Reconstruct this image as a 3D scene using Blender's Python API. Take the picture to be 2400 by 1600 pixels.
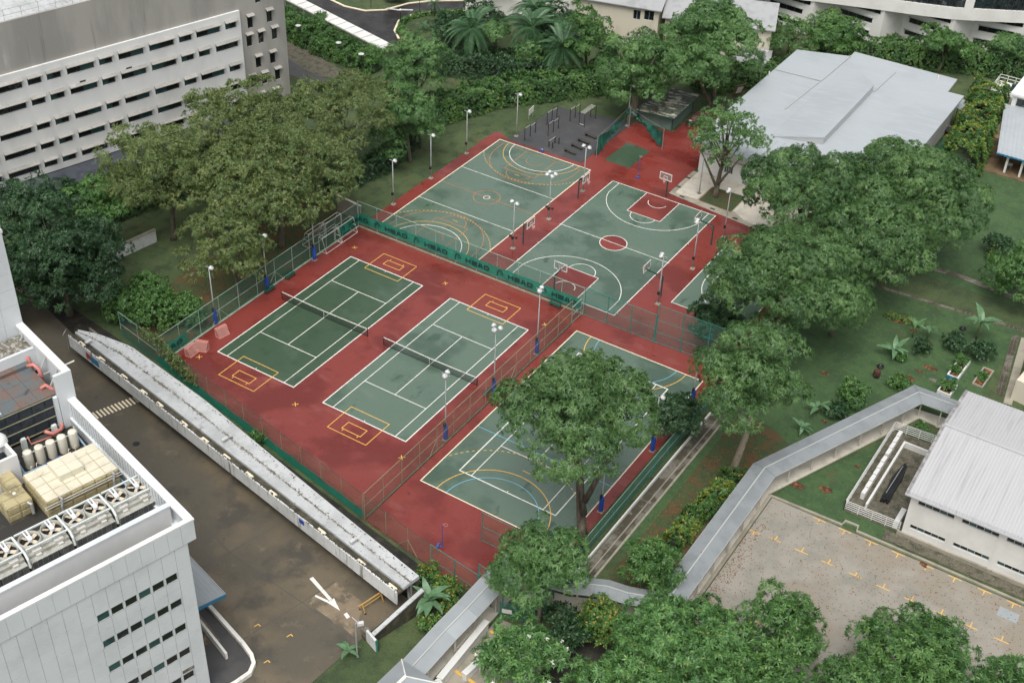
import bpy, bmesh, math, random
import numpy as np
from mathutils import Vector, Matrix
R = math.radians
PI = math.pi
S = bpy.context.scene
for o in list(bpy.data.objects):
    bpy.data.objects.remove(o)

# ------------------------------------------------------------------ camera
cam = bpy.data.cameras.new('camera')
cam_o = bpy.data.objects.new('camera', cam)
S.collection.objects.link(cam_o)
YAW, PITCH, ROLL = -0.5459, 0.6438, 0.0426
fw = Vector((math.sin(YAW)*math.cos(PITCH), math.cos(YAW)*math.cos(PITCH), -math.sin(PITCH)))
rt = Vector((math.cos(YAW), -math.sin(YAW), 0))
up = rt.cross(fw)
rt2 = rt*math.cos(ROLL) + up*math.sin(ROLL)
up2 = -rt*math.sin(ROLL) + up*math.cos(ROLL)
mw = Matrix((rt2, up2, -fw)).transposed().to_4x4()
mw.translation = Vector((87.81, -81.40, 89.59))
cam_o.matrix_world = mw
cam.sensor_width = 36.0
cam.lens = 45.908
cam.clip_start = 1.0
cam.clip_end = 3000.0
S.camera = cam_o

# ------------------------------------------------------------------ sky, sun, exposure
SUN_EL, SUN_AZ = R(63), R(160)          # azimuth: clockwise from +Y
W = bpy.data.worlds.new('World')
S.world = W
W.use_nodes = True
wn, wl = W.node_tree.nodes, W.node_tree.links
bg = wn['Background']
sky = wn.new('ShaderNodeTexSky')
sky.sky_type = 'NISHITA'
sky.sun_disc = False
sky.sun_elevation = SUN_EL
sky.sun_rotation = SUN_AZ
sky.air_density = 1.0
sky.dust_density = 4.0
sky.ozone_density = 1.0
hs = wn.new('ShaderNodeHueSaturation')      # overcast: most of the blue is taken out of the sky
hs.inputs['Saturation'].default_value = 0.22
wl.new(sky.outputs[0], hs.inputs['Color'])
wl.new(hs.outputs[0], bg.inputs['Color'])
bg.inputs['Strength'].default_value = 0.15
sun = bpy.data.lights.new('sun', 'SUN')
sun.energy = 1.5
sun.angle = R(38)
sun.color = (1.0, 0.97, 0.92)
sun_o = bpy.data.objects.new('sun', sun)
S.collection.objects.link(sun_o)
sd = Vector((math.sin(SUN_AZ)*math.cos(SUN_EL), math.cos(SUN_AZ)*math.cos(SUN_EL), math.sin(SUN_EL)))
sun_o.rotation_euler = sd.to_track_quat('Z', 'Y').to_euler()
sun_o.location = (0, 0, 200)
S.view_settings.view_transform = 'Standard'
S.view_settings.look = 'None'
S.view_settings.gamma = 1.0
S.view_settings.use_curve_mapping = False
S.view_settings.exposure = 0.34
S.render.engine = 'CYCLES'
S.cycles.transparent_max_bounces = 24
S.cycles.max_bounces = 6

# ------------------------------------------------------------------ materials
MATS = {}
def mat(name, base, layers=(), rough=0.7, wet=None, bump=None, metal=0.0, spec=0.5, alpha=None, grain=0.0):
    """base colour plus noise layers (colour, scale, lo, hi[, stretch]); wet=(rough2, scale, lo, hi); grain = fine speckle."""
    m = bpy.data.materials.new(name)
    m.use_nodes = True
    n, l = m.node_tree.nodes, m.node_tree.links
    b = n['Principled BSDF']
    geo = n.new('ShaderNodeNewGeometry')
    col = n.new('ShaderNodeRGB'); col.outputs[0].default_value = (*base, 1)
    cur = col.outputs[0]
    def noise(scale, stretch=(1, 1, 1), det=4.0, rgh=0.6):
        mp = n.new('ShaderNodeMapping'); mp.inputs['Scale'].default_value = stretch
        l.new(geo.outputs['Position'], mp.inputs['Vector'])
        t = n.new('ShaderNodeTexNoise')
        t.inputs['Scale'].default_value = scale
        t.inputs['Detail'].default_value = det
        t.inputs['Roughness'].default_value = rgh
        l.new(mp.outputs[0], t.inputs['Vector'])
        return t.outputs['Fac']
    def rng(sock, lo, hi, a=0.0, c=1.0):
        r = n.new('ShaderNodeMapRange'); r.interpolation_type = 'SMOOTHSTEP'
        r.inputs['From Min'].default_value = lo; r.inputs['From Max'].default_value = hi
        r.inputs['To Min'].default_value = a; r.inputs['To Max'].default_value = c
        l.new(sock, r.inputs['Value'])
        return r.outputs[0]
    for ly in layers:
        c2, sc, lo, hi = ly[:4]
        st = ly[4] if len(ly) > 4 else (1, 1, 1)
        amt = ly[5] if len(ly) > 5 else 1.0
        f = rng(noise(sc, st), lo, hi, 0.0, amt)
        mx = n.new('ShaderNodeMix'); mx.data_type = 'RGBA'
        l.new(f, mx.inputs['Factor']); l.new(cur, mx.inputs['A'])
        mx.inputs['B'].default_value = (*c2, 1)
        cur = mx.outputs['Result']
    if grain:
        g = rng(noise(14.0, (1, 1, 1), 2.0, 0.9), 0.3, 0.7, 1.0-grain, 1.0+grain)
        mx = n.new('ShaderNodeVectorMath'); mx.operation = 'SCALE'
        l.new(cur, mx.inputs[0]); l.new(g, mx.inputs['Scale'])
        cur = mx.outputs[0]
    l.new(cur, b.inputs['Base Color'])
    b.inputs['Roughness'].default_value = rough
    b.inputs['Metallic'].default_value = metal
    b.inputs['Specular IOR Level'].default_value = spec
    if wet:
        r2, sc, lo, hi = wet[:4]
        l.new(rng(noise(sc, wet[4] if len(wet) > 4 else (1, 1, 1)), lo, hi, rough, r2), b.inputs['Roughness'])
    if bump:
        bp = n.new('ShaderNodeBump'); bp.inputs['Strength'].default_value = bump[0]
        bp.inputs['Distance'].default_value = bump[2] if len(bump) > 2 else 0.05
        l.new(noise(bump[1]), bp.inputs['Height']); l.new(bp.outputs[0], b.inputs['Normal'])
    if alpha is not None:
        b.inputs['Alpha'].default_value = alpha
    MATS[name] = m
    return m

mat('grass', (0.050, 0.078, 0.028), [((0.028, 0.050, 0.018), 1.0, 0.50, 0.72, (1, 1, 1), 0.7), ((0.070, 0.098, 0.036), 0.12, 0.42, 0.62), ((0.030, 0.050, 0.020), 0.5, 0.45, 0.7),
     ((0.105, 0.068, 0.030), 0.16, 0.58, 0.74, (1, 1, 1), 0.75), ((0.085, 0.092, 0.036), 3.0, 0.5, 0.8, (1, 1, 1), 0.6)], 0.9, bump=(0.5, 9.0, 0.1), grain=0.35)
mat('grass_litter', (0.045, 0.072, 0.024), [((0.10, 0.055, 0.022), 0.5, 0.42, 0.62), ((0.03, 0.055, 0.02), 1.3, 0.5, 0.7)], 0.9, bump=(0.5, 9.0, 0.1), grain=0.4)
mat('lawn', (0.050, 0.100, 0.034), [((0.026, 0.056, 0.020), 1.1, 0.50, 0.72, (1, 1, 1), 0.7), ((0.075, 0.125, 0.045), 4.0, 0.55, 0.75, (1, 1, 1), 0.5), ((0.034, 0.072, 0.026), 0.35, 0.4, 0.65), ((0.072, 0.112, 0.040), 1.7, 0.5, 0.75), ((0.085, 0.070, 0.032), 0.22, 0.62, 0.76, (1, 1, 1), 0.6)], 0.9, bump=(0.5, 9.0, 0.1), grain=0.3)
mat('soil', (0.06, 0.032, 0.016), [((0.24, 0.09, 0.03), 2.6, 0.48, 0.60), ((0.02, 0.014, 0.01), 0.8, 0.5, 0.7)], 0.95, bump=(0.6, 5.0, 0.1), grain=0.4)
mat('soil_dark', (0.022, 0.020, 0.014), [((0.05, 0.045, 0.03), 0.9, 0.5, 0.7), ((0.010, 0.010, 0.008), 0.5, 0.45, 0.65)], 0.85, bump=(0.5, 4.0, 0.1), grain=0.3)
mat('red', (0.200, 0.036, 0.028), [((0.140, 0.021, 0.016), 0.13, 0.46, 0.60), ((0.245, 0.074, 0.062), 0.30, 0.55, 0.74, (0.6, 1.5, 1), 0.6),
     ((0.085, 0.014, 0.012), 0.7, 0.64, 0.74, (1, 1, 1), 0.75), ((0.27, 0.10, 0.085), 2.6, 0.66, 0.76, (1, 1, 1), 0.4), ((0.065, 0.012, 0.010), 1.7, 0.69, 0.73, (0.5, 2.2, 1), 0.6)], 0.46, wet=(0.20, 0.15, 0.44, 0.60), grain=0.22, bump=(0.12, 16.0, 0.02), spec=0.6)
mat('green', (0.092, 0.142, 0.104), [((0.052, 0.092, 0.062), 0.11, 0.50, 0.62), ((0.125, 0.175, 0.135), 0.25, 0.55, 0.76, (0.5, 1.5, 1), 0.6),
     ((0.034, 0.068, 0.044), 0.33, 0.61, 0.70, (1.4, 0.6, 1), 0.8), ((0.15, 0.20, 0.16), 2.2, 0.66, 0.78, (1, 1, 1), 0.4), ((0.03, 0.055, 0.038), 1.5, 0.69, 0.73, (0.5, 2.0, 1), 0.6)], 0.46, wet=(0.20, 0.12, 0.44, 0.60), grain=0.16, bump=(0.10, 16.0, 0.02), spec=0.9)
mat('green_dark', (0.044, 0.080, 0.046), [((0.066, 0.104, 0.070), 0.16, 0.5, 0.68), ((0.034, 0.064, 0.036), 0.5, 0.5, 0.7)], 0.45, wet=(0.33, 0.14, 0.45, 0.65), grain=0.2, bump=(0.10, 16.0, 0.02))
mat('line_white', (0.74, 0.72, 0.66), [((0.46, 0.46, 0.41), 1.3, 0.52, 0.75), ((0.30, 0.31, 0.27), 4.0, 0.62, 0.75)], 0.5)
mat('line_cream', (0.78, 0.68, 0.50), [((0.5, 0.45, 0.36), 1.5, 0.55, 0.8)], 0.5)
mat('line_yellow', (0.72, 0.42, 0.085), [((0.5, 0.33, 0.12), 1.5, 0.5, 0.8)], 0.5)
mat('line_orange', (0.52, 0.20, 0.07), [((0.30, 0.17, 0.09), 1.0, 0.45, 0.75)], 0.5)
mat('line_blue', (0.16, 0.45, 0.62), [((0.2, 0.4, 0.45), 1.5, 0.5, 0.8)], 0.5)
mat('asphalt', (0.090, 0.078, 0.056), [((0.135, 0.108, 0.070), 0.09, 0.46, 0.62), ((0.058, 0.053, 0.042), 0.20, 0.52, 0.66, (1, 1, 1), 0.8), ((0.185, 0.148, 0.096), 0.42, 0.60, 0.74, (1, 1, 1), 0.7), ((0.045, 0.042, 0.036), 1.1, 0.60, 0.72, (1, 1, 1), 0.6), ((0.16, 0.135, 0.10), 2.6, 0.62, 0.75, (1, 1, 1), 0.5)], 0.7, wet=(0.55, 0.3, 0.45, 0.65), bump=(0.2, 12.0, 0.03), grain=0.25)
mat('asphalt_wet', (0.016, 0.014, 0.013), [((0.030, 0.026, 0.024), 0.4, 0.45, 0.65)], 0.32, wet=(0.55, 0.3, 0.4, 0.65), grain=0.25)
mat('asphalt_grey', (0.07, 0.068, 0.066), [((0.05, 0.05, 0.05), 0.4, 0.45, 0.65)], 0.6, grain=0.2)
mat('patch', (0.205, 0.158, 0.105), [((0.11, 0.09, 0.062), 0.45, 0.45, 0.6), ((0.25, 0.20, 0.135), 1.6, 0.5, 0.7)], 0.75, grain=0.2)
mat('concrete', (0.33, 0.30, 0.24), [((0.24, 0.22, 0.17), 0.5, 0.42, 0.65), ((0.15, 0.135, 0.10), 2.2, 0.6, 0.78)], 0.75, grain=0.12)
mat('concrete_pale', (0.55, 0.51, 0.43), [((0.42, 0.39, 0.33), 0.7, 0.45, 0.7)], 0.6, grain=0.06)
mat('concrete_dirty', (0.17, 0.155, 0.125), [((0.065, 0.056, 0.038), 0.35, 0.44, 0.56), ((0.30, 0.28, 0.24), 0.55, 0.58, 0.68, (1, 1, 1), 0.8), ((0.05, 0.045, 0.03), 1.6, 0.52, 0.68, (1, 1, 1), 0.7)], 0.8, grain=0.25, bump=(0.3, 6.0, 0.05))
mat('carpark', (0.285, 0.265, 0.225), [((0.225, 0.215, 0.18), 0.35, 0.4, 0.65), ((0.25, 0.22, 0.175), 0.12, 0.5, 0.65), ((0.16, 0.095, 0.06), 3.2, 0.685, 0.71), ((0.07, 0.05, 0.035), 2.3, 0.70, 0.72)], 0.8, grain=0.10)
mat('rubber', (0.056, 0.057, 0.060), [((0.080, 0.078, 0.076), 0.5, 0.45, 0.7), ((0.040, 0.041, 0.045), 0.25, 0.5, 0.7)], 0.6, grain=0.25)
mat('grey_concrete', (0.36, 0.345, 0.315), [((0.28, 0.27, 0.245), 0.16, 0.42, 0.62, (1, 1, 0.25)), ((0.21, 0.20, 0.185), 0.9, 0.60, 0.76, (1.6, 1.6, 0.10)), ((0.46, 0.45, 0.42), 0.6, 0.6, 0.8, (1, 1, 0.3))], 0.85, grain=0.05)
mat('white_wall', (0.70, 0.70, 0.685), [((0.63, 0.63, 0.615), 0.25, 0.45, 0.7, (1, 1, 0.3)), ((0.56, 0.55, 0.52), 1.3, 0.66, 0.82, (2.0, 2.0, 0.12), 0.6)], 0.7)
mat('white_panel', (0.62, 0.65, 0.66), [((0.56, 0.59, 0.60), 0.35, 0.42, 0.68), ((0.52, 0.53, 0.53), 1.6, 0.66, 0.8, (2, 2, 0.15), 0.5)], 0.45)
mat('stained_white', (0.62, 0.625, 0.61), [((0.50, 0.51, 0.50), 0.4, 0.42, 0.65), ((0.17, 0.165, 0.14), 1.3, 0.57, 0.72, (2.2, 2.2, 0.22)), ((0.36, 0.35, 0.31), 2.5, 0.58, 0.75, (2, 2, 0.3))], 0.75)
mat('slab_white', (0.47, 0.482, 0.485), [((0.38, 0.392, 0.39), 0.35, 0.42, 0.65), ((0.24, 0.24, 0.22), 1.2, 0.58, 0.75), ((0.32, 0.32, 0.30), 3.0, 0.56, 0.7)], 0.7)
mat('moss', (0.050, 0.046, 0.030), [((0.10, 0.088, 0.058), 1.1, 0.45, 0.7), ((0.026, 0.026, 0.018), 0.7, 0.5, 0.7)], 0.9, grain=0.3)
mat('debris', (0.15, 0.135, 0.105), [((0.38, 0.37, 0.34), 2.2, 0.48, 0.60), ((0.05, 0.042, 0.03), 2.0, 0.5, 0.7)], 0.9, grain=0.3)
mat('cream_wall', (0.62, 0.57, 0.46), [((0.54, 0.49, 0.39), 0.5, 0.45, 0.7, (1, 1, 0.4))], 0.7)
mat('offwhite', (0.68, 0.67, 0.635), [((0.61, 0.60, 0.565), 0.4, 0.42, 0.7)], 0.65)
mat('roof_metal', (0.365, 0.395, 0.410), [((0.335, 0.362, 0.376), 0.12, 0.42, 0.62), ((0.39, 0.42, 0.435), 0.9, 0.5, 0.75, (0.25, 2, 1))], 0.5, metal=0.0)
mat('roof_walk', (0.235, 0.255, 0.265), [((0.195, 0.212, 0.22), 0.5, 0.42, 0.65), ((0.10, 0.075, 0.055), 3.4, 0.70, 0.715)], 0.5)
mat('roof_walk_clean', (0.30, 0.325, 0.335), [((0.27, 0.295, 0.305), 0.4, 0.42, 0.65), ((0.12, 0.11, 0.10), 2.4, 0.735, 0.745)], 0.45)
mat('roof_white', (0.425, 0.425, 0.43), [((0.345, 0.345, 0.35), 0.7, 0.5, 0.75, (3.5, 0.18, 1)), ((0.44, 0.43, 0.42), 0.9, 0.66, 0.8, (1.5, 0.5, 1), 0.5)], 0.5)
mat('roof_white_dirt', (0.30, 0.29, 0.285), [((0.16, 0.155, 0.15), 1.6, 0.4, 0.65), ((0.5, 0.5, 0.49), 0.8, 0.55, 0.75)], 0.7)
mat('shed_wall', (0.115, 0.175, 0.14), [((0.09, 0.14, 0.115), 0.8, 0.42, 0.65, (1, 1, 0.4))], 0.6)
mat('shed_roof', (0.085, 0.10, 0.075), [((0.42, 0.42, 0.33), 1.1, 0.50, 0.58, (0.45, 1.7, 1)), ((0.13, 0.07, 0.04), 0.9, 0.56, 0.66), ((0.035, 0.04, 0.032), 1.6, 0.55, 0.64)], 0.75, bump=(0.2, 5.0, 0.03))
mat('glass_dark', (0.012, 0.015, 0.016), [((0.03, 0.045, 0.045), 0.5, 0.5, 0.7)], 0.12, spec=0.6)
mat('glass_teal', (0.035, 0.085, 0.085), [((0.018, 0.045, 0.048), 0.6, 0.45, 0.65)], 0.15, spec=0.6)
mat('glass_office', (0.02, 0.028, 0.032), [((0.10, 0.105, 0.10), 0.9, 0.56, 0.68), ((0.01, 0.012, 0.014), 1.2, 0.5, 0.6)], 0.12, spec=0.6)
mat('frame_grey', (0.42, 0.43, 0.42), rough=0.5)
mat('frame_dark', (0.025, 0.027, 0.028), rough=0.5)
mat('black_void', (0.012, 0.012, 0.012), rough=0.9)  # near-black for hollows: the shade inside is put into the colour
mat('slate', (0.046, 0.054, 0.068), [((0.07, 0.075, 0.085), 1.5, 0.5, 0.72), ((0.025, 0.03, 0.038), 0.6, 0.45, 0.65)], 0.7, grain=0.2)
mat('galv', (0.40, 0.41, 0.41), [((0.30, 0.31, 0.31), 2.0, 0.5, 0.7)], 0.45, metal=0.3)
mat('lamp_white', (0.58, 0.585, 0.58), [((0.42, 0.42, 0.41), 2.0, 0.5, 0.7)], rough=0.45)
mat('pad_blue', (0.015, 0.060, 0.33), [((0.02, 0.09, 0.40), 1.5, 0.5, 0.7)], 0.5)
mat('black', (0.015, 0.015, 0.016), rough=0.5)
mat('fence_green', (0.020, 0.185, 0.155), [((0.05, 0.25, 0.21), 1.5, 0.5, 0.7)], 0.5)
mat('fence_pale', (0.30, 0.40, 0.33), [((0.22, 0.30, 0.24), 1.2, 0.45, 0.7)], 0.5)
mat('fence_olive', (0.27, 0.26, 0.17), [((0.18, 0.20, 0.12), 1.0, 0.45, 0.7)], 0.6)
mat('fence_dark', (0.045, 0.05, 0.03), [((0.10, 0.10, 0.06), 1.2, 0.5, 0.7)], 0.7)
mat('mesh_green', (0.055, 0.165, 0.135), rough=0.6, alpha=0.30)
mat('mesh_olive', (0.17, 0.165, 0.105), rough=0.6, alpha=0.26)
mat('mesh_dense', (0.060, 0.185, 0.135), [((0.095, 0.24, 0.18), 0.8, 0.5, 0.7)], rough=0.6, alpha=0.66)
mat('net_dark', (0.02, 0.025, 0.022), rough=0.7, alpha=0.42)
mat('net_light', (0.72, 0.68, 0.66), rough=0.7, alpha=0.32)
mat('net_pink', (0.66, 0.36, 0.31), [((0.7, 0.5, 0.45), 2.0, 0.5, 0.7)], rough=0.7, alpha=0.42)
mat('pink', (0.60, 0.25, 0.20), rough=0.5)
mat('banner', (0.010, 0.205, 0.135), [((0.016, 0.27, 0.185), 0.9, 0.5, 0.75), ((0.006, 0.14, 0.095), 0.6, 0.52, 0.7)], 0.6, alpha=0.93, bump=(0.3, 2.0, 0.08))
mat('banner_ink', (0.008, 0.040, 0.036), rough=0.6)
mat('curtain', (0.010, 0.085, 0.060), [((0.018, 0.14, 0.10), 0.9, 0.5, 0.72)], 0.55)
mat('bench_green', (0.012, 0.075, 0.05), rough=0.45)
mat('steel_dark', (0.032, 0.028, 0.030), rough=0.5)
mat('steel_light', (0.55, 0.54, 0.50), rough=0.45)
mat('hoop_green', (0.016, 0.060, 0.050), rough=0.5)
mat('hoop_red', (0.50, 0.10, 0.06), rough=0.5)
mat('board_glass', (0.30, 0.32, 0.32), rough=0.15, alpha=0.25)
mat('netball_blue', (0.05, 0.09, 0.30), rough=0.5)
mat('wood_dark', (0.050, 0.044, 0.036), [((0.085, 0.075, 0.06), 2.0, 0.5, 0.7, (4, 1, 1))], 0.7)
mat('wood_yellow', (0.50, 0.30, 0.085), rough=0.6)
mat('tank_cream', (0.64, 0.60, 0.47), [((0.56, 0.52, 0.40), 0.8, 0.45, 0.7), ((0.42, 0.35, 0.22), 2.0, 0.66, 0.8, (1, 1, 1), 0.6)], 0.5)
mat('tank_side', (0.42, 0.36, 0.20), [((0.22, 0.19, 0.11), 0.9, 0.45, 0.7), ((0.55, 0.48, 0.30), 1.8, 0.55, 0.75)], 0.6)
mat('tank_seam', (0.42, 0.30, 0.15), rough=0.7)
mat('cylinder_cream', (0.68, 0.65, 0.54), [((0.58, 0.55, 0.45), 1.0, 0.45, 0.7, (1, 1, 0.4))], 0.5)
mat('pipe_blue', (0.26, 0.42, 0.56), [((0.36, 0.46, 0.54), 1.5, 0.5, 0.7)], 0.4)
mat('pipe_blue_deep', (0.03, 0.10, 0.26), rough=0.4)
mat('pipe_pink', (0.56, 0.20, 0.17), [((0.42, 0.14, 0.11), 1.5, 0.5, 0.7)], 0.5)
mat('pipe_white', (0.62, 0.66, 0.63), rough=0.4)
mat('unit_grey', (0.40, 0.40, 0.36), [((0.28, 0.27, 0.23), 1.0, 0.45, 0.7), ((0.5, 0.49, 0.45), 1.7, 0.55, 0.75)], 0.6)
mat('fin_dark', (0.085, 0.088, 0.09), [((0.18, 0.18, 0.175), 0.9, 0.5, 0.7), ((0.03, 0.03, 0.032), 1.6, 0.5, 0.7, (3, 3, 0.3))], 0.6)
mat('fan_white', (0.66, 0.68, 0.70), rough=0.4)
mat('fan_blade', (0.60, 0.51, 0.38), rough=0.5)
mat('tower_rust', (0.15, 0.105, 0.088), [((0.105, 0.125, 0.130), 0.5, 0.44, 0.58), ((0.20, 0.105, 0.085), 0.7, 0.55, 0.72), ((0.06, 0.05, 0.048), 1.1, 0.58, 0.72)], 0.75, grain=0.15)
mat('tower_fill', (0.028, 0.036, 0.046), [((0.055, 0.066, 0.078), 1.2, 0.5, 0.7), ((0.012, 0.015, 0.02), 2.4, 0.5, 0.7)], 0.6, bump=(0.6, 3.0, 0.1))
mat('roof_deck_dark', (0.032, 0.030, 0.026), [((0.065, 0.06, 0.05), 0.6, 0.5, 0.7)], 0.85, grain=0.3)
mat('paint_blue', (0.02, 0.17, 0.30), rough=0.5)
mat('paint_red', (0.30, 0.045, 0.03), rough=0.5)
mat('bark', (0.095, 0.078, 0.055), [((0.17, 0.15, 0.11), 1.6, 0.48, 0.68, (1, 1, 0.35)), ((0.045, 0.038, 0.028), 2.4, 0.5, 0.7, (1, 1, 0.4))], 0.9, bump=(0.6, 6.0, 0.05))
mat('bark_pale', (0.24, 0.205, 0.15), [((0.13, 0.11, 0.08), 1.8, 0.48, 0.68, (1, 1, 0.4)), ((0.34, 0.30, 0.23), 1.2, 0.58, 0.75)], 0.9, bump=(0.6, 6.0, 0.05))
mat('planter_white', (0.64, 0.635, 0.61), [((0.6, 0.59, 0.55), 1.0, 0.55, 0.75)], 0.6)
mat('plastic_black', (0.012, 0.012, 0.013), rough=0.45)
mat('gravel', (0.115, 0.105, 0.075), [((0.055, 0.055, 0.035), 1.2, 0.45, 0.65), ((0.19, 0.17, 0.13), 4.0, 0.55, 0.7)], 0.9, grain=0.4)
mat('stone_path', (0.15, 0.13, 0.10), [((0.09, 0.08, 0.06), 1.2, 0.45, 0.65)], 0.85, grain=0.25)
mat('tile_roof', (0.33, 0.335, 0.34), [((0.26, 0.265, 0.27), 0.6, 0.45, 0.7)], 0.6)
mat('brown_wall', (0.17, 0.115, 0.065), [((0.09, 0.065, 0.04), 0.7, 0.45, 0.7)], 0.8)
mat('sign_white', (0.70, 0.69, 0.62), rough=0.6)
mat('soil_bin', (0.07, 0.028, 0.018), rough=0.8)
mat('rope', (0.35, 0.36, 0.36), rough=0.8)

def leafmat(name, cols, trans=0.45, rough=0.42):
    """leaf colour runs through cols by each leaf's own random number (attribute 'tint')"""
    m = bpy.data.materials.new(name); m.use_nodes = True
    n, l = m.node_tree.nodes, m.node_tree.links
    b = n['Principled BSDF']
    at = n.new('ShaderNodeAttribute'); at.attribute_name = 'tint'
    cr = n.new('ShaderNodeValToRGB')
    e = cr.color_ramp.elements
    e[0].position = cols[0][0]; e[0].color = (*cols[0][1], 1)
    e[1].position = cols[-1][0]; e[1].color = (*cols[-1][1], 1)
    for p, c in cols[1:-1]:
        k = e.new(p); k.color = (*c, 1)
    l.new(at.outputs['Fac'], cr.inputs[0])
    l.new(cr.outputs[0], b.inputs['Base Color'])
    b.inputs['Roughness'].default_value = rough
    b.inputs['Specular IOR Level'].default_value = 0.55
    tr = n.new('ShaderNodeBsdfTranslucent'); l.new(cr.outputs[0], tr.inputs['Color'])
    mx = n.new('ShaderNodeMixShader'); mx.inputs[0].default_value = trans
    l.new(b.outputs[0], mx.inputs[1]); l.new(tr.outputs[0], mx.inputs[2])
    l.new(mx.outputs[0], n['Material Output'].inputs['Surface'])
    MATS[name] = m
leafmat('leaf_olive', [(0, (0.092, 0.148, 0.048)), (0.45, (0.171, 0.246, 0.084)), (0.8, (0.259, 0.333, 0.123)), (0.93, (0.329, 0.329, 0.119)), (1, (0.364, 0.273, 0.098))])
leafmat('leaf_feather', [(0, (0.048, 0.112, 0.038)), (0.45, (0.117, 0.232, 0.077)), (0.88, (0.216, 0.360, 0.125)), (0.985, (0.302, 0.380, 0.129)), (1, (0.346, 0.200, 0.060))])
leafmat('leaf_bright', [(0, (0.060, 0.142, 0.046)), (0.45, (0.132, 0.268, 0.088)), (0.88, (0.230, 0.385, 0.130)), (1, (0.30, 0.40, 0.13))])
leafmat('leaf_mid', [(0, (0.060, 0.146, 0.046)), (0.5, (0.121, 0.257, 0.072)), (0.9, (0.206, 0.366, 0.101)), (1, (0.329, 0.393, 0.090))])
leafmat('leaf_dark', [(0, (0.025, 0.067, 0.028)), (0.5, (0.053, 0.123, 0.050)), (0.9, (0.101, 0.203, 0.081)), (1, (0.140, 0.224, 0.084))])
leafmat('leaf_mango', [(0, (0.061, 0.154, 0.048)), (0.5, (0.129, 0.279, 0.085)), (0.88, (0.224, 0.424, 0.130)), (0.97, (0.393, 0.514, 0.112)), (1, (0.618, 0.334, 0.055))])
leafmat('leaf_hedge', [(0, (0.055, 0.132, 0.041)), (0.5, (0.106, 0.230, 0.066)), (0.88, (0.195, 0.344, 0.091)), (0.96, (0.386, 0.373, 0.077)), (1, (0.773, 0.373, 0.052))])
leafmat('leaf_hedge_orange', [(0, (0.057, 0.150, 0.041)), (0.5, (0.122, 0.265, 0.066)), (0.78, (0.226, 0.374, 0.082)), (0.88, (0.531, 0.386, 0.052)), (1, (0.800, 0.415, 0.052))])
leafmat('leaf_banana', [(0, (0.083, 0.179, 0.083)), (0.5, (0.131, 0.254, 0.123)), (1, (0.179, 0.317, 0.152))], 0.3, 0.4)
leafmat('leaf_palm', [(0, (0.037, 0.098, 0.046)), (0.5, (0.068, 0.158, 0.067)), (1, (0.129, 0.238, 0.088))], 0.25, 0.45)
leafmat('petal_white', [(0, (0.62, 0.58, 0.55)), (0.5, (0.7, 0.66, 0.62)), (1, (0.75, 0.70, 0.66))], 0.2)

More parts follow.
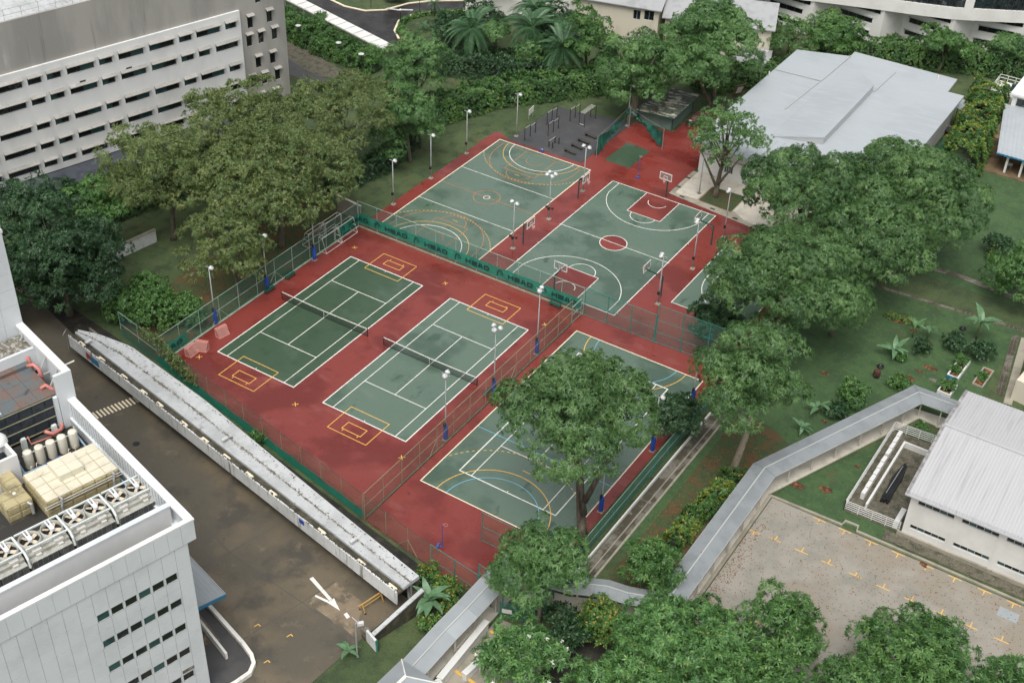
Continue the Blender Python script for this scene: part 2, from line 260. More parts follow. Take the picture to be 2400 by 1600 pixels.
# ------------------------------------------------------------------ mesh and object helpers
COL = S.collection
class MB:
    """collects faces for ONE mesh"""
    def __init__(s): s.v = []; s.f = []
    def quad(s, a, b, c, d):
        i = len(s.v); s.v += [tuple(a), tuple(b), tuple(c), tuple(d)]; s.f.append((i, i+1, i+2, i+3)); return s
    def poly(s, pts):
        i = len(s.v); s.v += [tuple(p) for p in pts]; s.f.append(tuple(range(i, i+len(pts)))); return s
    def box(s, x0, x1, y0, y1, z0, z1):
        i = len(s.v)
        s.v += [(x0,y0,z0),(x1,y0,z0),(x1,y1,z0),(x0,y1,z0),(x0,y0,z1),(x1,y0,z1),(x1,y1,z1),(x0,y1,z1)]
        s.f += [tuple(i+k for k in q) for q in ((0,3,2,1),(4,5,6,7),(0,1,5,4),(1,2,6,5),(2,3,7,6),(3,0,4,7))]
        return s
    def cbox(s, cx, cy, cz, sx, sy, sz, rz=0.0, tilt=None):
        m = Matrix.Translation((cx, cy, cz)) @ Matrix.Rotation(rz, 4, 'Z')
        if tilt: m = m @ Matrix.Rotation(tilt[0], 4, tilt[1])
        i = len(s.v)
        for dx, dy, dz in ((-1,-1,-1),(1,-1,-1),(1,1,-1),(-1,1,-1),(-1,-1,1),(1,-1,1),(1,1,1),(-1,1,1)):
            s.v.append(tuple(m @ Vector((dx*sx/2, dy*sy/2, dz*sz/2))))
        s.f += [tuple(i+k for k in q) for q in ((0,3,2,1),(4,5,6,7),(0,1,5,4),(1,2,6,5),(2,3,7,6),(3,0,4,7))]
        return s
    def bar(s, p, q, w, h=None, up=(0, 0, 1)):
        """square bar from p to q"""
        h = w if h is None else h
        p, q = Vector(p), Vector(q); d = (q-p)
        if d.length < 1e-6: return s
        d.normalize(); u = Vector(up)
        if abs(d.dot(u)) > 0.98: u = Vector((1, 0, 0))
        a = d.cross(u).normalized()*w/2; b = a.cross(d).normalized()*h/2
        i = len(s.v)
        for e in (p, q):
            for sa, sb in ((-1,-1),(1,-1),(1,1),(-1,1)): s.v.append(tuple(e+a*sa+b*sb))
        s.f += [tuple(i+k for k in z) for z in ((0,1,2,3),(7,6,5,4),(0,4,5,1),(1,5,6,2),(2,6,7,3),(3,7,4,0))]
        return s
    def tube(s, pts, rad, n=8, caps=True):
        """round tube through points, rad = number or list"""
        pts = [Vector(p) for p in pts]; k = len(pts)
        rad = [rad]*k if not isinstance(rad, (list, tuple)) else rad
        i0 = len(s.v); ref = None
        for j, p in enumerate(pts):
            d = (pts[min(j+1, k-1)]-pts[max(j-1, 0)]).normalized()
            if ref is None:
                ref = Vector((0, 0, 1)) if abs(d.z) < 0.9 else Vector((1, 0, 0))
            a = d.cross(ref).normalized(); b = d.cross(a).normalized(); ref = a.cross(d) if abs(d.dot(ref)) > 0.95 else ref
            for t in range(n):
                w = 2*PI*t/n
                s.v.append(tuple(p + (a*math.cos(w)+b*math.sin(w))*rad[j]))
        for j in range(k-1):
            for t in range(n):
                u = (t+1) % n
                s.f.append((i0+j*n+t, i0+j*n+u, i0+(j+1)*n+u, i0+(j+1)*n+t))
        if caps:
            s.f.append(tuple(i0+t for t in range(n))[::-1]); s.f.append(tuple(i0+(k-1)*n+t for t in range(n)))
        return s
    def lathe(s, c, prof, n=16, axis=None):
        """profile [(r, z)] turned about z at c"""
        i0 = len(s.v); c = Vector(c)
        M = axis if axis is not None else Matrix.Identity(3)
        for r, z in prof:
            for t in range(n):
                w = 2*PI*t/n
                s.v.append(tuple(c + M @ Vector((r*math.cos(w), r*math.sin(w), z))))
        for j in range(len(prof)-1):
            for t in range(n):
                u = (t+1) % n
                s.f.append((i0+j*n+t, i0+j*n+u, i0+(j+1)*n+u, i0+(j+1)*n+t))
        return s
    def prism(s, poly, z0, z1, bottom=False):
        n = len(poly); i = len(s.v)
        s.v += [(p[0], p[1], z1) for p in poly] + [(p[0], p[1], z0) for p in poly]
        s.f.append(tuple(range(i, i+n)))
        for k in range(n): 
            m = (k+1) % n
            s.f.append((i+k, i+n+k, i+n+m, i+m))
        if bottom: s.f.append(tuple(i+n+k for k in range(n))[::-1])
        return s
    def build(s, name, material, parent=None, smooth=False, loc=None, rz=None):
        me = bpy.data.meshes.new(name)
        me.from_pydata(s.v, [], s.f); me.update()
        if smooth: me.polygons.foreach_set('use_smooth', [True]*len(me.polygons))
        return objm(name, me, material, parent, loc, rz)
def objm(name, me, material=None, parent=None, loc=None, rz=None):
    if material is not None and not me.materials:
        me.materials.append(MATS[material] if isinstance(material, str) else material)
    o = bpy.data.objects.new(name, me); COL.objects.link(o)
    if parent is not None: o.parent = parent
    if loc is not None: o.location = loc
    if rz is not None: o.rotation_euler = (0, 0, rz)
    return o
def tag(o, label=None, cat=None, group=None, kind=None):
    if label: o['label'] = label
    if cat: o['category'] = cat
    if group: o['group'] = group
    if kind: o['kind'] = kind
    return o
def thing(name, label, cat, loc=(0, 0, 0), rz=0.0, group=None):
    o = bpy.data.objects.new(name, None); COL.objects.link(o)
    o.location = loc; o.rotation_euler = (0, 0, rz); o.empty_display_size = 0.5
    return tag(o, label, cat, group)
def struct(name, mb, material, label=None, smooth=False, parent=None):
    o = mb.build(name, material, parent, smooth)
    if parent is None: tag(o, label or name.replace('_', ' '), name.split('_')[-1], kind='structure')
    return o
def inst(src, parent, loc=(0, 0, 0), rz=0.0, scale=None):
    """another object on the same mesh"""
    o = bpy.data.objects.new(src.name.split('.')[0], src.data); COL.objects.link(o)
    o.parent = parent; o.location = loc; o.rotation_euler = (0, 0, rz)
    if scale: o.scale = scale
    return o
def dup(root, loc, rz, label=None, group=None):
    def cp(o, par):
        c = o.copy(); COL.objects.link(c); c.parent = par
        for ch in KIDS.get(o.name, []): cp(ch, c)
        return c
    kids = {}
    global KIDS
    KIDS = {}
    def walk(o):
        KIDS[o.name] = list(o.children)
        for ch in o.children: walk(ch)
    walk(root)
    r = cp(root, None); r.location = loc; r.rotation_euler = (0, 0, rz)
    if label: r['label'] = label
    if group: r['group'] = group
    return r
def wall_open(mb, x0, x1, z0, z1, y, opens, depth=0.2):
    """wall face in the plane y (facing -y) with rectangular openings (xa, xb, za, zb) and their reveals"""
    xs = sorted({x0, x1} | {v for o in opens for v in o[:2] if x0 < v < x1})
    zs = sorted({z0, z1} | {v for o in opens for v in o[2:] if z0 < v < z1})
    for i in range(len(xs)-1):
        for j in range(len(zs)-1):
            mx, mz = (xs[i]+xs[i+1])/2, (zs[j]+zs[j+1])/2
            if any(o[0] < mx < o[1] and o[2] < mz < o[3] for o in opens): continue
            mb.quad((xs[i], y, zs[j]), (xs[i+1], y, zs[j]), (xs[i+1], y, zs[j+1]), (xs[i], y, zs[j+1]))
    for a, b, c, d in opens:
        Y = y+depth
        mb.quad((a, y, c), (a, Y, c), (b, Y, c), (b, y, c)); mb.quad((a, y, d), (b, y, d), (b, Y, d), (a, Y, d))
        mb.quad((a, y, c), (a, y, d), (a, Y, d), (a, Y, c)); mb.quad((b, y, c), (b, Y, c), (b, Y, d), (b, y, d))
    return mb

mat('dry_leaf', (0.20, 0.085, 0.030), [((0.10, 0.045, 0.022), 3.0, 0.45, 0.6), ((0.30, 0.16, 0.05), 2.0, 0.55, 0.7)], 0.8)
# ================================================================== THE SETTING
gm = MB()
for i in range(24):
    for j in range(24):
        x0, y0 = -500+i*42, -250+j*42
        gm.quad((x0, y0, -0.05), (x0+42, y0, -0.05), (x0+42, y0+42, -0.05), (x0, y0+42, -0.05))
struct('ground', gm, 'grass', 'grass ground round the courts and buildings')
def sheet(name, poly, z, material, label, z0=-0.06):
    return struct(name, MB().prism(poly, z0, z), material, label)
NB = (31.3, -34.5)
def ab(a, b):            # plan frame of the near building: a along its windowed front, b along the road side
    return (NB[0]-0.2588*a-0.9659*b, NB[1]-0.9659*a+0.2588*b)
sheet('lawn', [(50.9, -1), (57, -1), (57, 9), (66, 36), (73.5, 36.5), (73.8, 57.5), (55, 56.0), (55, 62), (76, 62), (76, 93), (50.9, 93)], -0.02, 'lawn', 'mown lawn and garden on the right')
sheet('lawn', [(61.2, 14.2), (72.0, 14.4), (72.0, 33.0), (69.5, 33.4), (61.6, 16.4)], -0.02, 'lawn', 'small lawn between the covered walkway and the car park kerb')
sheet('leaf_litter', [(52.8, -5), (57.8, -5), (57.8, 16), (60, 22), (56, 24), (52.8, 24)], -0.012, 'grass_litter', 'grass strewn with fallen leaves beside the drain')
sheet('leaf_litter', [(-12, -4), (-4.4, -4.6), (-4.0, 32), (-14, 34), (-16, 20)], -0.02, 'grass_litter', 'leaf strewn ground behind the left fence')
sheet('leaf_litter', [(-4, 32), (-3.7, 62), (-0.9, 62), (-0.9, 74.5), (-8, 70), (-14, 56)], -0.035, 'grass', 'rough grass along the red court edge')
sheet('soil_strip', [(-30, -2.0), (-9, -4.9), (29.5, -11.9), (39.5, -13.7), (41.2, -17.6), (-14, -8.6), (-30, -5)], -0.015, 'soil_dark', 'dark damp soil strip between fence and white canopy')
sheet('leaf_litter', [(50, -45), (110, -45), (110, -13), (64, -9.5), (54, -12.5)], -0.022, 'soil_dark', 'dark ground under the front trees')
sheet('road', [ab(*p) for p in ((-18.6, -3.2), (-12.2, -4.1), (-7, -5.0), (0, -6.2), (25, -10), (25, 90), (-15, 90), (-14.5, 52), (-16, 44))], 0.0, 'asphalt', 'stained asphalt service road')
sheet('road_patch', [ab(*p) for p in ((-11.5, 2.5), (-12.6, 2.75), (-13.8, 2.6), (-14.9, 2.8), (-15.1, 1.2), (-15.3, -.4), (-15.0, -1.3), (-14.0, -1.9), (-13.1, -3.0), (-12.3, -3.2), (-12.2, -1.8), (-11.8, .3))], 0.006, 'patch', 'pale concrete patch in the road')
sheet('road', [(-75, 92), (-57.5, 81.6), (-33.2, 76.2), (-33.8, 79.4), (-36.4, 81.4), (-38.2, 85.1), (-37.9, 88.6), (-36.0, 91.7), (-32.4, 94.9), (-20, 101), (-22, 108), (-34.9, 98.7), (-38.8, 95.5), (-41.4, 92.2), (-42.9, 87.6), (-45.4, 85.2), (-49.3, 84.6), (-53.1, 85.4), (-70, 97)], -0.01, 'asphalt_wet', 'wet black driveway curving past the lawn')
def ribbon(pts, w, z0, z1):
    m = MB()
    L, Rr = [], []
    n = len(pts)
    for i, p in enumerate(pts):
        a, b = Vector(pts[max(i-1, 0)]), Vector(pts[min(i+1, n-1)])
        d = (b-a).normalized(); q = Vector((-d.y, d.x))*w/2
        L.append(Vector(p)+q); Rr.append(Vector(p)-q)
    for i in range(n-1):
        a, b, c, d = L[i], L[i+1], Rr[i+1], Rr[i]
        for A, B, zz in ((d, c, 1), (b, a, 1)):
            m.quad((A.x, A.y, z0), (B.x, B.y, z0), (B.x, B.y, z1), (A.x, A.y, z1))
        m.quad((d.x, d.y, z1), (c.x, c.y, z1), (b.x, b.y, z1), (a.x, a.y, z1))
    for A, B in ((L[0], Rr[0]), (Rr[-1], L[-1])):
        m.quad((A.x, A.y, z0), (B.x, B.y, z0), (B.x, B.y, z1), (A.x, A.y, z1))
    return m
struct('kerb', ribbon([(-53.1, 85.2), (-49.3, 84.4), (-45.4, 85.0), (-42.9, 87.4), (-41.4, 92.1), (-38.8, 95.5), (-34.9, 98.6), (-22, 108)], 0.35, -0.05, 0.12), 'line_cream', 'yellowish kerb round the far lawn')
struct('kerb', ribbon([(-34.0, 79.3), (-36.5, 81.5), (-38.3, 85.1), (-38.0, 88.6), (-36.1, 91.8), (-32.4, 95.0), (-20, 101)], 0.35, -0.05, 0.12), 'line_cream', 'yellowish kerb round the planted island')
sheet('paving', [(-50, 66.5), (-46, 60), (-35.6, 60.6), (-31, 63.6), (-35.4, 65.0), (-48.6, 68.6)], -0.02, 'gravel', 'weedy strip of paving behind the concrete block')
sheet('path', [(-50, 62), (-40, 58.5), (-30, 58), (-30, 60.2), (-38.5, 61.3), (-44, 63)], -0.012, 'asphalt_grey', 'grey path behind the concrete block')
# red court surface
RED = [(-3.75, -5.2), (29.5, -11.6), (38.8, -13.1), (44.7, -13.4), (48.25, -8.5), (48.25, 25.5), (49.6, 30), (49.6, 58.6), (39.4, 59.4), (25.1, 61.1), (25.1, 85), (20.6, 87), (17.5, 85.6), (17.5, 77.3), (11.35, 76.6), (11.3, 61.25), (-0.6, 60.95), (-2.9, 62.2), (-3.6, 61.6)]
red = sheet('red_court_surface', RED, 0.0, 'red', 'wet red acrylic surface round the courts', -0.08)
sheet('fitness_pad', [(-0.75, 61.0), (11.2, 61.25), (11.25, 76.4), (9.4, 75.8), (-0.4, 74.0)], 0.004, 'rubber', 'dark rubber pad of the fitness corner')
sheet('practice_mat', [(13.45, 63.95), (17.45, 64.0), (17.45, 70.1), (13.6, 70.45)], 0.006, 'green_dark', 'small green practice rectangle by the nets', 0.0)
# concrete apron in front of the hall with its grass square
sheet('apron', [(25.1, 61.15), (39.4, 59.45), (49.6, 58.65), (49.6, 68.3), (25.1, 68.6)], 0.03, 'concrete', 'concrete drain edge in front of the hall')
sheet('pavement', [(25.8, 61.75), (29.0, 61.85), (29.2, 66.3), (34.2, 66.5), (34.3, 62.0), (36.7, 60.5), (49, 59.6), (49, 69.5), (25.8, 68.9)], 0.06, 'concrete_pale', 'pale pavement in front of the hall', 0.0)
sheet('grass_square', [(29.25, 61.8), (34.15, 61.55), (34.1, 66.35), (29.3, 66.15)], 0.045, 'grass_litter', 'square of worn grass round the hall tree', 0.0)
for k, (x, y) in enumerate(((27.0, 61.3), (25.45, 63.4), (25.4, 66.4), (31.8, 60.85), (35.3, 60.4))):
    g = MB().box(x-0.35, x+0.35, y-0.15, y+0.15, 0.03, 0.045)
    for q in range(5): g.box(x-0.32+q*0.14, x-0.27+q*0.14, y-0.14, y+0.14, 0.0455, 0.06)
    tag(g.build('drain_grate', 'black'), ['dark drain grate at the apron edge nearest the white backboard', 'dark drain grate at the apron corner', 'dark drain grate by the hall wall corner', 'dark drain grate below the hall tree', 'dark drain grate rightmost along the apron edge'][k], 'drain grate', 'drain grates along the hall apron')
# car park, kerbs and paths
sheet('car_park', [(61.0, -9.5), (64, -12.5), (120, -12.5), (120, 13.85), (61.0, 13.85)], 0.0, 'carpark', 'leaf specked concrete car park')
struct('kerb', ribbon([(60.6, 14.0), (68.2, 14.2), (68.3, 14.9), (69.6, 14.95), (69.7, 14.2), (76.8, 14.2), (120, 14.0)], 0.25, -0.05, 0.14), 'concrete', 'concrete kerb along the far side of the car park')
struct('kerb', ribbon([(60.75, 14.0), (60.75, -6.0)], 0.35, -0.05, 0.16), 'concrete', 'concrete kerb between the car park and the covered walkway')
sheet('drain_bed', [(72.0, 14.75), (120, 14.85), (120, 16.2), (72.0, 16.1)], 0.02, 'gravel', 'gravel strip below the white building')
sheet('path', [(46.95, -34), (54.5, -34), (53, -13.8), (47.0, -14.6)], 0.0, 'concrete', 'paved court between low white walls')
def paved(name, poly2, cell, material, label):
    pass
# painted bays of the car park
pm = MB()
for i, x in enumerate((63.6, 66.3, 69.0, 71.7, 74.4, 77.1, 79.9, 82.6, 85.4, 88.1, 90.8)):
    pm.box(x-0.65, x+0.65, 8.56, 8.66, 0.0, 0.005); pm.box(x-0.05, x+0.05, 8.66, 9.25, 0.0, 0.005)
for i, x in enumerate((66.1, 68.7, 71.4, 74.1, 76.9, 79.6, 82.4, 85.1, 87.9)):
    pm.box(x-0.65, x+0.65, 13.62, 13.72, 0.0, 0.005); pm.box(x-0.05, x+0.05, 13.05, 13.62, 0.0, 0.005)
for x, y in ((61.5, 8.5), (61.6, -2.1), (63.9, -1.9), (66.6, -1.8), (69.3, -1.8)):
    pm.box(x-0.55, x+0.55, y-0.05, y+0.05, 0.0, 0.005); pm.box(x-0.05, x+0.05, y-0.65, y-0.05, 0.0, 0.005)
struct('bay_marking', pm, 'line_yellow', 'yellow T marks of the parking bays')
sheet('cover_plate', [(84.15, 11.35), (86.0, 11.35), (85.95, 12.6), (84.15, 12.65)], 0.012, 'roof_walk_clean', 'grey steel cover plate in the car park', 0.0)
sheet('drain_cover', [(76.2, 13.5), (76.95, 13.3), (76.9, 13.95), (76.2, 14.0)], 0.008, 'soil', 'leaf choked drain in the car park', 0.0)
# the right hand drain: two kerbs and a wet bed
struct('drain_bed', MB().prism([(50.25, -6.0), (51.5, -5.6), (51.8, 25), (50.3, 25)], -0.06, -0.01), 'concrete_dirty', 'silted concrete drain along the right fence')
struct('drain_wall', ribbon([(50.05, -6.2), (50.25, 25.5)], 0.16, -0.1, 0.32), 'offwhite', 'pale wall along the drain by the right fence')
struct('drain_wall', ribbon([(51.7, -5.5), (51.95, 25.5)], 0.22, -0.1, 0.10), 'concrete', 'low concrete lip on the lawn side of the drain')
struct('drain_wall', ribbon([(51.0, -5.8), (51.3, 25.2)], 0.12, -0.1, 0.05), 'concrete', 'thin concrete rib along the middle of the drain')
# stone paths in the garden: single stones
def stone_row(p, q, w, n, name, label, rows=1, seed=1):
    rnd = random.Random(seed)
    root = struct(name, ribbon([p, q], w, -0.05, 0.0), 'stone_path', label)
    p, q = Vector(p), Vector(q); d = (q-p); L = d.length; d.normalize(); nn = Vector((-d.y, d.x))
    base = None
    for i in range(n):
        for r in range(rows):
            c = p + d*(L*(i+0.5)/n) + nn*((r-(rows-1)/2)*w/rows)
            m = MB().cbox(0, 0, 0.02, L/n*0.86, w/rows*0.86, 0.05)
            if base is None:
                base = m.build('paving_stone', 'concrete_dirty', root, loc=(c.x, c.y, rnd.uniform(0, .02)), rz=math.atan2(d.y, d.x)+rnd.uniform(-.06, .06))
            else:
                inst(base, root, (c.x, c.y, rnd.uniform(0, .02)), math.atan2(d.y, d.x)+rnd.uniform(-.06, .06), (rnd.uniform(.85, 1.05), rnd.uniform(.85, 1.05), 1))
stone_row((55.0, 56.1), (75.5, 57.6), 0.55, 40, 'garden_path', 'narrow stone edging across the lawn', seed=2)
stone_row((73.6, 56.0), (75.2, 43.5), 0.8, 26, 'garden_path', 'stone path running down to the white roofed building', 2, seed=3)
struct('path', ribbon([(74.7, 56.0), (76.4, 42.5)], 0.9, -0.05, 0.01), 'concrete', 'concrete path beside the stone path')
struct('path', ribbon([(60.5, 64.2), (64, 64.6), (70, 63.9), (80, 63)], 1.0, -0.05, 0.0), 'concrete_dirty', 'worn grey path crossing the lawn')
sheet('veranda_floor', [(57.5, 93.5), (76, 93.5), (76, 98.5), (57.5, 98.5)], 0.02, 'brown_wall', 'brown floor of the veranda')
for k, (x, y, r, e) in enumerate(((65.6, 40.6, 0.9, .7), (57.7, 36.0, .6, .6), (65.0, 18.1, .75, .7), (63.3, 49.8, .6, .4), (65.4, 48.6, .7, .4), (67.2, 43.9, .9, .5), (66.4, 42.6, .6, .4), (60.7, 50.6, 1.6, .3), (66.4, 23.2, .5, .5), (60.9, 28.0, .5, .5), (64.3, 55.5, .3, .5), (62.3, 17.0, .9, .6))):
    rnd = random.Random(k)
    pts = [(x+r*math.cos(t*PI/8)*rnd.uniform(.75, 1.15), y+r*e*math.sin(t*PI/8)*rnd.uniform(.75, 1.15)) for t in range(16)]
    sheet('bare_soil', pts, -0.008, 'soil', 'patch of bare reddish soil in the garden')

# ================================================================== COURTS AND THEIR LINES
class Lines:
    def __init__(s, z): s.mb = MB(); s.z = z; s.k = 0
    def nz(s): s.k += 1; return s.z + (s.k % 3)*0.0007
    def seg(s, p, q, w=0.09):
        p, q = Vector(p), Vector(q); d = (q-p).normalized(); n = Vector((-d.y, d.x))*w/2; z = s.nz()
        s.mb.quad((p.x-n.x, p.y-n.y, z), (q.x-n.x, q.y-n.y, z), (q.x+n.x, q.y+n.y, z), (p.x+n.x, p.y+n.y, z))
    def rect(s, x0, x1, y0, y1, w=0.09):
        h = w/2
        s.seg((x0-h, y0), (x1+h, y0), w); s.seg((x0-h, y1), (x1+h, y1), w)
        s.seg((x0, y0+h), (x0, y1-h), w); s.seg((x1, y0+h), (x1, y1-h), w)
    def arc(s, c, r, a0, a1, w=0.09, n=40, dash=0.0):
        z = s.nz()
        if dash: n = max(2, int(abs(a1-a0)*r/dash))
        for i in range(n):
            if dash and i % 2: continue
            t0, t1 = a0+(a1-a0)*i/n, a0+(a1-a0)*(i+1)/n
            A = [(c[0]+rr*math.cos(t), c[1]+rr*math.sin(t), z) for rr, t in ((r-w/2, t0), (r+w/2, t0), (r+w/2, t1), (r-w/2, t1))]
            s.mb.quad(*A)
    def build(s, name, material, parent): return s.mb.build(name, material, parent)
def clip_arc(c, r, xmax):
    """half angle at which a circle on a baseline stays inside |x| < xmax"""
    return 0.0 if r <= xmax else math.acos(xmax/r)
def court(x0, x1, y0, y1, material, label, name='court'):
    return struct(name, MB().box(x0, x1, y0, y1, -0.02, 0.004), material, label)
def tennis_lines(c, x0, y0, w, L):
    k = Lines(0.0085)
    k.rect(x0, x0+w, y0, y0+L, 0.13)
    s = w*0.125
    k.seg((x0+s, y0+.06), (x0+s, y0+L-.06)); k.seg((x0+w-s, y0+.06), (x0+w-s, y0+L-.06))
    m = y0+L/2; sv = L*0.2692
    k.seg((x0+s, m-sv), (x0+w-s, m-sv)); k.seg((x0+s, m+sv), (x0+w-s, m+sv)); k.seg((x0+w/2, m-sv), (x0+w/2, m+sv))
    k.seg((x0+w/2, y0), (x0+w/2, y0+.25)); k.seg((x0+w/2, y0+L), (x0+w/2, y0+L-.25))
    k.build('court_line', 'line_white', c)
def goal_boxes(c, x0):
    k = Lines(0.0115)
    for y0, y1, i0, i1, t in ((22.8, 26.7, 24.8, 25.8, 26.1), (1.0, -3.0, -1.15, -2.3, -2.62)):
        k.rect(x0+2.92, x0+7.95, min(y0, y1), max(y0, y1), .09)
        k.rect(x0+4.25, x0+6.68, min(i0, i1), max(i0, i1), .09)
        for x in (4.5, 6.45): k.seg((x0+x, i1), (x0+x, t), .09)
    k.build('goal_box_line', 'line_yellow', c)
TA = court(0, 10.97, 0, 23.77, 'green_dark', 'dark green tennis court on the left')
tennis_lines(TA, 0, 0, 10.97, 23.77); goal_boxes(TA, 0)
TB = court(15.19, 26.16, -0.2, 23.57, 'green', 'lighter green tennis court by the middle fence')
tennis_lines(TB, 15.19, -0.2, 10.97, 23.77); goal_boxes(TB, 15.19)
k = Lines(0.006)
for x, y in ((-0.9, 25.7), (12.9, 25.8), (-1.0, -1.9), (13.0, -2.1), (27.3, -2.4), (27.2, 25.6)):
    k.seg((x-.25, y-.25), (x+.25, y+.25), .09); k.seg((x-.25, y+.25), (x+.25, y-.25), .09)
k.build('cross_mark', 'line_yellow', red)
# far multi court
CA = court(-1.75, 13.3, 31.0, 60.3, 'green', 'green multi sport court beyond the banner fence')
k = Lines(0.0085); k.rect(-1.75, 13.3, 31.0, 60.3, 0.14); k.build('court_line', 'line_cream', CA)
k = Lines(0.0115); cx = 5.75
for y in (40.5, 50.5): k.seg((-1.7, y), (13.25, y))
k.arc((cx, 31.05), 4.9, 0, PI, .10); k.arc((cx, 60.25), 4.9, PI, 2*PI, .10); k.arc((cx, 45.6), .42, 0, 2*PI, .09)
k.build('court_line', 'line_white', CA)
k = Lines(0.0145)
for y, sg in ((31.05, 1), (60.25, -1)):
    k.arc((cx, y), 5.8, 0, sg*PI, .08)
    t = clip_arc(cx, 8.5, 7.4); k.arc((cx, y), 8.5, sg*t, sg*(PI-t), .09, dash=.26)
    k.seg((cx-.4, y+sg*7.2), (cx+.4, y+sg*7.2), .08)
k.build('court_line', 'line_yellow', CA)
k = Lines(0.0175)
k.seg((-1.7, 45.6), (13.25, 45.6), .07); k.arc((cx, 45.6), 1.8, 0, 2*PI, .07)
for y, sg in ((31.75, 1), (59.45, -1)):
    k.seg((-1.5, y), (13.0, y), .06)
    k.seg((cx-2.45, y), (cx-2.45, y+sg*5.8), .07); k.seg((cx+2.45, y), (cx+2.45, y+sg*5.8), .07); k.seg((cx-2.45, y+sg*5.8), (cx+2.45, y+sg*5.8), .07)
    k.arc((cx, y+sg*5.8), 1.8, 0, sg*PI, .07); k.arc((cx, y+sg*1.6), 1.25, 0, sg*PI, .07)
    k.arc((cx, y+sg*1.6), 6.4, 0, sg*PI, .07)
    for s in (-6.4, 6.4): k.seg((cx+s, y), (cx+s, y+sg*1.6), .07)
k.build('court_line', 'line_orange', CA)
# basketball court
CB = court(17.3, 32.9, 31.9, 59.5, 'green', 'wet green basketball court with red keys')
km = MB(); bx, xc = 2.45, 25.1
for y0, y1 in ((31.9, 37.6), (53.8, 59.5)): km.box(xc-bx, xc+bx, y0, y1, 0.0, 0.0065)
km.prism([(xc+1.75*math.cos(t*PI/24), 45.7+1.75*math.sin(t*PI/24)) for t in range(48)], 0.0, 0.0065)
km.build('key', 'red', CB)
k = Lines(0.0095)
k.rect(17.3, 32.9, 31.9, 59.5, .11); k.seg((17.1, 45.7), (33.1, 45.7)); k.arc((xc, 45.7), 1.75, 0, 2*PI, .10)
for y, sg in ((31.9, 1), (59.5, -1)):
    k.seg((xc-bx, y), (xc-bx, y+sg*5.7)); k.seg((xc+bx, y), (xc+bx, y+sg*5.7)); k.seg((xc-bx, y+sg*5.7), (xc+bx, y+sg*5.7))
    k.arc((xc, y+sg*5.7), 1.75, 0, sg*PI); k.arc((xc, y+sg*1.6), 1.3, sg*.1, sg*(PI-.1))
    k.arc((xc, y+sg*1.6), 6.9, sg*.19, sg*(PI-.19))
    for s in (-6.78, 6.78): k.seg((xc+s, y), (xc+s, y+sg*2.9))
    for s in (-1, 1):
        for dy in (1.75, 2.6, 3.5, 4.4): k.seg((xc+s*bx, y+sg*dy), (xc+s*(bx+.15), y+sg*dy), .07)
for x, s in ((17.3, -1), (32.9, 1)):
    for y in (35.4, 40.2, 51.2, 54.0): k.seg((x, y), (x+s*.18, y), .07)
k.build('court_line', 'line_white', CB)
CC = court(37.2, 46.7, 38.3, 53.2, 'green', 'green half court under the right hand trees')
k = Lines(0.0085); k.rect(37.2, 46.7, 38.3, 53.2, .11); k.arc((45.1, 45.75), 6.75, PI*.52, PI*1.48); k.arc((41.0, 45.75), 1.75, PI*.5, PI*1.5)
for s in (-6.7, 6.7): k.seg((44.7, 45.75+s), (46.65, 45.75+s))
k.build('court_line', 'line_white', CC)
# near multi court
CD = court(30.85, 47.05, -4.05, 26.7, 'green', 'green multi sport court under the tall tree')
k = Lines(0.0085); k.rect(30.85, 47.05, -4.05, 26.7, .12); k.build('court_line', 'line_cream', CD)
tennis_lines(CD, 33.2, -0.6, 11.3, 23.8)
xc = 38.9
k = Lines(0.0125)
for y, sg in ((-4.0, 1), (26.65, -1)):
    k.arc((xc, y), 6.1, 0, sg*PI, .09); t = clip_arc(xc, 9.05, 7.95); k.arc((xc, y), 9.05, sg*t, sg*(PI-t), .09, dash=.3); k.seg((xc-.45, y+sg*7), (xc+.45, y+sg*7), .08)
k.build('court_line', 'line_yellow', CD)
k = Lines(0.0155)
for y, sg in ((-4.0, 1), (26.65, -1)): k.arc((xc, y), 4.95, 0, sg*PI, .07)
for y in (6.1, 16.5): k.seg((30.9, y), (47.0, y), .07)
k.build('court_line', 'line_blue', CD)
# road paint
zm = MB()
for i in range(13):
    t = i/12; a = -9.2-4.9*t; b = 37.9-.4*t
    p0, p1 = ab(a, b-.62), ab(a, b+.62)
    d = Vector((p1[0]-p0[0], p1[1]-p0[1])).normalized(); n = Vector((-d.y, d.x))*.1
    zm.quad((p0[0]-n.x, p0[1]-n.y, .006), (p1[0]-n.x, p1[1]-n.y, .006), (p1[0]+n.x, p1[1]+n.y, .006), (p0[0]+n.x, p0[1]+n.y, .006))
struct('road_marking', zm, 'line_cream', 'faded yellow bars painted across the road')
am = MB()
def abz(a, b, z=.011): return (*ab(a, b), z)
am.poly([abz(-13.68, 4.7), abz(-13.30, 4.7), abz(-13.12, 1.35), abz(-13.42, 1.35)])
am.poly([abz(-13.62, 1.34), abz(-12.85, 1.34), abz(-13.15, -.2)])
am.poly([abz(-12.6, 2.75), abz(-12.42, 2.62), abz(-12.83, 1.33), abz(-13.1, 1.36)])
am.poly([abz(-13.15, -.75), abz(-13.5, -.75), abz(-13.4, -1.35), abz(-13.05, -1.35)])
struct('road_marking', am, 'line_white', 'white arrow painted on the road')
sm = MB()
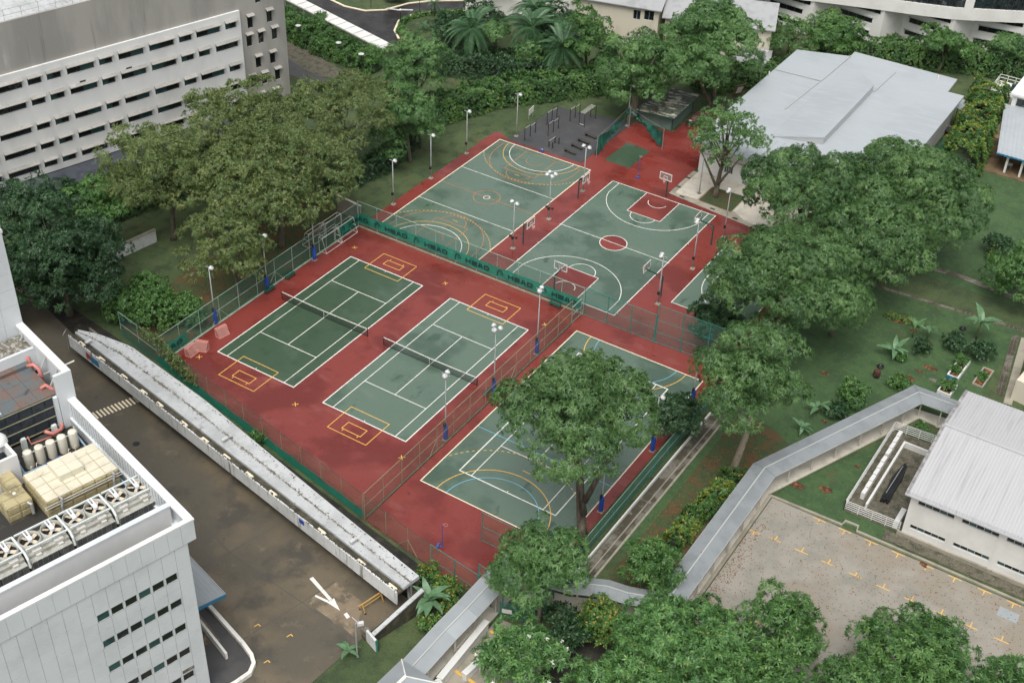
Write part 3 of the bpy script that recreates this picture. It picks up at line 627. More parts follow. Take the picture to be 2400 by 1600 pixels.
for pts in (((-14.9, 2.9), (-.5, 2.5)), ((-16.2, 12.3), (-.6, 12.0)), ((-15.4, 22.2), (-.6, 21.9)), ((-12.2, -3.6), (-9.6, 12), (-9.3, 30), (-9.0, 44)), ((-13.8, 33.1), (-.8, 32.8))):
    for q0, q1 in zip(pts[:-1], pts[1:]):
        A_ = Vector(ab(*q0)); B_ = Vector(ab(*q1)); D_ = (B_-A_).normalized(); N_ = Vector((-D_.y, D_.x))*.035
        sm.quad((A_.x-N_.x, A_.y-N_.y, .004), (B_.x-N_.x, B_.y-N_.y, .004), (B_.x+N_.x, B_.y+N_.y, .004), (A_.x+N_.x, A_.y+N_.y, .004))
struct('road_joint', sm, 'asphalt_grey', 'dark joints between the road slabs')
sheet('manhole', [(ab(-10.6, 31.2)[0]+.38*math.cos(t*PI/8), ab(-10.6, 31.2)[1]+.38*math.sin(t*PI/8)) for t in range(16)], .006, 'black', 'dark round manhole in the road', 0.0)
em = MB()
for a, b in ((-6.6, 3.2), (-5.0, -.7), (-8.1, .4)):
    p = Vector(ab(a, b)); em.cbox(p.x, p.y, .008, .45, .09, .004, R(75)); em.cbox(p.x+.2, p.y+.16, .0085, .3, .09, .004, R(-15))
struct('road_marking', em, 'line_yellow', 'small yellow corner marks painted on the road')
# ================================================================== FENCES
def fence(p, q, n, h, post, rail, mesh, label, z0=0.0, rails=(1.0, .5, .02), braces=(), pw=.07, skirt=None, kerb=None, name='chain_link_fence', group='chain link fences round the courts', gap=()):
    p, q = Vector(p), Vector(q); d = q-p; L = d.length; rz = math.atan2(d.y, d.x)
    root = thing(name, label, 'fence', (p.x, p.y, z0), rz, group)
    st = L/n
    pb = MB().tube([(0, 0, -.1), (0, 0, h+.04)], pw/2, 6).build('post', post, root)
    for i in range(1, n+1): inst(pb, root, (i*st, 0, 0))
    for r in rails:
        MB().tube([(0, 0, h*r), (L, 0, h*r)], .032, 6).build('rail', rail, root)
    pan = None
    for i in range(n):
        if i in gap: continue
        if pan is None: pan = MB().quad((.04, -.012, .03), (st-.04, -.012, .03), (st-.04, -.012, h-.03), (.04, -.012, h-.03)).build('mesh_panel', mesh, root, loc=(i*st, 0, 0))
        else: inst(pan, root, (i*st, 0, 0))
    for i in braces:
        for s in (-1, 1):
            MB().tube([(i*st, 0, h*.5), (i*st+s*st*.42, -.02, .05)], .028, 6).build('brace', post, root)
    if skirt:
        m = MB(); kk = int(L/.6)
        for i in range(kk):
            x0, x1 = L*i/kk, L*(i+1)/kk
            f = lambda x: skirt[1]+.06*math.sin(x*1.7)+.05*math.sin(x*4.3+1)
            g = lambda x: .04*math.sin(x*2.9)+.03*math.sin(x*7.1)
            m.quad((x0, -.06+g(x0)*.4, skirt[0]), (x1, -.06+g(x1)*.4, skirt[0]), (x1, -.06-g(x1)*.4, f(x1)), (x0, -.06-g(x0)*.4, f(x0)))
        m.build('windscreen', skirt[2], root, smooth=True)
    if kerb:
        MB().box(0, L, -.14, .10, -.12, kerb[0]).build('kerb', kerb[1], root)
    return root
fence((-3.65, -5.15), (-3.65, 29.9), 11, 3.45, 'fence_pale', 'fence_pale', 'mesh_green', 'green chain link fence on the left of the tennis courts, tree side', braces=(3, 6), kerb=(.06, 'fence_pale'))
F2 = fence((-3.6, 29.95), (29.75, 29.95), 11, 3.75, 'fence_pale', 'fence_pale', 'mesh_green', 'tall mesh fence behind the tennis courts that carries the green banner', kerb=(.14, 'fence_olive'), rails=(1.0, .14))
fence((29.9, 29.95), (39.2, 29.95), 3, 3.85, 'fence_green', 'fence_green', 'mesh_green', 'teal framed fence between the basketball court and the near multi court', pw=.1, group='teal framed fences')
fence((39.3, 29.98), (48.9, 30.3), 3, 5.2, 'fence_green', 'fence_green', 'mesh_green', 'taller teal framed fence running in under the right hand trees', pw=.11, rails=(1.0, .62, .3, .02), group='teal framed fences')
F4 = fence((29.6, -11.45), (29.6, 27.5), 13, 3.3, 'fence_olive', 'fence_olive', 'mesh_olive', 'olive chain link fence between the tennis courts and the near multi court', braces=(4, 9), kerb=(.08, 'fence_dark'))
g = thing('fence_gate', 'mesh gate at the far end of the middle fence', 'gate', (29.6, 27.6, 0), R(90))
MB().bar((0, 0, 0), (0, 0, 2.3), .08).bar((2.1, 0, 0), (2.1, 0, 2.3), .08).bar((0, 0, 2.3), (2.1, 0, 2.3), .08).bar((0, 0, 1.15), (2.1, 0, 1.15), .06).bar((0, 0, .1), (2.1, 0, .1), .06).build('gate_frame', 'fence_pale', g)
MB().quad((.04, -.01, .1), (2.06, -.01, .1), (2.06, -.01, 2.26), (.04, -.01, 2.26)).build('mesh_panel', 'mesh_green', g)
MB().box(.95, 1.15, -.06, .06, 1.0, 1.4).build('lock_box', 'galv', g)
fence((-10.8, -3.95), (-3.9, -5.2), 2, 3.3, 'fence_pale', 'fence_pale', 'mesh_green', 'vine covered fence stub left of the tennis enclosure', skirt=(-.6, .9, 'mesh_dense'))
fence((-3.8, -5.25), (29.45, -11.5), 11, 3.25, 'fence_olive', 'fence_dark', 'mesh_olive', 'long front fence of the tennis courts with a green screen along its foot', skirt=(-.45, 1.15, 'banner'), rails=(1.0, .45, .05))
fence((29.7, -11.55), (38.5, -13.05), 3, 3.0, 'fence_olive', 'fence_dark', 'mesh_olive', 'rusty olive fence in front of the netball post', rails=(1.0, .05), braces=(2,))
fence((38.7, -13.08), (44.2, -13.7), 2, 3.05, 'fence_green', 'fence_green', 'mesh_olive', 'teal framed fence between the front shrubs and the red surface', rails=(1.0, .38), pw=.11, group='teal framed fences')
fence((44.3, -13.72), (47.1, -14.05), 2, 4.5, 'fence_green', 'fence_green', 'mesh_olive', 'teal framed fence panel standing over the covered walkway roof', rails=(1.0, .76, .02), pw=.12, group='teal framed fences')
fence((40.5, -7.5), (47.6, -7.5), 2, 3.7, 'fence_green', 'fence_green', 'mesh_olive', 'free standing teal ball fence behind the near goal line', rails=(1.0, .52, .02), pw=.1, group='teal framed fences')
fence((49.5, -9.6), (49.5, 25.0), 12, 2.3, 'fence_green', 'fence_pale', 'mesh_dense', 'dense green mesh fence along the drain on the right', rails=(1.0, .45), braces=(7,))
fence((47.0, -14.35), (49.7, -13.3), 1, 1.9, 'fence_green', 'fence_green', 'mesh_dense', 'low green mesh fence with a white notice by the walkway', rails=(1.0, .02), pw=.09, group='teal framed fences')
fence((49.75, -13.25), (50.05, -10.1), 1, 1.9, 'fence_green', 'fence_green', 'mesh_dense', 'low green mesh fence returning to the lower walkway', rails=(1.0, .02), pw=.09, group='teal framed fences')
n_ = thing('notice_board', 'blank white notice on the low green fence', 'sign', (47.25, -14.4, .75), R(21))
MB().box(0, .9, -.03, .0, 0, .5).build('panel', 'sign_white', n_); MB().bar((.05, .02, -.3), (.05, .02, .5), .03).build('bracket', 'fence_green', n_)
# ---- banner cloths with lettering
def cloth(root, x0, x1, z0, z1, sag=.05):
    m = MB(); n = int((x1-x0)/.35)
    def P(x, t):
        w = .025*math.sin(x*2.2+t*2)+.02*math.sin(x*5.1)
        return (x, -.05+w*math.sin(PI*t), z0+(z1-z0)*t+(t-.5)*sag*math.sin(x*2.05)+.02*math.sin(x*6.3)*t)
    for i in range(n):
        for j in range(4):
            a, b = x0+(x1-x0)*i/n, x0+(x1-x0)*(i+1)/n
            m.quad(P(a, j/4), P(b, j/4), P(b, (j+1)/4), P(a, (j+1)/4))
    return m.build('cloth', 'banner', root, smooth=True)
def glyphs(x, zb, w, h, word='HEAD', y=-.10):
    """wide block letters as flat strips standing in the plane y"""
    m = MB(); lw = w/len(word)*.86; st = w/len(word); t = h*.29; s = lw*.24
    yy = [y]
    def q(pts): m.poly([(px, yy[0], pz) for px, pz in pts])
    def rc(a, b, c, d): q([(a, c), (b, c), (b, d), (a, d)])
    for i, ch in enumerate(word):
        a = x+i*st; b = a+lw
        if ch == 'H':
            rc(a, a+s, zb, zb+h); rc(b-s, b, zb, zb+h); rc(a+s, b-s, zb+h/2-t/2, zb+h/2+t/2)
        elif ch == 'E':
            rc(a, a+s, zb, zb+h)
            for k in (0, h/2-t/2, h-t): rc(a+s, b, zb+k, zb+k+t)
        elif ch == 'A':
            c = (a+b)/2
            q([(a, zb), (a+s*1.1, zb), (c+s*.1, zb+h), (c-s*.9, zb+h)]); q([(b-s*1.1, zb), (b, zb), (c+s*.9, zb+h), (c+s*.1, zb+h)])
            rc(a+lw*.3, b-lw*.3, zb+h*.22, zb+h*.22+t*.9)
        elif ch == 'D':
            rc(a, a+s, zb, zb+h); rc(a+s, b-s*1.3, zb, zb+t); rc(a+s, b-s*1.3, zb+h-t, zb+h)
            q([(b-s*1.3, zb), (b-s*.3, zb+t*.5), (b, zb+h*.3), (b, zb+h*.7), (b-s*.3, zb+h-t*.5), (b-s*1.3, zb+h), (b-s*1.3, zb+h-t), (b-s, zb+h*.66), (b-s, zb+h*.34), (b-s*1.3, zb+t)])
    return m
def emblem(x, zb, w, h, y=-.10):
    """arched racket-head mark: a tapering arch with a short inner stroke"""
    m = MB(); n = 14
    for i in range(n):
        t0, t1 = PI*i/n, PI*(i+1)/n
        def P(t, r): 
            th = .12+.10*math.sin(t*.5)
            return (x+w/2-math.cos(t)*(w/2)*r, y, zb+h*.30+math.sin(t)*h*.70*r)
        m.quad(P(t0, .72), P(t1, .72), P(t1, 1), P(t0, 1))
    m.quad((x, y, zb), (x+w*.14, y, zb), (x+w*.14, y, zb+h*.3), (x, y, zb+h*.3))
    m.quad((x+w*.60, y, zb+h*.28), (x+w*.74, y, zb+h*.24), (x+w*.62, y, zb+h*.62), (x+w*.52, y, zb+h*.60))
    return m
bn = thing('windscreen_banner', 'long green banner with black HEAD lettering on the far tennis fence', 'banner', (0, 29.9, 0), 0, 'green HEAD banners')
cloth(bn, -3.45, 29.6, .62, 2.08)
glyphs(-3.55, .98, 1.75, .66, 'AD').build('lettering', 'banner_ink', bn)
for x in (.75, 6.9, 13.1, 19.3, 25.45): glyphs(x, .98, 3.6, .66).build('lettering', 'banner_ink', bn)
for x in (-.85, 5.25, 11.5, 17.7, 23.85): emblem(x, .86, .9, .95).build('emblem', 'banner_ink', bn)
bn = thing('windscreen_banner', 'green banner piece with an arched emblem round the fence corner by the goal frames', 'banner', (-3.6, 26.0, 0), R(90), 'green HEAD banners')
cloth(bn, 0, 3.85, .55, 1.9); emblem(.35, .62, .75, 1.0, y=-.10).build('emblem', 'banner_ink', bn); glyphs(2.0, 1.0, 1.75, .5, 'HE').build('lettering', 'banner_ink', bn)
bn = thing('windscreen_banner', 'short green banner piece near the pink goals', 'banner', (-3.6, -4.6, 0), R(90), 'green HEAD banners')
cloth(bn, .0, 3.6, .55, 1.9, .12); glyphs(1.0, .95, 2.0, .55, 'AD').build('lettering', 'banner_ink', bn)

# ================================================================== NETS AND POSTS
def tennis_net(x0, x1, y, label):
    t = thing('tennis_net', label, 'tennis net', ((x0+x1)/2, y, 0)); w = (x1-x0)/2
    for s in (-1, 1): MB().tube([(s*w, 0, 0), (s*w, 0, 1.12)], .05, 8).build('post', 'black', t)
    n = 24; f = lambda x: 1.07-.14*(1-abs(x)/w)
    m = MB(); b = MB(); lo = MB()
    for i in range(n):
        a, c = -w+2*w*i/n, -w+2*w*(i+1)/n
        m.quad((a, 0, .06), (c, 0, .06), (c, 0, f(c)-.06), (a, 0, f(a)-.06))
        b.bar((a, 0, f(a)-.02), (c, 0, f(c)-.02), .05, .10)
    m.build('netting', 'net_dark', t); b.build('head_band', 'line_white', t)
    MB().bar((-w, 0, .05), (w, 0, .05), .05, .07).build('bottom_cord', 'net_dark', t)
    MB().bar((0, -.035, .02), (0, -.035, .9), .06, .02).build('centre_strap', 'line_white', t)
tennis_net(-.85, 11.85, 11.885, 'tennis net across the dark green left court')
tennis_net(14.3, 27.05, 11.685, 'tennis net across the lighter tennis court')

def floodlight(loc, h, label, heads, pad=False, box=True, group='floodlight poles round the courts'):
    t = thing('floodlight_pole', label, 'floodlight', (loc[0], loc[1], 0), 0, group)
    MB().tube([(0, 0, 0), (0, 0, h*.4), (0, 0, h)], [.085, .075, .055], 10).build('pole', 'galv', t, smooth=True)
    MB().box(-.28, .28, -.28, .28, 0, .06).box(-.2, .2, -.2, .2, .06, .16).build('base_plate', 'concrete', t)
    if pad:
        MB().lathe((0, 0, .16), [(.0, 0), (.24, 0), (.24, 1.75), (.0, 1.75)], 12).build('padding', 'pad_blue', t, smooth=False)
        MB().box(-.1, .1, -.3, -.06, 1.95, 2.35).build('switch_box', 'black', t)
    elif box:
        MB().box(-.13, .13, -.3, -.06, 1.5, 1.85).build('switch_box', 'black', t)
        MB().bar((-.45, 0, 1.75), (.45, 0, 1.75), .06).cbox(-.45, 0, 1.75, .25, .25, .18).cbox(.45, 0, 1.75, .25, .25, .18).build('speaker_bracket', 'black', t) if box == 2 else None
    MB().bar((-.5, 0, h), (.5, 0, h), .06).build('cross_arm', 'galv', t)
    for dx, dy, az in heads:
        ax = Matrix.Rotation(az, 3, 'Z') @ Matrix.Rotation(R(28), 3, 'Y')
        hd = MB().lathe((dx, dy, h+.1), [(.0, .24), (.12, .22), (.22, .15), (.28, .05), (.30, -.05), (.26, -.06), (.0, -.03)], 14, ax).build('lamp_head', 'lamp_white', t, smooth=True)
        MB().lathe((dx, dy, h+.1), [(.0, .32), (.08, .31), (.09, .22)], 8, ax).build('ballast', 'galv', hd)
    return t
two = [(-.42, .05, R(180)), (.42, -.05, 0)]
four = [(-.45, .35, R(160)), (.45, .35, R(20)), (-.4, -.38, R(200)), (.4, -.38, R(-20))]
oneR = [(.4, 0, R(10))]
three = [(-.42, .25, R(150)), (.42, .25, R(30)), (.05, -.42, R(270))]
near_y = {'2.4': 'nearest the white canopy', '11.5': 'level with the tennis net', '20.3': 'nearest the banner'}
floodlight((-3.75, 3.7), 7.8, 'floodlight pole with blue padding at the left fence, by the pink goals', oneR, True)
floodlight((-3.5, 12.3), 7.7, 'floodlight pole with blue padding at the left fence, level with the net', oneR, True)
floodlight((-3.15, 20.6), 7.2, 'floodlight pole with blue padding at the left fence, in front of the goal frames', oneR, True)
floodlight((29.35, 2.4), 8.6, 'floodlight pole with blue padding at the middle fence, nearest the white canopy', [(.0, .3, R(90)), (.15, -.35, R(-40))], True)
floodlight((29.35, 11.5), 8.8, 'three headed floodlight pole with blue padding at the middle fence, by the net post', three, True)
floodlight((29.35, 20.3), 8.8, 'floodlight pole with blue padding at the middle fence, nearest the banner', [(.0, .3, R(90)), (.15, -.35, R(-40))], True)
for y, w in ((2.4, 'lowest on the right hand side, beside the tall tree trunk'), (13.2, 'whose white head shows just beyond the tall tree crown'), (22.4, 'at the far right corner of the near multi court')):
    floodlight((47.85, y), 7.2, 'floodlight pole with blue padding ' + w, oneR, True)
for y, w in ((36.9, 'nearest the banner'), (45.4, 'middle one'), (54.0, 'farthest one')):
    floodlight((-3.25, y), 6.55, 'grey floodlight pole along the grass edge of the far court, ' + w, oneR)
floodlight((-.35, 62.5), 6.6, 'grey floodlight pole at the corner of the fitness pad', oneR, box=False)
for y, w, hd in ((37.1, 'nearest the banner', two), (45.8, 'with four heads', four), (54.7, 'nearest the fitness pad', [(-.45, .1, R(180)), (.45, .1, 0)])):
    floodlight((15.35, y), 6.6, 'grey floodlight pole between the two far courts, ' + w, hd, box=2)
for y, w in ((37.0, 'nearest the teal fence'), (46.3, 'middle one'), (55.3, 'nearest the hall tree')):
    floodlight((36.05, y), 6.8, 'grey floodlight pole right of the basketball court, ' + w, [(-.3, .15, R(170)), (-.2, -.3, R(215))])
floodlight((28.5, 63.5), 7.0, 'thin grey pole standing on the pale pavement by the hall', oneR, box=False)
floodlight((11.1, 75.0), 6.4, 'grey pole between the green practice curtains and the shed', oneR, box=False)

def hoop(loc, rz, label, arm=1.3, short=False):
    """faces +x before turning"""
    t = thing('basketball_hoop', label, 'basketball hoop', (loc[0], loc[1], 0), rz, 'basketball hoops')
    H = 2.55 if short else 2.9
    MB().tube([(0, 0, 0), (0, 0, H)], .09, 10).build('post', 'hoop_green', t)
    MB().bar((0, 0, H-.05), (arm, 0, H+.05), .10).bar((0, 0, H-.7), (arm*.6, 0, H), .06).bar((arm*.75, 0, H+.05), (arm-.02, .5, H+.55), .045).bar((arm*.75, 0, H+.05), (arm-.02, -.5, H+.55), .045).build('arm', 'hoop_green', t)
    b = MB().box(arm, arm+.03, -.88, .88, 2.9, 3.92).build('backboard', 'board_glass', t)
    f = MB(); x = arm+.035
    for y0, y1, z0, z1 in ((-.9, .9, 2.88, 2.96), (-.9, .9, 3.86, 3.94), (-.9, -.82, 2.96, 3.86), (.82, .9, 2.96, 3.86)): f.box(x-.05, x+.012, y0, y1, z0, z1)
    f.build('board_frame', 'line_white', b)
    f = MB()
    for y0, y1, z0, z1 in ((-.3, .3, 3.03, 3.09), (-.3, .3, 3.42, 3.48), (-.3, -.24, 3.09, 3.42), (.24, .3, 3.09, 3.42)): f.box(x, x+.02, y0, y1, z0, z1)
    f.build('target_square', 'line_white', b)
    r = MB().tube([(x+.38+.23*math.cos(a*PI/9), .23*math.sin(a*PI/9), 3.05) for a in range(19)], .016, 5).bar((x, 0, 3.05), (x+.15, 0, 3.05), .1, .04).build('rim', 'hoop_red', t)
    MB().lathe((x+.38, 0, 2.65), [(.12, 0), (.15, .15), (.23, .4)], 10).build('net', 'net_light', r)
hoop((15.75, 52.7), 0, 'basketball hoop on the left sideline, farther from the banner', 1.0)
hoop((15.75, 38.9), 0, 'basketball hoop on the left sideline, nearer the banner', 1.0)
hoop((25.2, 60.1), R(-90), 'white edged basketball hoop at the far end before the hall pavement', .75)
hoop((24.9, 31.3), R(90), 'basketball hoop at the banner end, seen from behind', 1.3)
hoop((35.5, 52.7), R(180), 'basketball hoop with a bent green arm on the right sideline, nearest the hall', 2.2)
hoop((35.55, 38.7), R(180), 'basketball hoop with a bent green arm on the right sideline, nearest the teal fence', 2.2)
hoop((47.6, 45.75), R(180), 'basketball hoop of the half court under the right hand trees', 1.6)
def netball(loc, rz, label):
    t = thing('netball_post', label, 'netball post', (loc[0], loc[1], 0), rz, 'netball posts')
    MB().tube([(0, 0, .1), (0, 0, 3.0)], .04, 8).build('post', 'netball_blue', t)
    MB().box(-.4, .1, -.06, .06, 0, .08).cbox(-.42, 0, .11, .2, .6, .16).bar((-.38, 0, .15), (0, 0, .8), .04).build('base', 'netball_blue', t)
    MB().tube([(.33+.19*math.cos(a*PI/9), .19*math.sin(a*PI/9), 3.0) for a in range(19)], .016, 5).bar((0, 0, 2.98), (.15, 0, 3.0), .03).build('ring', 'pink', t)
netball((19.6, 62.6), R(100), 'blue netball post standing on the red surface beyond the basketball court')
netball((37.9, -10.3), R(20), 'blue netball post on the red surface inside the front fence')

def mini_goal(loc, rz, label, fallen=0.0):
    t = thing('mini_goal', label, 'goal', loc, rz, 'small pink goals')
    fr = MB(); r = .03
    A = [(0, 0, 0), (0, 0, 1.0), (1.4, 0, 1.0), (1.4, 0, 0)]
    for i in range(3): fr.tube([A[i], A[i+1]], r, 6)
    for x in (0, 1.4): fr.tube([(x, 0, 0), (x, .8, 0), (x, .35, 1.0), (x, 0, 1.0)], r, 6)
    fr.tube([(0, .8, 0), (1.4, .8, 0)], r, 6).tube([(0, .35, 1.0), (1.4, .35, 1.0)], r, 6)
    fr.build('frame', 'pink', t)
    MB().quad((0, .8, 0), (1.4, .8, 0), (1.4, .35, 1.0), (0, .35, 1.0)).quad((0, 0, 1), (1.4, 0, 1), (1.4, .35, 1), (0, .35, 1)).quad((0, 0, 0), (0, .8, 0), (0, .35, 1), (0, 0, 1)).quad((1.4, 0, 0), (1.4, .8, 0), (1.4, .35, 1), (1.4, 0, 1)).build('net', 'net_pink', t)
    return t
mini_goal((-2.0, 3.4, 0), R(-100), 'small pink goal nearest the blue padded pole')
mini_goal((-1.2, -.1, 0), R(200), 'small pink goal in the middle of the three')
mini_goal((-2.55, -1.2, 0), R(-85), 'small pink goal nearest the vine covered corner')

def goal_frame(loc, rz, label):
    t = thing('goal_frame', label, 'goal', loc, rz, 'white goal frames')
    m = MB(); r = .05
    m.tube([(0, 0, 0), (0, 0, 2.0), (3.0, 0, 2.0), (3.0, 0, 0)], r, 6)
    m.build('goal_mouth', 'line_white', t)
    m = MB()
    for x in (0, 3.0): m.tube([(x, 0, 2.0), (x, .55, 2.0), (x, 1.15, 0), (x, 0, 0)], .035, 6)
    m.tube([(0, 1.15, .02), (3, 1.15, .02)], .035, 6).tube([(0, .55, 2.0), (3, .55, 2.0)], .035, 6).tube([(0, .0, 1.0), (0, .85, 1.0)], .03, 6)
    m.build('back_frame', 'line_white', t)
goal_frame((-5.4, 22.3, 0), R(90), 'white goal frame stored behind the left fence, left one of the front pair')
goal_frame((-5.3, 25.5, 0), R(90), 'white goal frame stored behind the left fence, right one of the front pair')
goal_frame((-3.95, 25.5, 0.02), R(-90), 'white goal frame leaning at the left fence, back to back with the left one')
goal_frame((-3.95, 28.7, 0.02), R(-90), 'white goal frame leaning at the left fence, half behind the banner')

def bench(loc, rz, label, back=True, L=1.6, group='green benches round the tennis courts'):
    t = thing('bench', label, 'bench', loc, rz, group)
    for k in range(3): MB().box(-L/2, L/2, -.22+k*.15, -.10+k*.15, .42, .46).build('seat_slat', 'bench_green', t)
    if back:
        for k in range(2): MB().box(-L/2, L/2, .24, .28, .58+k*.17, .70+k*.17).build('back_slat', 'bench_green', t)
    for s in (-1, 1): MB().bar((s*L*.4, -.2, 0), (s*L*.4, -.2, .42), .05).bar((s*L*.4, .22, 0), (s*L*.4, .26, .88 if back else .42), .05).bar((s*L*.4, -.2, .40), (s*L*.4, .24, .40), .05).build('leg', 'bench_green', t)
bench((-3.0, 15.9, 0), R(90), 'green slatted bench at the left fence, farther of the two')
bench((-3.0, 12.2, 0), R(90), 'green slatted bench at the left fence, beside the padded pole')
bench((26.3, 29.3, 0), 0, 'dark green bench under the right end of the banner')
bench((28.8, 11.2, 0), R(-90), 'green bench at the middle fence by the three headed floodlight')

# ================================================================== FITNESS CORNER
FG = 'exercise bars of the fitness corner'
def pullup(x, ys, h, label):
    t = thing('exercise_bar', label, 'exercise bar', (x, ys[0], 0), 0, FG)
    for y in ys: MB().tube([(0, y-ys[0], 0), (0, y-ys[0], h)], .06, 8).build('post', 'steel_dark', t)
    for a, b, hh in zip(ys[:-1], ys[1:], (h-.08, h-.3)): MB().tube([(0, a-ys[0], hh), (0, b-ys[0], hh)], .025, 6).build('bar', 'steel_light', t)
pullup(1.3, (62.1, 63.6, 65.05), 2.0, 'three post pull up bars nearest the court, left row')
pullup(3.3, (65.3, 66.75, 68.2), 2.0, 'three post pull up bars in the middle of the pad')
pullup(1.4, (68.1, 69.5, 70.9), 2.0, 'three post pull up bars at the far left of the pad')
pullup(3.55, (71.1, 72.6, 73.95), 2.0, 'three post pull up bars by the overhead ladder')
t = thing('overhead_ladder', 'overhead ladder with pale rungs on dark posts', 'exercise bar', (5.25, 70.9, 0), 0, FG)
for dx, dy in ((0, 0), (.85, 0), (.05, 3.25), (.9, 3.25)): MB().tube([(dx, dy, 0), (dx, dy, 2.05)], .055, 8).build('post', 'steel_dark', t)
for dx in (0, .88): MB().bar((dx, 0, 2.05), (dx+.03, 3.25, 2.05), .07).build('rail', 'steel_dark', t)
for i in range(11): MB().tube([(0, .12+i*.3, 2.07), (.88, .12+i*.3, 2.07)], .03, 6).build('rung', 'steel_light', t)
MB().bar((.02, 0, .25), (.85, 0, .25), .06).build('step', 'steel_light', t)
t = thing('dip_bars', 'low dip bars on four short dark posts', 'exercise bar', (5.1, 62.6, 0), 0, FG)
for dx, dy in ((0, 0), (.6, 0), (.1, 1.5), (.7, 1.6)): MB().tube([(dx, dy, 0), (dx, dy, .95)], .085, 8).build('post', 'steel_dark', t)
MB().tube([(0, 0, .95), (.1, 1.5, .95)], .03, 6).build('bar', 'steel_light', t)
MB().tube([(.6, 0, .5), (.7, 1.6, .5)], .03, 6).tube([(0, 0, .45), (.6, 0, .45)], .025, 6).build('bar', 'steel_dark', t)
for i, y in enumerate((62.85, 64.75, 66.65, 68.7)):
    t = thing('sit_up_bench', ['dark sit up bench nearest the court', 'second dark sit up bench from the court', 'third dark sit up bench from the court', 'dark sit up bench farthest from the court'][i], 'bench', (7.6, y, 0), R(-3), 'sit up benches of the fitness corner')
    for k in range(3): MB().cbox(.9, -.17+k*.17, .36, 1.9, .15, .06, 0, (R(7), 'Y')).build('board', 'wood_dark', t)
    for dx, hh in ((.15, .42), (1.65, .25)): MB().box(dx-.05, dx+.05, -.2, .2, 0, hh).build('leg', 'black', t)
t = thing('information_board', 'cream information board beside the fitness pad', 'sign', (-1.5, 67.7, 0), R(97))
MB().box(0, 1.6, -.03, .03, .85, 1.75).build('panel', 'sign_white', t)
for x in (.1, 1.5): MB().bar((x, .05, 0), (x, .05, 1.7), .06).build('post', 'galv', t)
t = thing('sports_bag', 'small dark bag lying at the edge of the fitness pad', 'bag', (4.95, 60.9, .02), R(-8))
MB().box(-.35, .35, -.16, .16, 0, .12).cbox(0, 0, .18, .55, .26, .14).build('body', 'netball_blue', t); MB().tube([(-.2, 0, .22), (0, 0, .36), (.2, 0, .22)], .025, 6).build('strap', 'line_white', t)
# practice curtains hung on wires
def curtain(p, q, h0, h1, low0, low1, label, seed):
    p, q = Vector(p), Vector(q); d = q-p; L = d.length
    t = thing('practice_curtain', label, 'curtain', (p.x, p.y, 0), math.atan2(d.y, d.x), 'dark green practice curtains')
    m = MB(); n = 46; rows = 8; rnd = random.Random(seed)
    ph = [rnd.uniform(0, 6) for _ in range(4)]
    def P(i, j):
        x = L*i/n; u = j/rows; a = i/n
        top = h0+(h1-h0)*a - .5*math.sin(PI*a); bot = low0+(low1-low0)*a
        z = bot+(top-bot)*u
        y = (.16*math.sin(x*5.2+ph[0])+.1*math.sin(x*9.7+ph[1]))*(1-u*.55)+.12*math.sin(x*1.3+u*4+ph[2])
        return (x, y, z)
    for i in range(n):
        for j in range(rows): m.quad(P(i, j), P(i+1, j), P(i+1, j+1), P(i, j+1))
    m.build('cloth', 'curtain', t, smooth=True)
    MB().tube([(0, 0, 0), (0, 0, 3.3)], .04, 6).build('post', 'galv', t); MB().tube([(L, 0, 0), (L, 0, 3.3)], .04, 6).build('post', 'galv', t)
    MB().tube([(0, 0, 3.2), (L/2, 0, 3.1), (L, 0, 3.2)], .012, 4).build('wire', 'rope', t)
curtain((12.1, 64.0), (11.3, 75.0), 3.1, 3.0, .15, 2.4, 'dark green practice curtain sagging beside the fitness pad', 4)
curtain((11.6, 74.6), (18.6, 71.6), 3.05, 2.9, 2.85, .1, 'dark green practice curtain hanging in a triangle before the shed', 7)
# ================================================================== BUILDINGS
def window_set(root, opens, y, depth, glass, frame=None, mull=0, name='window', gname='pane'):
    """one window object per opening: frame with its panes as sub-parts"""
    for a, b, c, d in opens:
        Y = y+depth
        w = MB(); t = .05
        w.box(a, b, Y-.06, Y-.005, c, c+t).box(a, b, Y-.06, Y-.005, d-t, d).box(a, a+t, Y-.06, Y-.005, c+t, d-t).box(b-t, b, Y-.06, Y-.005, c+t, d-t)
        n = max(1, mull)
        for k in range(1, n):
            x = a+(b-a)*k/n; w.box(x-.025, x+.025, Y-.06, Y-.005, c+t, d-t)
        wo = w.build(name, frame or 'frame_dark', root)
        for k in range(n):
            x0, x1 = a+(b-a)*k/n, a+(b-a)*(k+1)/n
            g_ = glass[(int(abs(a*7))+k) % len(glass)] if isinstance(glass, (list, tuple)) else glass
            MB().quad((x0, Y, c), (x1, Y, c), (x1, Y, d), (x0, Y, d)).build(gname, g_, wo)
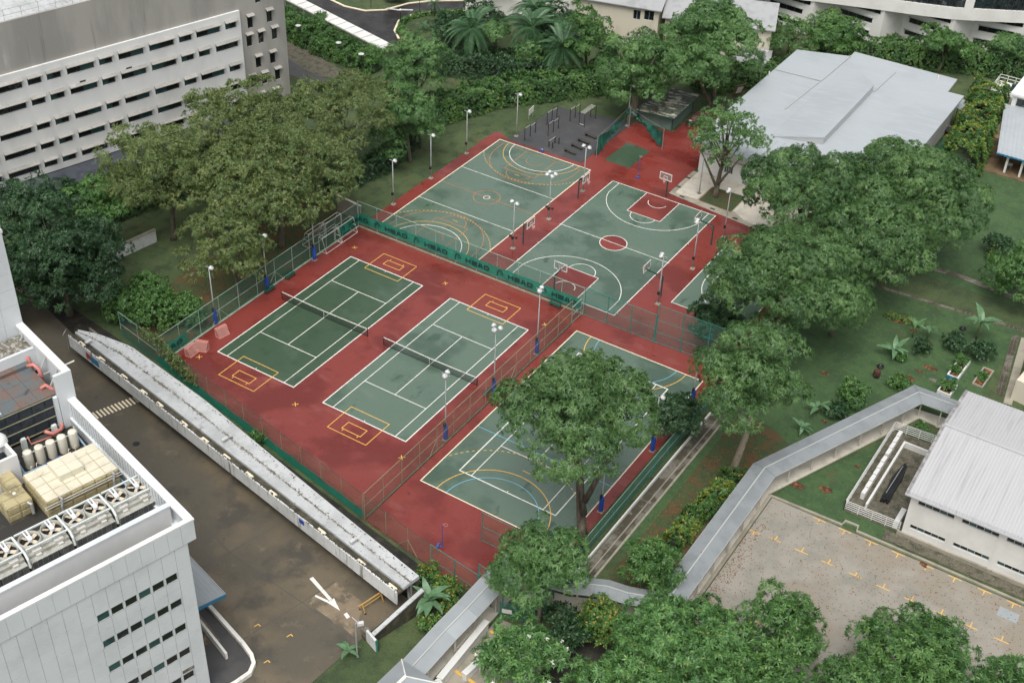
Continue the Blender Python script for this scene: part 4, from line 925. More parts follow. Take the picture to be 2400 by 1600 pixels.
# ---- the concrete block on the left with its white window front
ob = thing('office_block', 'long grey concrete block with a white front and rows of hooded windows', 'building', (-41, 14, 0), R(74))
pat_a = [(-13.4, -9.7), (-8.9, -7.1), (-6.2, -2.1), (-1.4, .4), (1.1, 3.0), (3.8, 7.5), (8.2, 10.05), (10.9, 14.5), (15.3, 18.95), (19.7, 21.6), (22.3, 25.95), (26.75, 28.5)]
pat_b = pat_a[:10] + [(22.35, 24.1), (25.0, 28.5)]
rows = [(15.45, pat_a), (12.67, pat_b), (9.22, pat_a), (6.45, pat_b), (3.85, pat_a)]
op = [(a, b, z, z+.98) for z, p_ in rows for a, b in p_]
m = MB(); wall_open(m, -60, 29.15, 3.1, 17.7, -.32, op, .32)
m.quad((-60, -.32, 17.7), (29.15, -.32, 17.7), (29.15, .0, 17.7), (-60, .0, 17.7)); m.quad((29.15, -.32, 3.1), (29.15, 0, 3.1), (29.15, 0, 17.7), (29.15, -.32, 17.7)); m.quad((-60, -.32, 3.1), (-60, 0, 3.1), (29.15, 0, 3.1), (29.15, -.32, 3.1))
m.build('front_panel', 'white_wall', ob)
window_set(ob, op, -.32, .30, ['glass_dark', 'glass_dark', 'glass_teal', 'glass_dark', 'glass_office'], 'frame_dark', 2)
hs_ = {}
for a, b, z, zt in op:
    w = round(b-a, 1)
    if w not in hs_:
        hs_[w] = MB().prism([(0, 0), (w+.16, 0), (w+.16, -.45), (0, -.45)], -.04, .04, True)
        v = hs_[w].v; hs_[w].v = [(p[0], p[1], p[2]+(.36 if p[1] > -.1 else .14)) for p in v]
        hs_[w] = hs_[w].build('sun_hood', 'grey_concrete', ob, loc=(a-.08, -.322, zt-.02))
    else: inst(hs_[w], ob, (a-.08, -.322, zt-.02))
for s, z in ((5.2, 14.0), (11.7, 14.0)): MB().box(s, s+.8, -.36, -.323, z, z+.22).build('vent', 'frame_dark', ob)
gop = [(s, s+.9, z, z+1.8) for s, z in ((30.4, 14.6), (30.0, 12.0), (33.5, 14.7), (31.9, 12.0), (34.1, 12.0), (33.5, 8.5), (31.15, 8.5), (31.9, 5.8), (34.1, 5.8), (29.9, 5.8), (33.5, 2.8), (31.15, 2.8), (31.9, 17.9), (34.4, 17.9))]
m = MB(); wall_open(m, 29.15, 36.45, 0, 24.1, 0, gop, .3)
wall_open(m, -60, 29.15, 17.7, 24.1, 0, [], .3)
m.quad((36.45, 0, 0), (36.45, 30, 0), (36.45, 30, 24.1), (36.45, 0, 24.1))
m.quad((-60, 0, 24.1), (36.45, 0, 24.1), (36.45, .35, 24.1), (-60, .35, 24.1)); m.quad((-60, .35, 24.1), (36.45, .35, 24.1), (36.45, .35, 22.0), (-60, .35, 22.0))
m.quad((-60, 30, 0), (-60, 30, 24), (36.45, 30, 24), (36.45, 30, 0))
m.build('wall', 'grey_concrete', ob)
window_set(ob, gop, 0, .28, ['glass_dark', 'glass_office'], 'frame_dark', 1)
gh = None
for a, b, z, zt in gop:
    if gh is None:
        gm_ = MB().prism([(0, 0), (1.16, 0), (1.16, -.5), (0, -.5)], -.04, .04, True); gm_.v = [(p[0], p[1], p[2]+(.3 if p[1] > -.1 else .08)) for p in gm_.v]
        gh = gm_.build('sun_hood', 'grey_concrete', ob, loc=(a-.13, -.002, zt))
    else: inst(gh, ob, (a-.13, -.002, zt))
rf = MB(); 
for i in range(60):
    x0 = -60+i*1.2
    rf.quad((x0, 1.6, 23.2), (x0+1.2, 1.6, 23.2), (x0+1.2, 30, 26.5), (x0, 30, 26.5)); rf.box(x0-.04, x0+.04, 1.6, 1.7, 23.2, 23.3)
for i in range(60):
    x0 = -60+i*1.2; rf.poly([(x0, 1.6, 23.28), (x0+.07, 1.6, 23.28), (x0+.07, 30, 26.58), (x0, 30, 26.58)])
roof = rf.build('roof', 'slab_white', ob)
MB().box(-60, 36.4, .36, 1.6, 22.0, 22.6).build('gutter', 'concrete', ob)
rl = MB()
for i in range(24): rl.bar((-22+i*2.2, .9, 22.6), (-22+i*2.2, .9, 25.2), .05)
for z in (24.5, 25.2): rl.bar((-22, .9, z), (30, .9, z), .045)
rl.build('roof_railing', 'frame_grey', ob)
MB().box(-60, 29.2, -.30, 0, 2.5, 3.08).box(-60, 29.2, 5.8, 6.0, 0, 3.0).build('undercroft_wall', 'black_void', ob)  # wall coloured near-black to stand for the shade of the undercroft
cm = MB().prism([(-60, -3.6), (28, -3.6), (28, -.34), (-60, -.34)], 2.0, 2.25, True); cm.v = [(p[0], p[1], p[2]+(.75 if p[1] > -1 else 0)) for p in cm.v]
cm.build('canopy_roof', 'slate', ob)
for i in range(16): 
    if i == 0: pl = MB().box(0, .55, -.9, -.35, 0, 2.5).build('pillar', 'concrete', ob, loc=(-40, 0, 0))
    else: inst(pl, ob, (-40+i*4.4, 0, 0))
t = thing('retaining_wall', 'low stained grey wall half hidden under the left trees', 'wall', (-23.2, 3.5, 0), R(80))
MB().box(0, 9.0, 0, .25, 0, 1.7).build('wall', 'stained_white', t); MB().box(-.05, 9.05, -.06, .31, 1.702, 1.82).build('coping', 'concrete', t)
t = thing('wall', 'short grey wall panel behind the tennis fence corner', 'wall', (-8.2, 31.3, 0), R(-6))
MB().box(0, 4.2, 0, .2, 0, 2.3).build('wall', 'concrete', t); MB().box(-.05, 4.25, -.05, .25, 2.302, 2.42).build('coping', 'concrete_pale', t)

# ---- the near clad building on the lower left
RZ = R(75)
nb = thing('clad_building', 'near white building clad in square panels with strips of dark windows', 'building', (31.3, -34.5, 0), RZ)
def nbw(x, y): return (31.3+math.cos(RZ)*x-math.sin(RZ)*y, -34.5+math.sin(RZ)*x+math.cos(RZ)*y)
P0 = 1.142
core = MB().quad((-24, .04, -1), (0, .04, -1), (0, .04, 17.2), (-24, .04, 17.2)).quad((0, .04, -1), (0, 40, -1), (0, 40, 17.2), (0, .04, 17.2))
core.build('core_wall', 'frame_grey', nb)
sills = [14.0, 11.15, 8.3, 5.45, 2.6]
zs = []
for s in sills: zs += [(s, s+.82, 'w'), (s-1.015, s-.02, 'p'), (s-2.03, s-1.035, 'p')]
zs += [(14.84, 15.98, 'p'), (16.0, 17.14, 'p'), (-.45, .55, 'p')]
shared = {}
for z0, z1, kd in zs:
    hgt = round(z1-z0, 2)
    for c in range(20):
        x1 = -.02-c*P0; x0 = x1-P0+.025
        win = kd == 'w' and 1 <= c <= 6
        if win: continue
        if hgt not in shared: shared[hgt] = MB().box(0, P0-.025, 0, .05, 0, hgt).build('cladding_panel', 'white_panel', nb, loc=(x0, -.02, z0))
        else: inst(shared[hgt], nb, (x0, -.02, z0))
for s in sills:
    o_ = [(-.02-(c+1)*P0+.06, -.02-c*P0-.06, s, s+.82) for c in range(1, 7)]
    fm = MB(); wall_open(fm, -.02-7*P0, -.02-P0, s-.02, s+.84, -.02, o_, .055); fm.build('window_band', 'white_panel', nb)
    window_set(nb, o_, -.02, .05, ['glass_dark', 'glass_teal', 'glass_dark'], 'frame_grey', 1)
MB().box(-2.2, -1.15, -.05, -.022, 3.55, 3.9).build('louvre', 'concrete_dirty', nb)
MB().box(-4.3, -3.7, -.06, -.022, 1.65, 1.95).build('plate', 'paint_blue', nb)
sp = None
for c in range(30):                                       # panels on the road side
    for z0 in [(-.6+i*1.48) for i in range(12)]:
        if sp is None: sp = MB().box(0, .04, 0, 1.36, 0, 1.46).build('cladding_panel', 'white_panel', nb, loc=(.002, .05+c*1.38, z0))
        elif c < 8: inst(sp, nb, (.002, .05+c*1.38, z0))
# parapets: front fin, road-side screen, inner wall
pp = MB().box(-24, .75, -.06, .26, 17.16, 19.1); pp.build('parapet', 'white_panel', nb)
MB().box(-24, .80, -.10, .32, 19.102, 19.25).build('coping', 'white_wall', nb)
pj = None
for c in range(21):
    x1 = .72-c*P0
    if pj is None: pj = MB().box(0, P0-.025, 0, .03, 0, 1.9).build('cladding_panel', 'white_panel', nb, loc=(x1-P0+.025, -.095, 17.18))
    else: inst(pj, nb, (x1-P0+.025, -.095, 17.18))
MB().box(.02, .75, .262, 19.0, 17.16, 17.3).box(.5, .75, .262, 19.0, 17.3, 19.1).build('screen_wall', 'white_panel', nb)
MB().box(.15, .82, .322, 19.0, 19.103, 19.25).build('coping', 'white_wall', nb)
fin = None
for i in range(34):
    if fin is None: fin = MB().box(.2, .5, 0, .28, 16.6, 19.1).build('screen_fin', 'white_panel', nb, loc=(0, 2.9+i*.47, 0))
    else: inst(fin, nb, (0, 2.9+i*.47, 0))
MB().box(-24, .15, 2.35, 2.65, 16.5, 19.1).build('inner_wall', 'white_wall', nb); MB().box(-24, .145, 2.28, 2.74, 19.102, 19.24).build('coping', 'white_panel', nb)
MB().box(-24, -.02, .262, 40, 16.2, 16.5).build('roof_deck', 'roof_deck_dark', nb)
# higher screen and stepped terrace farther along the road side, and the tower
MB().box(.45, .8, 19.0, 27.4, 15.8, 21.7).build('screen_wall', 'white_panel', nb)
MB().box(.3, .95, 19.0, 27.4, 21.702, 22.0).build('coping', 'white_wall', nb); MB().box(-.55, .95, 18.7, 18.99, 15.8, 22.0).build('end_fin', 'white_panel', nb)
MB().box(-.9, -.6, 18.7, 27.3, 16.5, 19.9).build('inner_wall', 'white_panel', nb)
for i in range(4): MB().bar((-.6, 20.2+i*2.1, 19.8), (.45, 20.2+i*2.1, 21.4), .12).bar((-.6, 20.2+i*2.1, 19.85), (.45, 20.2+i*2.1, 19.85), .12).build('strut', 'frame_grey', nb)
MB().box(-5, .6, 24.6, 27.3, 20.6, 20.9).build('terrace_roof', 'debris', nb); MB().box(-5, .5, 24.3, 24.6, 19.0, 21.3).build('terrace_wall', 'white_panel', nb)
tw = None
MB().box(-22, 1.0, 27.5, 46, -1, 31.0).build('tower_core', 'frame_grey', nb)
for c in range(14):
    for r in range(8):
        if tw is None: tw = MB().box(0, 1.58, 0, .04, 0, 1.60).build('cladding_panel', 'white_panel', nb, loc=(1.0-1.6-c*1.6, 27.455, 19.0))
        elif c < 5: inst(tw, nb, (1.0-1.6-c*1.6, 27.455, 19.0+r*1.62))
MB().box(-22.05, 1.06, 27.4, 46, 31.002, 31.3).build('coping', 'white_wall', nb)
MB().tube([(.9, 22.6, 19.6), (2.9, 22.7, 19.6)], .07, 6).build('spout_pipe', 'line_white', nb)
# porch over the side door
pr = MB().prism([(0.06, 4.9), (4.9, 4.9), (4.9, 14), (0.06, 14)], 3.6, 3.8, True); pr.v = [(x, y, z+(.55 if x < 1 else 0)) for x, y, z in pr.v]
porch = pr.build('porch_roof', 'roof_walk_clean', nb)
for i in range(11): MB().bar((.3+i*.42, 5.3, 3.83+.5-i*.0485), (.3+i*.42, 13.9, 3.83+.5-i*.0485), .05).build('roof_seam', 'frame_grey', porch)
MB().bar((.1, 4.86, 4.02), (4.95, 4.86, 3.62), .06, .32).build('fascia', 'paint_blue', porch); MB().bar((4.94, 4.9, 3.75), (4.94, 14, 3.75), .06, .2).build('fascia', 'frame_grey', porch)
def nbstruct(name, pts, w, z0, z1, material, label):
    return struct(name, ribbon([nbw(*p) for p in pts], w, z0, z1), material, label)
nbstruct('kerb', [(4.6, 9), (4.5, 2.0), (4.35, .5), (4.0, -.4), (3.2, -1.0), (1.9, -1.1), (.6, -1.1)], .34, 0, .4, 'line_white', 'white painted kerb curving round the side ramp')
nbstruct('kerb', [(2.9, 6.4), (2.65, 1.7)], .22, 0, .75, 'line_white', 'straight white barrier wall on the side ramp')
sheet('ramp', [nbw(*p) for p in ((.1, 10), (.1, -1.0), (3.1, -.95), (3.9, -.35), (4.3, .6), (4.4, 9))], .006, 'asphalt_grey', 'dark ramp beside the clad building', 0.0)
sheet('landing', [nbw(*p) for p in ((2.0, 9), (2.1, 4.2), (3.3, 3.6), (3.6, 9))], .012, 'patch', 'pale landing of the side ramp', 0.0)

# ---- things standing on that roof (each its own)
def rooft(name, label, cat, x, y, z=16.5, group=None, rz=0.0):
    p = nbw(x, y); return thing(name, label, cat, (p[0], p[1], z), RZ+rz, group)
def panel_tank(name, label, x0, nx, y0, ny, h, top, side, lift=None):
    t = rooft(name, label, 'water tank', x0, y0, 16.5, 'cream panel tanks on the roof')
    MB().box(.03, nx-.03, .03, ny-.03, .25, h-.01).build('body', 'tank_seam', t)
    MB().box(.0, nx, .0, ny, 0, .22).build('plinth', 'concrete_dirty', t)
    b = None
    for i in range(nx):
        for j in range(ny):
            if b is None: b = MB().box(.025, .975, .025, .975, -.02, .04).box(.1, .9, .1, .9, .04, .055).build('top_panel', top, t, loc=(i, j, h))
            else: inst(b, t, (i, j, h))
    s = None
    def sidepanel():
        m = MB(); m.box(.03, .97, -.03, .02, .03, .93); m.poly([(.14, -.06, .14), (.86, -.06, .14), (.86, -.06, .82), (.14, -.06, .82)])
        for a, c in (((.03, -.03, .03), (.14, -.06, .14)),): pass
        m.quad((.03, -.031, .03), (.97, -.031, .03), (.86, -.06, .14), (.14, -.06, .14)); m.quad((.14, -.06, .82), (.86, -.06, .82), (.97, -.031, .93), (.03, -.031, .93))
        m.quad((.03, -.031, .93), (.03, -.031, .03), (.14, -.06, .14), (.14, -.06, .82)); m.quad((.97, -.031, .03), (.97, -.031, .93), (.86, -.06, .82), (.86, -.06, .14))
        return m
    rowsn = 2; ph = (h-.25)/rowsn
    for i in range(nx):
        for r in range(rowsn):
            if s is None: s = sidepanel().build('side_panel', side, t, loc=(i, 0, .25+r*ph))
            else: inst(s, t, (i, 0, .25+r*ph), 0, (1, 1, ph))
    s.scale = (1, 1, ph)
    for j in range(ny):
        for r in range(rowsn):
            inst(s, t, (nx, j, .25+r*ph), R(90), (1, 1, ph)); inst(s, t, (0, j+1, .25+r*ph), R(-90), (1, 1, ph))
    return t
bt = panel_tank('water_tank', 'large cream panel water tank with a raised hatch box on the roof', -6.5, 6, 9.3, 4, 2.0, 'tank_cream', 'tank_side')
for i in range(2):
    for j in range(2): MB().box(1.85+i*1.02, 2.85+i*1.02, 1.4+j*1.04, 2.42+j*1.04, 2.06, 2.62).build('hatch_box', 'tank_cream', bt)
for i, (x, y) in enumerate(((.5, 3.4), (5.4, 3.5))): MB().lathe((x+.5 if i == 0 else x-.6, y, 2.055), [(.36, 0), (.36, .04), (.30, .05), (0, .05)], 14).build('manhole', 'tank_cream', bt)
MB().bar((-.3, -.28, 1.55), (6.2, -.28, 1.55), .05).bar((-.3, -.28, 1.8), (6.2, -.28, 1.8), .05).build('pipe_run', 'steel_light', bt)
for x in (1.1, 5.5): MB().tube([(x, .1, 1.95), (x, -.35, 1.95), (x-.15, -.4, 1.4), (x-.15, -.4, .6)], .1, 8).build('vent_pipe', 'galv', bt)
for i, (x, y) in enumerate(((4.1, 4.5), (4.7, 4.6), (.9, 4.5), (1.4, 4.6))): MB().tube([(x, y, 0), (x, y, 1.9), (x+.08, y+.05, 2.05), (x+.18, y+.05, 1.98)], .035, 5).build('vent_pipe', 'tank_cream', bt)
st_ = panel_tank('water_tank', 'small weathered cream panel tank left of the large one', -9.0, 2, 10.9, 2, 1.6, 'tank_side', 'tank_side')
MB().lathe((1.2, 1.3, 1.65), [(.14, 0), (.14, .08), (.0, .14)], 10).build('vent', 'line_white', st_); MB().tube([(1.6, -.1, 1.5), (1.75, -.35, 1.45), (1.75, -.4, .5)], .12, 8).build('vent_pipe', 'galv', st_)
panel_tank('water_tank', 'two panel cream tank higher up beside the white roof house', -7.9, 1, 12.75, 2, 1.75, 'tank_side', 'tank_side')
for i, x in enumerate((-4.9, -3.92, -2.94, -1.96, -.98)):
    t = rooft('pressure_vessel', ['leftmost', 'second from the left', 'middle', 'fourth from the left', 'rightmost'][i] + ' of five cream pressure cylinders in a row on the roof', 'cylinder', x, 16.05, 16.5, 'five cream pressure cylinders')
    MB().lathe((0, 0, 0), [(.34, 0), (.37, .15), (.37, 1.6), (.35, 1.68), (.26, 1.73), (0, 1.75)], 20).build('shell', 'cylinder_cream', t, smooth=True); MB().lathe((0, 0, 0), [(.2, -.0), (.2, .05), (.4, .05), (.4, .0)], 12).build('foot', 'black', t)
def pipe(name, label, pts, r, material, flanges=(), group='roof pipes'):
    w = [(*nbw(x, y), z) for x, y, z in pts]
    o = thing(name, label, 'pipe', w[0], 0, group); b = Vector(w[0])
    MB().tube([Vector(p)-b for p in w], r, 8).build('pipe_run', material, o, smooth=True)
    for i in flanges:
        p = Vector(w[i])-b; MB().lathe(p-Vector((0, 0, .08)), [(0, 0), (r*1.8, 0), (r*1.8, .16), (0, .16)], 8).build('flange', material, o)
pipe('blue_pipe', 'pale blue pipe running past the cylinders towards the screen wall', [(-5.6, 15.2, 16.9), (-2.0, 15.0, 16.9), (-.5, 14.9, 16.9), (-.45, 16.9, 17.1), (-.3, 17.3, 17.1)], .09, 'pipe_blue', (1, 2, 3))
pipe('blue_pipe', 'pale blue pipe down the left side towards the large tank', [(-5.7, 16.4, 17.3), (-5.75, 15.2, 16.9), (-5.9, 13.6, 16.9)], .10, 'pipe_blue', (0, 1))
pipe('blue_pipe', 'pair of blue pipes between the large tank and the screen wall', [(-.45, 14.9, 16.9), (-.25, 11.0, 16.8), (-.2, 8.3, 16.8)], .10, 'pipe_blue', (0,))
pipe('white_pipe', 'thin white pipe linking the tops of the cylinders', [(-5.2, 16.55, 17.5), (-.6, 16.55, 17.5), (-.35, 17.2, 17.6)], .05, 'pipe_white')
t = rooft('pump_set', 'blue pump on a white stand in front of the middle cylinder', 'pump', -3.3, 15.0)
MB().box(-.3, .3, -.2, .2, 0, .25).build('stand', 'line_white', t); MB().tube([(-.7, 0, .45), (.3, 0, .45)], .18, 10).build('motor', 'pipe_blue_deep', t); MB().lathe((.45, 0, .3), [(0, 0), (.25, 0), (.25, .3), (0, .3)], 10).build('volute', 'pipe_blue_deep', t)
pipe('pink_pipe', 'thick pink pipe rising over the edge of the cooling tower', [(-1.0, 19.4, 16.8), (-.55, 19.2, 16.9), (-.4, 19.5, 18.2), (-.45, 19.9, 20.0), (-.8, 20.3, 20.3), (-1.2, 20.4, 20.1)], .17, 'pipe_pink')
pipe('pink_pipe', 'pink pipe lying on the roof in front of the dark tower face', [(-2.4, 18.3, 17.5), (-1.9, 18.0, 17.1), (-1.1, 18.2, 17.0), (-.75, 18.6, 17.0), (-.7, 19.1, 17.2)], .16, 'pipe_pink')
pipe('pink_pipe', 'thin pink pipe along the foot of the dark tower', [(-3.7, 18.8, 17.3), (-3.7, 18.3, 16.8), (-1.6, 18.1, 16.8)], .07, 'pipe_pink')
for i, y in enumerate((22.4, 24.4)): pipe('pink_pipe', ['pink elbow pipe at the tower side, nearer one', 'pink elbow pipe at the tower side, farther one'][i], [(-.95, y+.7, 20.7), (-.55, y+.3, 20.9), (-.35, y-.1, 20.6), (-.3, y-.4, 19.4)], .16, 'pipe_pink')
for i, x in enumerate((-4.2, -1.5)):
    t = rooft('tower_stub', ['short white box duct left of the thin pink pipe', 'short white box duct right of the thick pink pipe'][i], 'duct', x, 18.4); MB().box(-.18, .18, -.15, .15, 0, 1.1).box(-.24, -.2, -.15, .15, 0, 1.0).build('duct', 'pipe_white', t)
ct = rooft('cooling_tower', 'large cooling tower with a rusty patched top and dark ribbed face', 'cooling tower', -9.5, 19.1)
MB().box(0, 9.0, .06, 9.2, .3, 3.45).build('body', 'tower_fill', ct)
tp = None
for i in range(6):
    for j in range(6):
        m = MB().box(.01, 1.49, .01, 1.52, 0, .07)
        if tp is None: tp = m.build('top_panel', 'tower_rust', ct, loc=(i*1.5, j*1.53, 3.45))
        else: inst(tp, ct, (i*1.5, j*1.53, 3.45 if j < 3 else 3.75))
MB().box(0, 9.0, 4.6, 9.2, 3.45, 3.74).build('upper_casing', 'tower_rust', ct)
fp = None
for i in range(8):
    for r in range(3):
        m = MB().box(.04, 1.08, 0, .05, .04, .95)
        if fp is None: fp = m.build('fill_panel', 'tower_fill', ct, loc=(i*1.125, 0, .4))
        else: inst(fp, ct, (i*1.125, 0, .4+r*1.0))
for r in range(4): MB().box(0, 9.0, -.06, .04, .33+r*1.0, .40+r*1.0).build('rib', 'fence_olive', ct)
MB().box(4.2, 4.45, .3, 4.4, 3.53, 3.56).build('joint_strip', 'slab_white', ct)
t = rooft('roof_house', 'white plastered roof house with an open skylight', 'roof house', -11.5, 14.7)
MB().box(0, 5.4, 0, .25, 0, 3.0).box(5.15, 5.4, .25, 2.6, 0, 3.0).box(0, 5.15, 2.35, 2.6, 0, 3.0).build('wall', 'white_wall', t); MB().box(0, 5.1, .3, 2.3, 1.8, 1.9).build('skylight', 'glass_office', t); MB().lathe((5.0, 2.4, 2.9), [(.7, 0), (.65, .4), (.4, .7), (0, .8)], 14).build('dome', 'white_wall', t, smooth=True)
for u in range(4):
    t = rooft('condenser_unit', ['twin fan condenser nearest the screen wall', 'second twin fan condenser from the screen wall', 'third twin fan condenser from the screen wall', 'twin fan condenser cut by the picture edge'][u], 'condenser', -2.85-u*3.55, 5.0, 16.5, 'twin fan condensers on the roof')
    MB().box(0, 3.25, .9, 2.5, .2, 1.5).build('casing', 'unit_grey', t); MB().box(0, 3.25, .5, .9, .2, 1.45).build('ledge', 'unit_grey', t)
    MB().box(0, 3.25, 0, .5, .15, 1.15).build('coil_case', 'unit_grey', t)
    for k in range(8): MB().box(.04+k*.4, .40+k*.4, -.03, .02, .15, 1.15).build('coil_panel', 'fin_dark', t)
    MB().bar((0, 2.62, 1.95), (3.4, 2.62, 1.95), .12).bar((0, .72, 1.95), (3.4, .72, 1.95), .12).build('header_pipe', 'pipe_white', t)
    MB().tube([(3.38, 2.62, 1.95), (3.38, .5, 1.95), (3.38, .1, 1.6), (3.38, -.05, .9)], .1, 8).build('header_pipe', 'pipe_white', t)
    for k, fx in enumerate((.78, 2.52)):
        fr = MB().lathe((fx, 1.72, 1.75), [(.90, -.25), (.82, .2), (.77, .2), (.77, -.22)], 24).build('fan_ring', 'unit_grey', t, smooth=True)
        MB().lathe((fx, 1.72, 1.53), [(0, 0), (.77, 0)], 24).build('fan_well', 'black_void', fr)
        for q in range(4):
            a = q*PI/2+.5+k*.4; MB().cbox(fx+.46*math.cos(a), 1.72+.46*math.sin(a), 1.72, .50, .27, .03, a, (R(18), 'X')).build('fan_blade', 'fan_blade', fr)
        MB().poly([(fx-.15, 1.52, 2.0), (fx+.12, 1.52, 2.0), (fx+.17, 1.7, 2.0), (fx+.20, 2.6, 2.04), (fx+.08, 2.62, 2.04), (fx+.05, 1.98, 2.0), (fx-.06, 1.98, 2.0), (fx-.08, 2.62, 2.04), (fx-.2, 2.62, 2.04), (fx-.19, 1.7, 2.0)]).lathe((fx, 1.62, 1.75), [(.19, 0), (.19, .24), (0, .26)], 12).build('motor_bracket', 'fan_white', fr)
        MB().box(fx-.35, fx+.35, .52, .86, 1.45, 1.6).box(fx-.2, fx+.2, .3, .5, 1.15, 1.35).build('valve_box', 'steel_light', t)

# ---- the hall
ha = thing('sports_hall', 'large hall with a low pale grey metal roof and a raised roof panel', 'building')
def slabroof(pts, th, name, parent, material='roof_metal'):
    m = MB(); n = len(pts); m.poly(pts); m.poly([(x, y, z-th) for x, y, z in pts][::-1])
    for i in range(n):
        a, b = pts[i], pts[(i+1) % n]; m.quad((a[0], a[1], a[2]-th), (b[0], b[1], b[2]-th), b, a)
    return m.build(name, material, parent)
slabroof([(24.7, 67.9, 5.1), (51.6, 66.5, 5.1), (51.35, 103.9, 5.25), (48.9, 103.9, 5.2), (48.75, 109.0, 5.2), (32.4, 109.2, 5.1), (32.35, 107.4, 5.0), (24.65, 104.6, 5.0)], .35, 'roof', ha)
rr = slabroof([(33.0, 75.2, 5.14), (39.9, 77.4, 6.15), (39.7, 97.2, 6.15), (33.0, 105.3, 5.16)], .25, 'raised_roof', ha)
MB().quad((39.85, 77.4, 5.1), (39.65, 97.2, 5.1), (39.65, 97.2, 5.95), (39.85, 77.4, 5.95)).quad((33.05, 75.22, 5.1), (39.85, 77.42, 5.1), (39.85, 77.42, 5.95), (33.05, 75.22, 5.13)).build('upstand', 'frame_grey', ha)
for pts in ([(32.45, 107.2, 5.16), (32.1, 96.0, 5.16)], [(24.8, 95.6, 5.12), (32.1, 96.0, 5.16)], [(39.9, 97.3, 5.2), (40.2, 105.8, 5.22)], [(32.0, 95.5, 5.15), (31.4, 84, 5.15)]):
    MB().bar(pts[0], pts[1], .12, .09).build('roof_seam', 'frame_grey', ha)
for i in range(12): MB().bar((25.6+i*1.1, 68.3, 5.12), (25.6+i*1.1, 74.8, 5.12), .04, .05).build('roof_rib', 'roof_metal', ha)
for p in ((46.3, 107.2), (24.95, 93.0)): MB().lathe((p[0], p[1], 5.2), [(.09, 0), (.09, .6), (0, .62)], 8).build('vent_pipe', 'line_white', ha)
hop = [(29.4, 30.7, 1.1, 2.2), (32.1, 34.6, 1.1, 2.2), (36.0, 38.6, 1.1, 2.2), (40.0, 42.6, 1.1, 2.2), (44.0, 46.6, 1.1, 2.2)]
m = MB(); wall_open(m, 25.6, 51, 0, 4.8, 69.0, hop, .15); m.quad((25.6, 69, 0), (25.6, 69, 4.8), (25.6, 104, 4.8), (25.6, 104, 0)); m.quad((50.7, 69, 0), (50.5, 103.2, 0), (50.5, 103.2, 4.8), (50.7, 69, 4.8)); m.quad((25.6, 103.5, 0), (25.6, 103.5, 4.8), (48.3, 108, 4.8), (48.3, 108, 0)); m.quad((48.3, 103.2, 0), (48.3, 108, 0), (48.3, 108, 4.8), (48.3, 103.2, 4.8))
m.build('wall', 'offwhite', ha); window_set(ha, hop, 69.0, .14, 'glass_teal', 'frame_grey', 4)
MB().box(25.5, 51, 68.7, 68.98, 3.0, 3.12).build('sun_shelf', 'concrete_pale', ha)
t = thing('side_canopy', 'small grey canopy with steel posts on the far right side of the hall', 'canopy', (52.0, 103.0, 0))
slabroof([(-1.5, 3.6, 3.5), (.2, 3.0, 3.5), (.4, -.1, 3.45), (-1.3, .3, 3.45)], .15, 'roof', t, 'roof_walk_clean')
for x, y in ((-.2, .4), (-1.0, .5), (.1, 2.8)): MB().bar((x, y, 0), (x, y, 3.3), .1).build('post', 'black', t)
MB().box(-1.6, 2.6, -2.2, -.2, .5, .65).build('landing', 'asphalt_grey', t); MB().bar((-1.6, -2.2, 1.5), (2.6, -2.2, 1.5), .06).bar((2.6, -2.2, .6), (2.6, -2.2, 1.5), .06).bar((.5, -2.2, .6), (.5, -2.2, 1.5), .06).build('railing', 'frame_grey', t)
t = thing('dark_tarp', 'dark green tarpaulin under the right edge of the hall roof', 'tarpaulin', (51.6, 92, 0)); MB().box(.1, 1.3, -2.5, 4.5, 0, 1.4).quad((.05, -2.6, .9), (1.4, -2.6, 1.2), (1.4, 4.6, 1.6), (.05, 4.6, 1.9)).build('cloth', 'curtain', t)
t = thing('leaning_board', 'small leaning dark board at the left corner of the hall roof', 'board', (20.6, 93.0, 0), R(60)); MB().cbox(0, 0, 1.4, 1.8, .08, 2.4, 0, (R(20), 'X')).build('board', 'brown_wall', t); MB().cbox(0, -.12, 1.5, 1.0, .04, 1.2, 0, (R(20), 'X')).build('panel', 'sign_white', t)

# ---- green shed
sh = thing('shed', 'green boarded shed with a flaking mottled roof', 'shed', (11.7, 77.3, 0), R(3))
m = MB()
for z in np.arange(0, 2.2, .2):
    z = float(z)
    for a, b, in (((0, 0), (5.4, 0)), ((5.4, 0), (5.4, 7.5)), ((0, 7.5), (0, 0)), ((5.4, 7.5), (0, 7.5))):
        d = Vector((b[0]-a[0], b[1]-a[1])).normalized(); o_ = Vector((d.y, -d.x))*.05
        m.quad((a[0]+o_.x, a[1]+o_.y, z), (b[0]+o_.x, b[1]+o_.y, z), (b[0], b[1], z+.2), (a[0], a[1], z+.2))
m.build('siding', 'shed_wall', sh)
for x, y in ((0, 0), (5.4, 0), (5.4, 7.5)): MB().box(x-.08, x+.08, y-.08, y+.08, 0, 2.25).build('corner_post', 'bench_green', sh)
m = MB(); pts = [(-.1, -1.2, 2.3), (5.9, -.8, 2.45), (6.2, 7.9, 2.75), (0.0, 7.6, 2.7)]; nn = 26
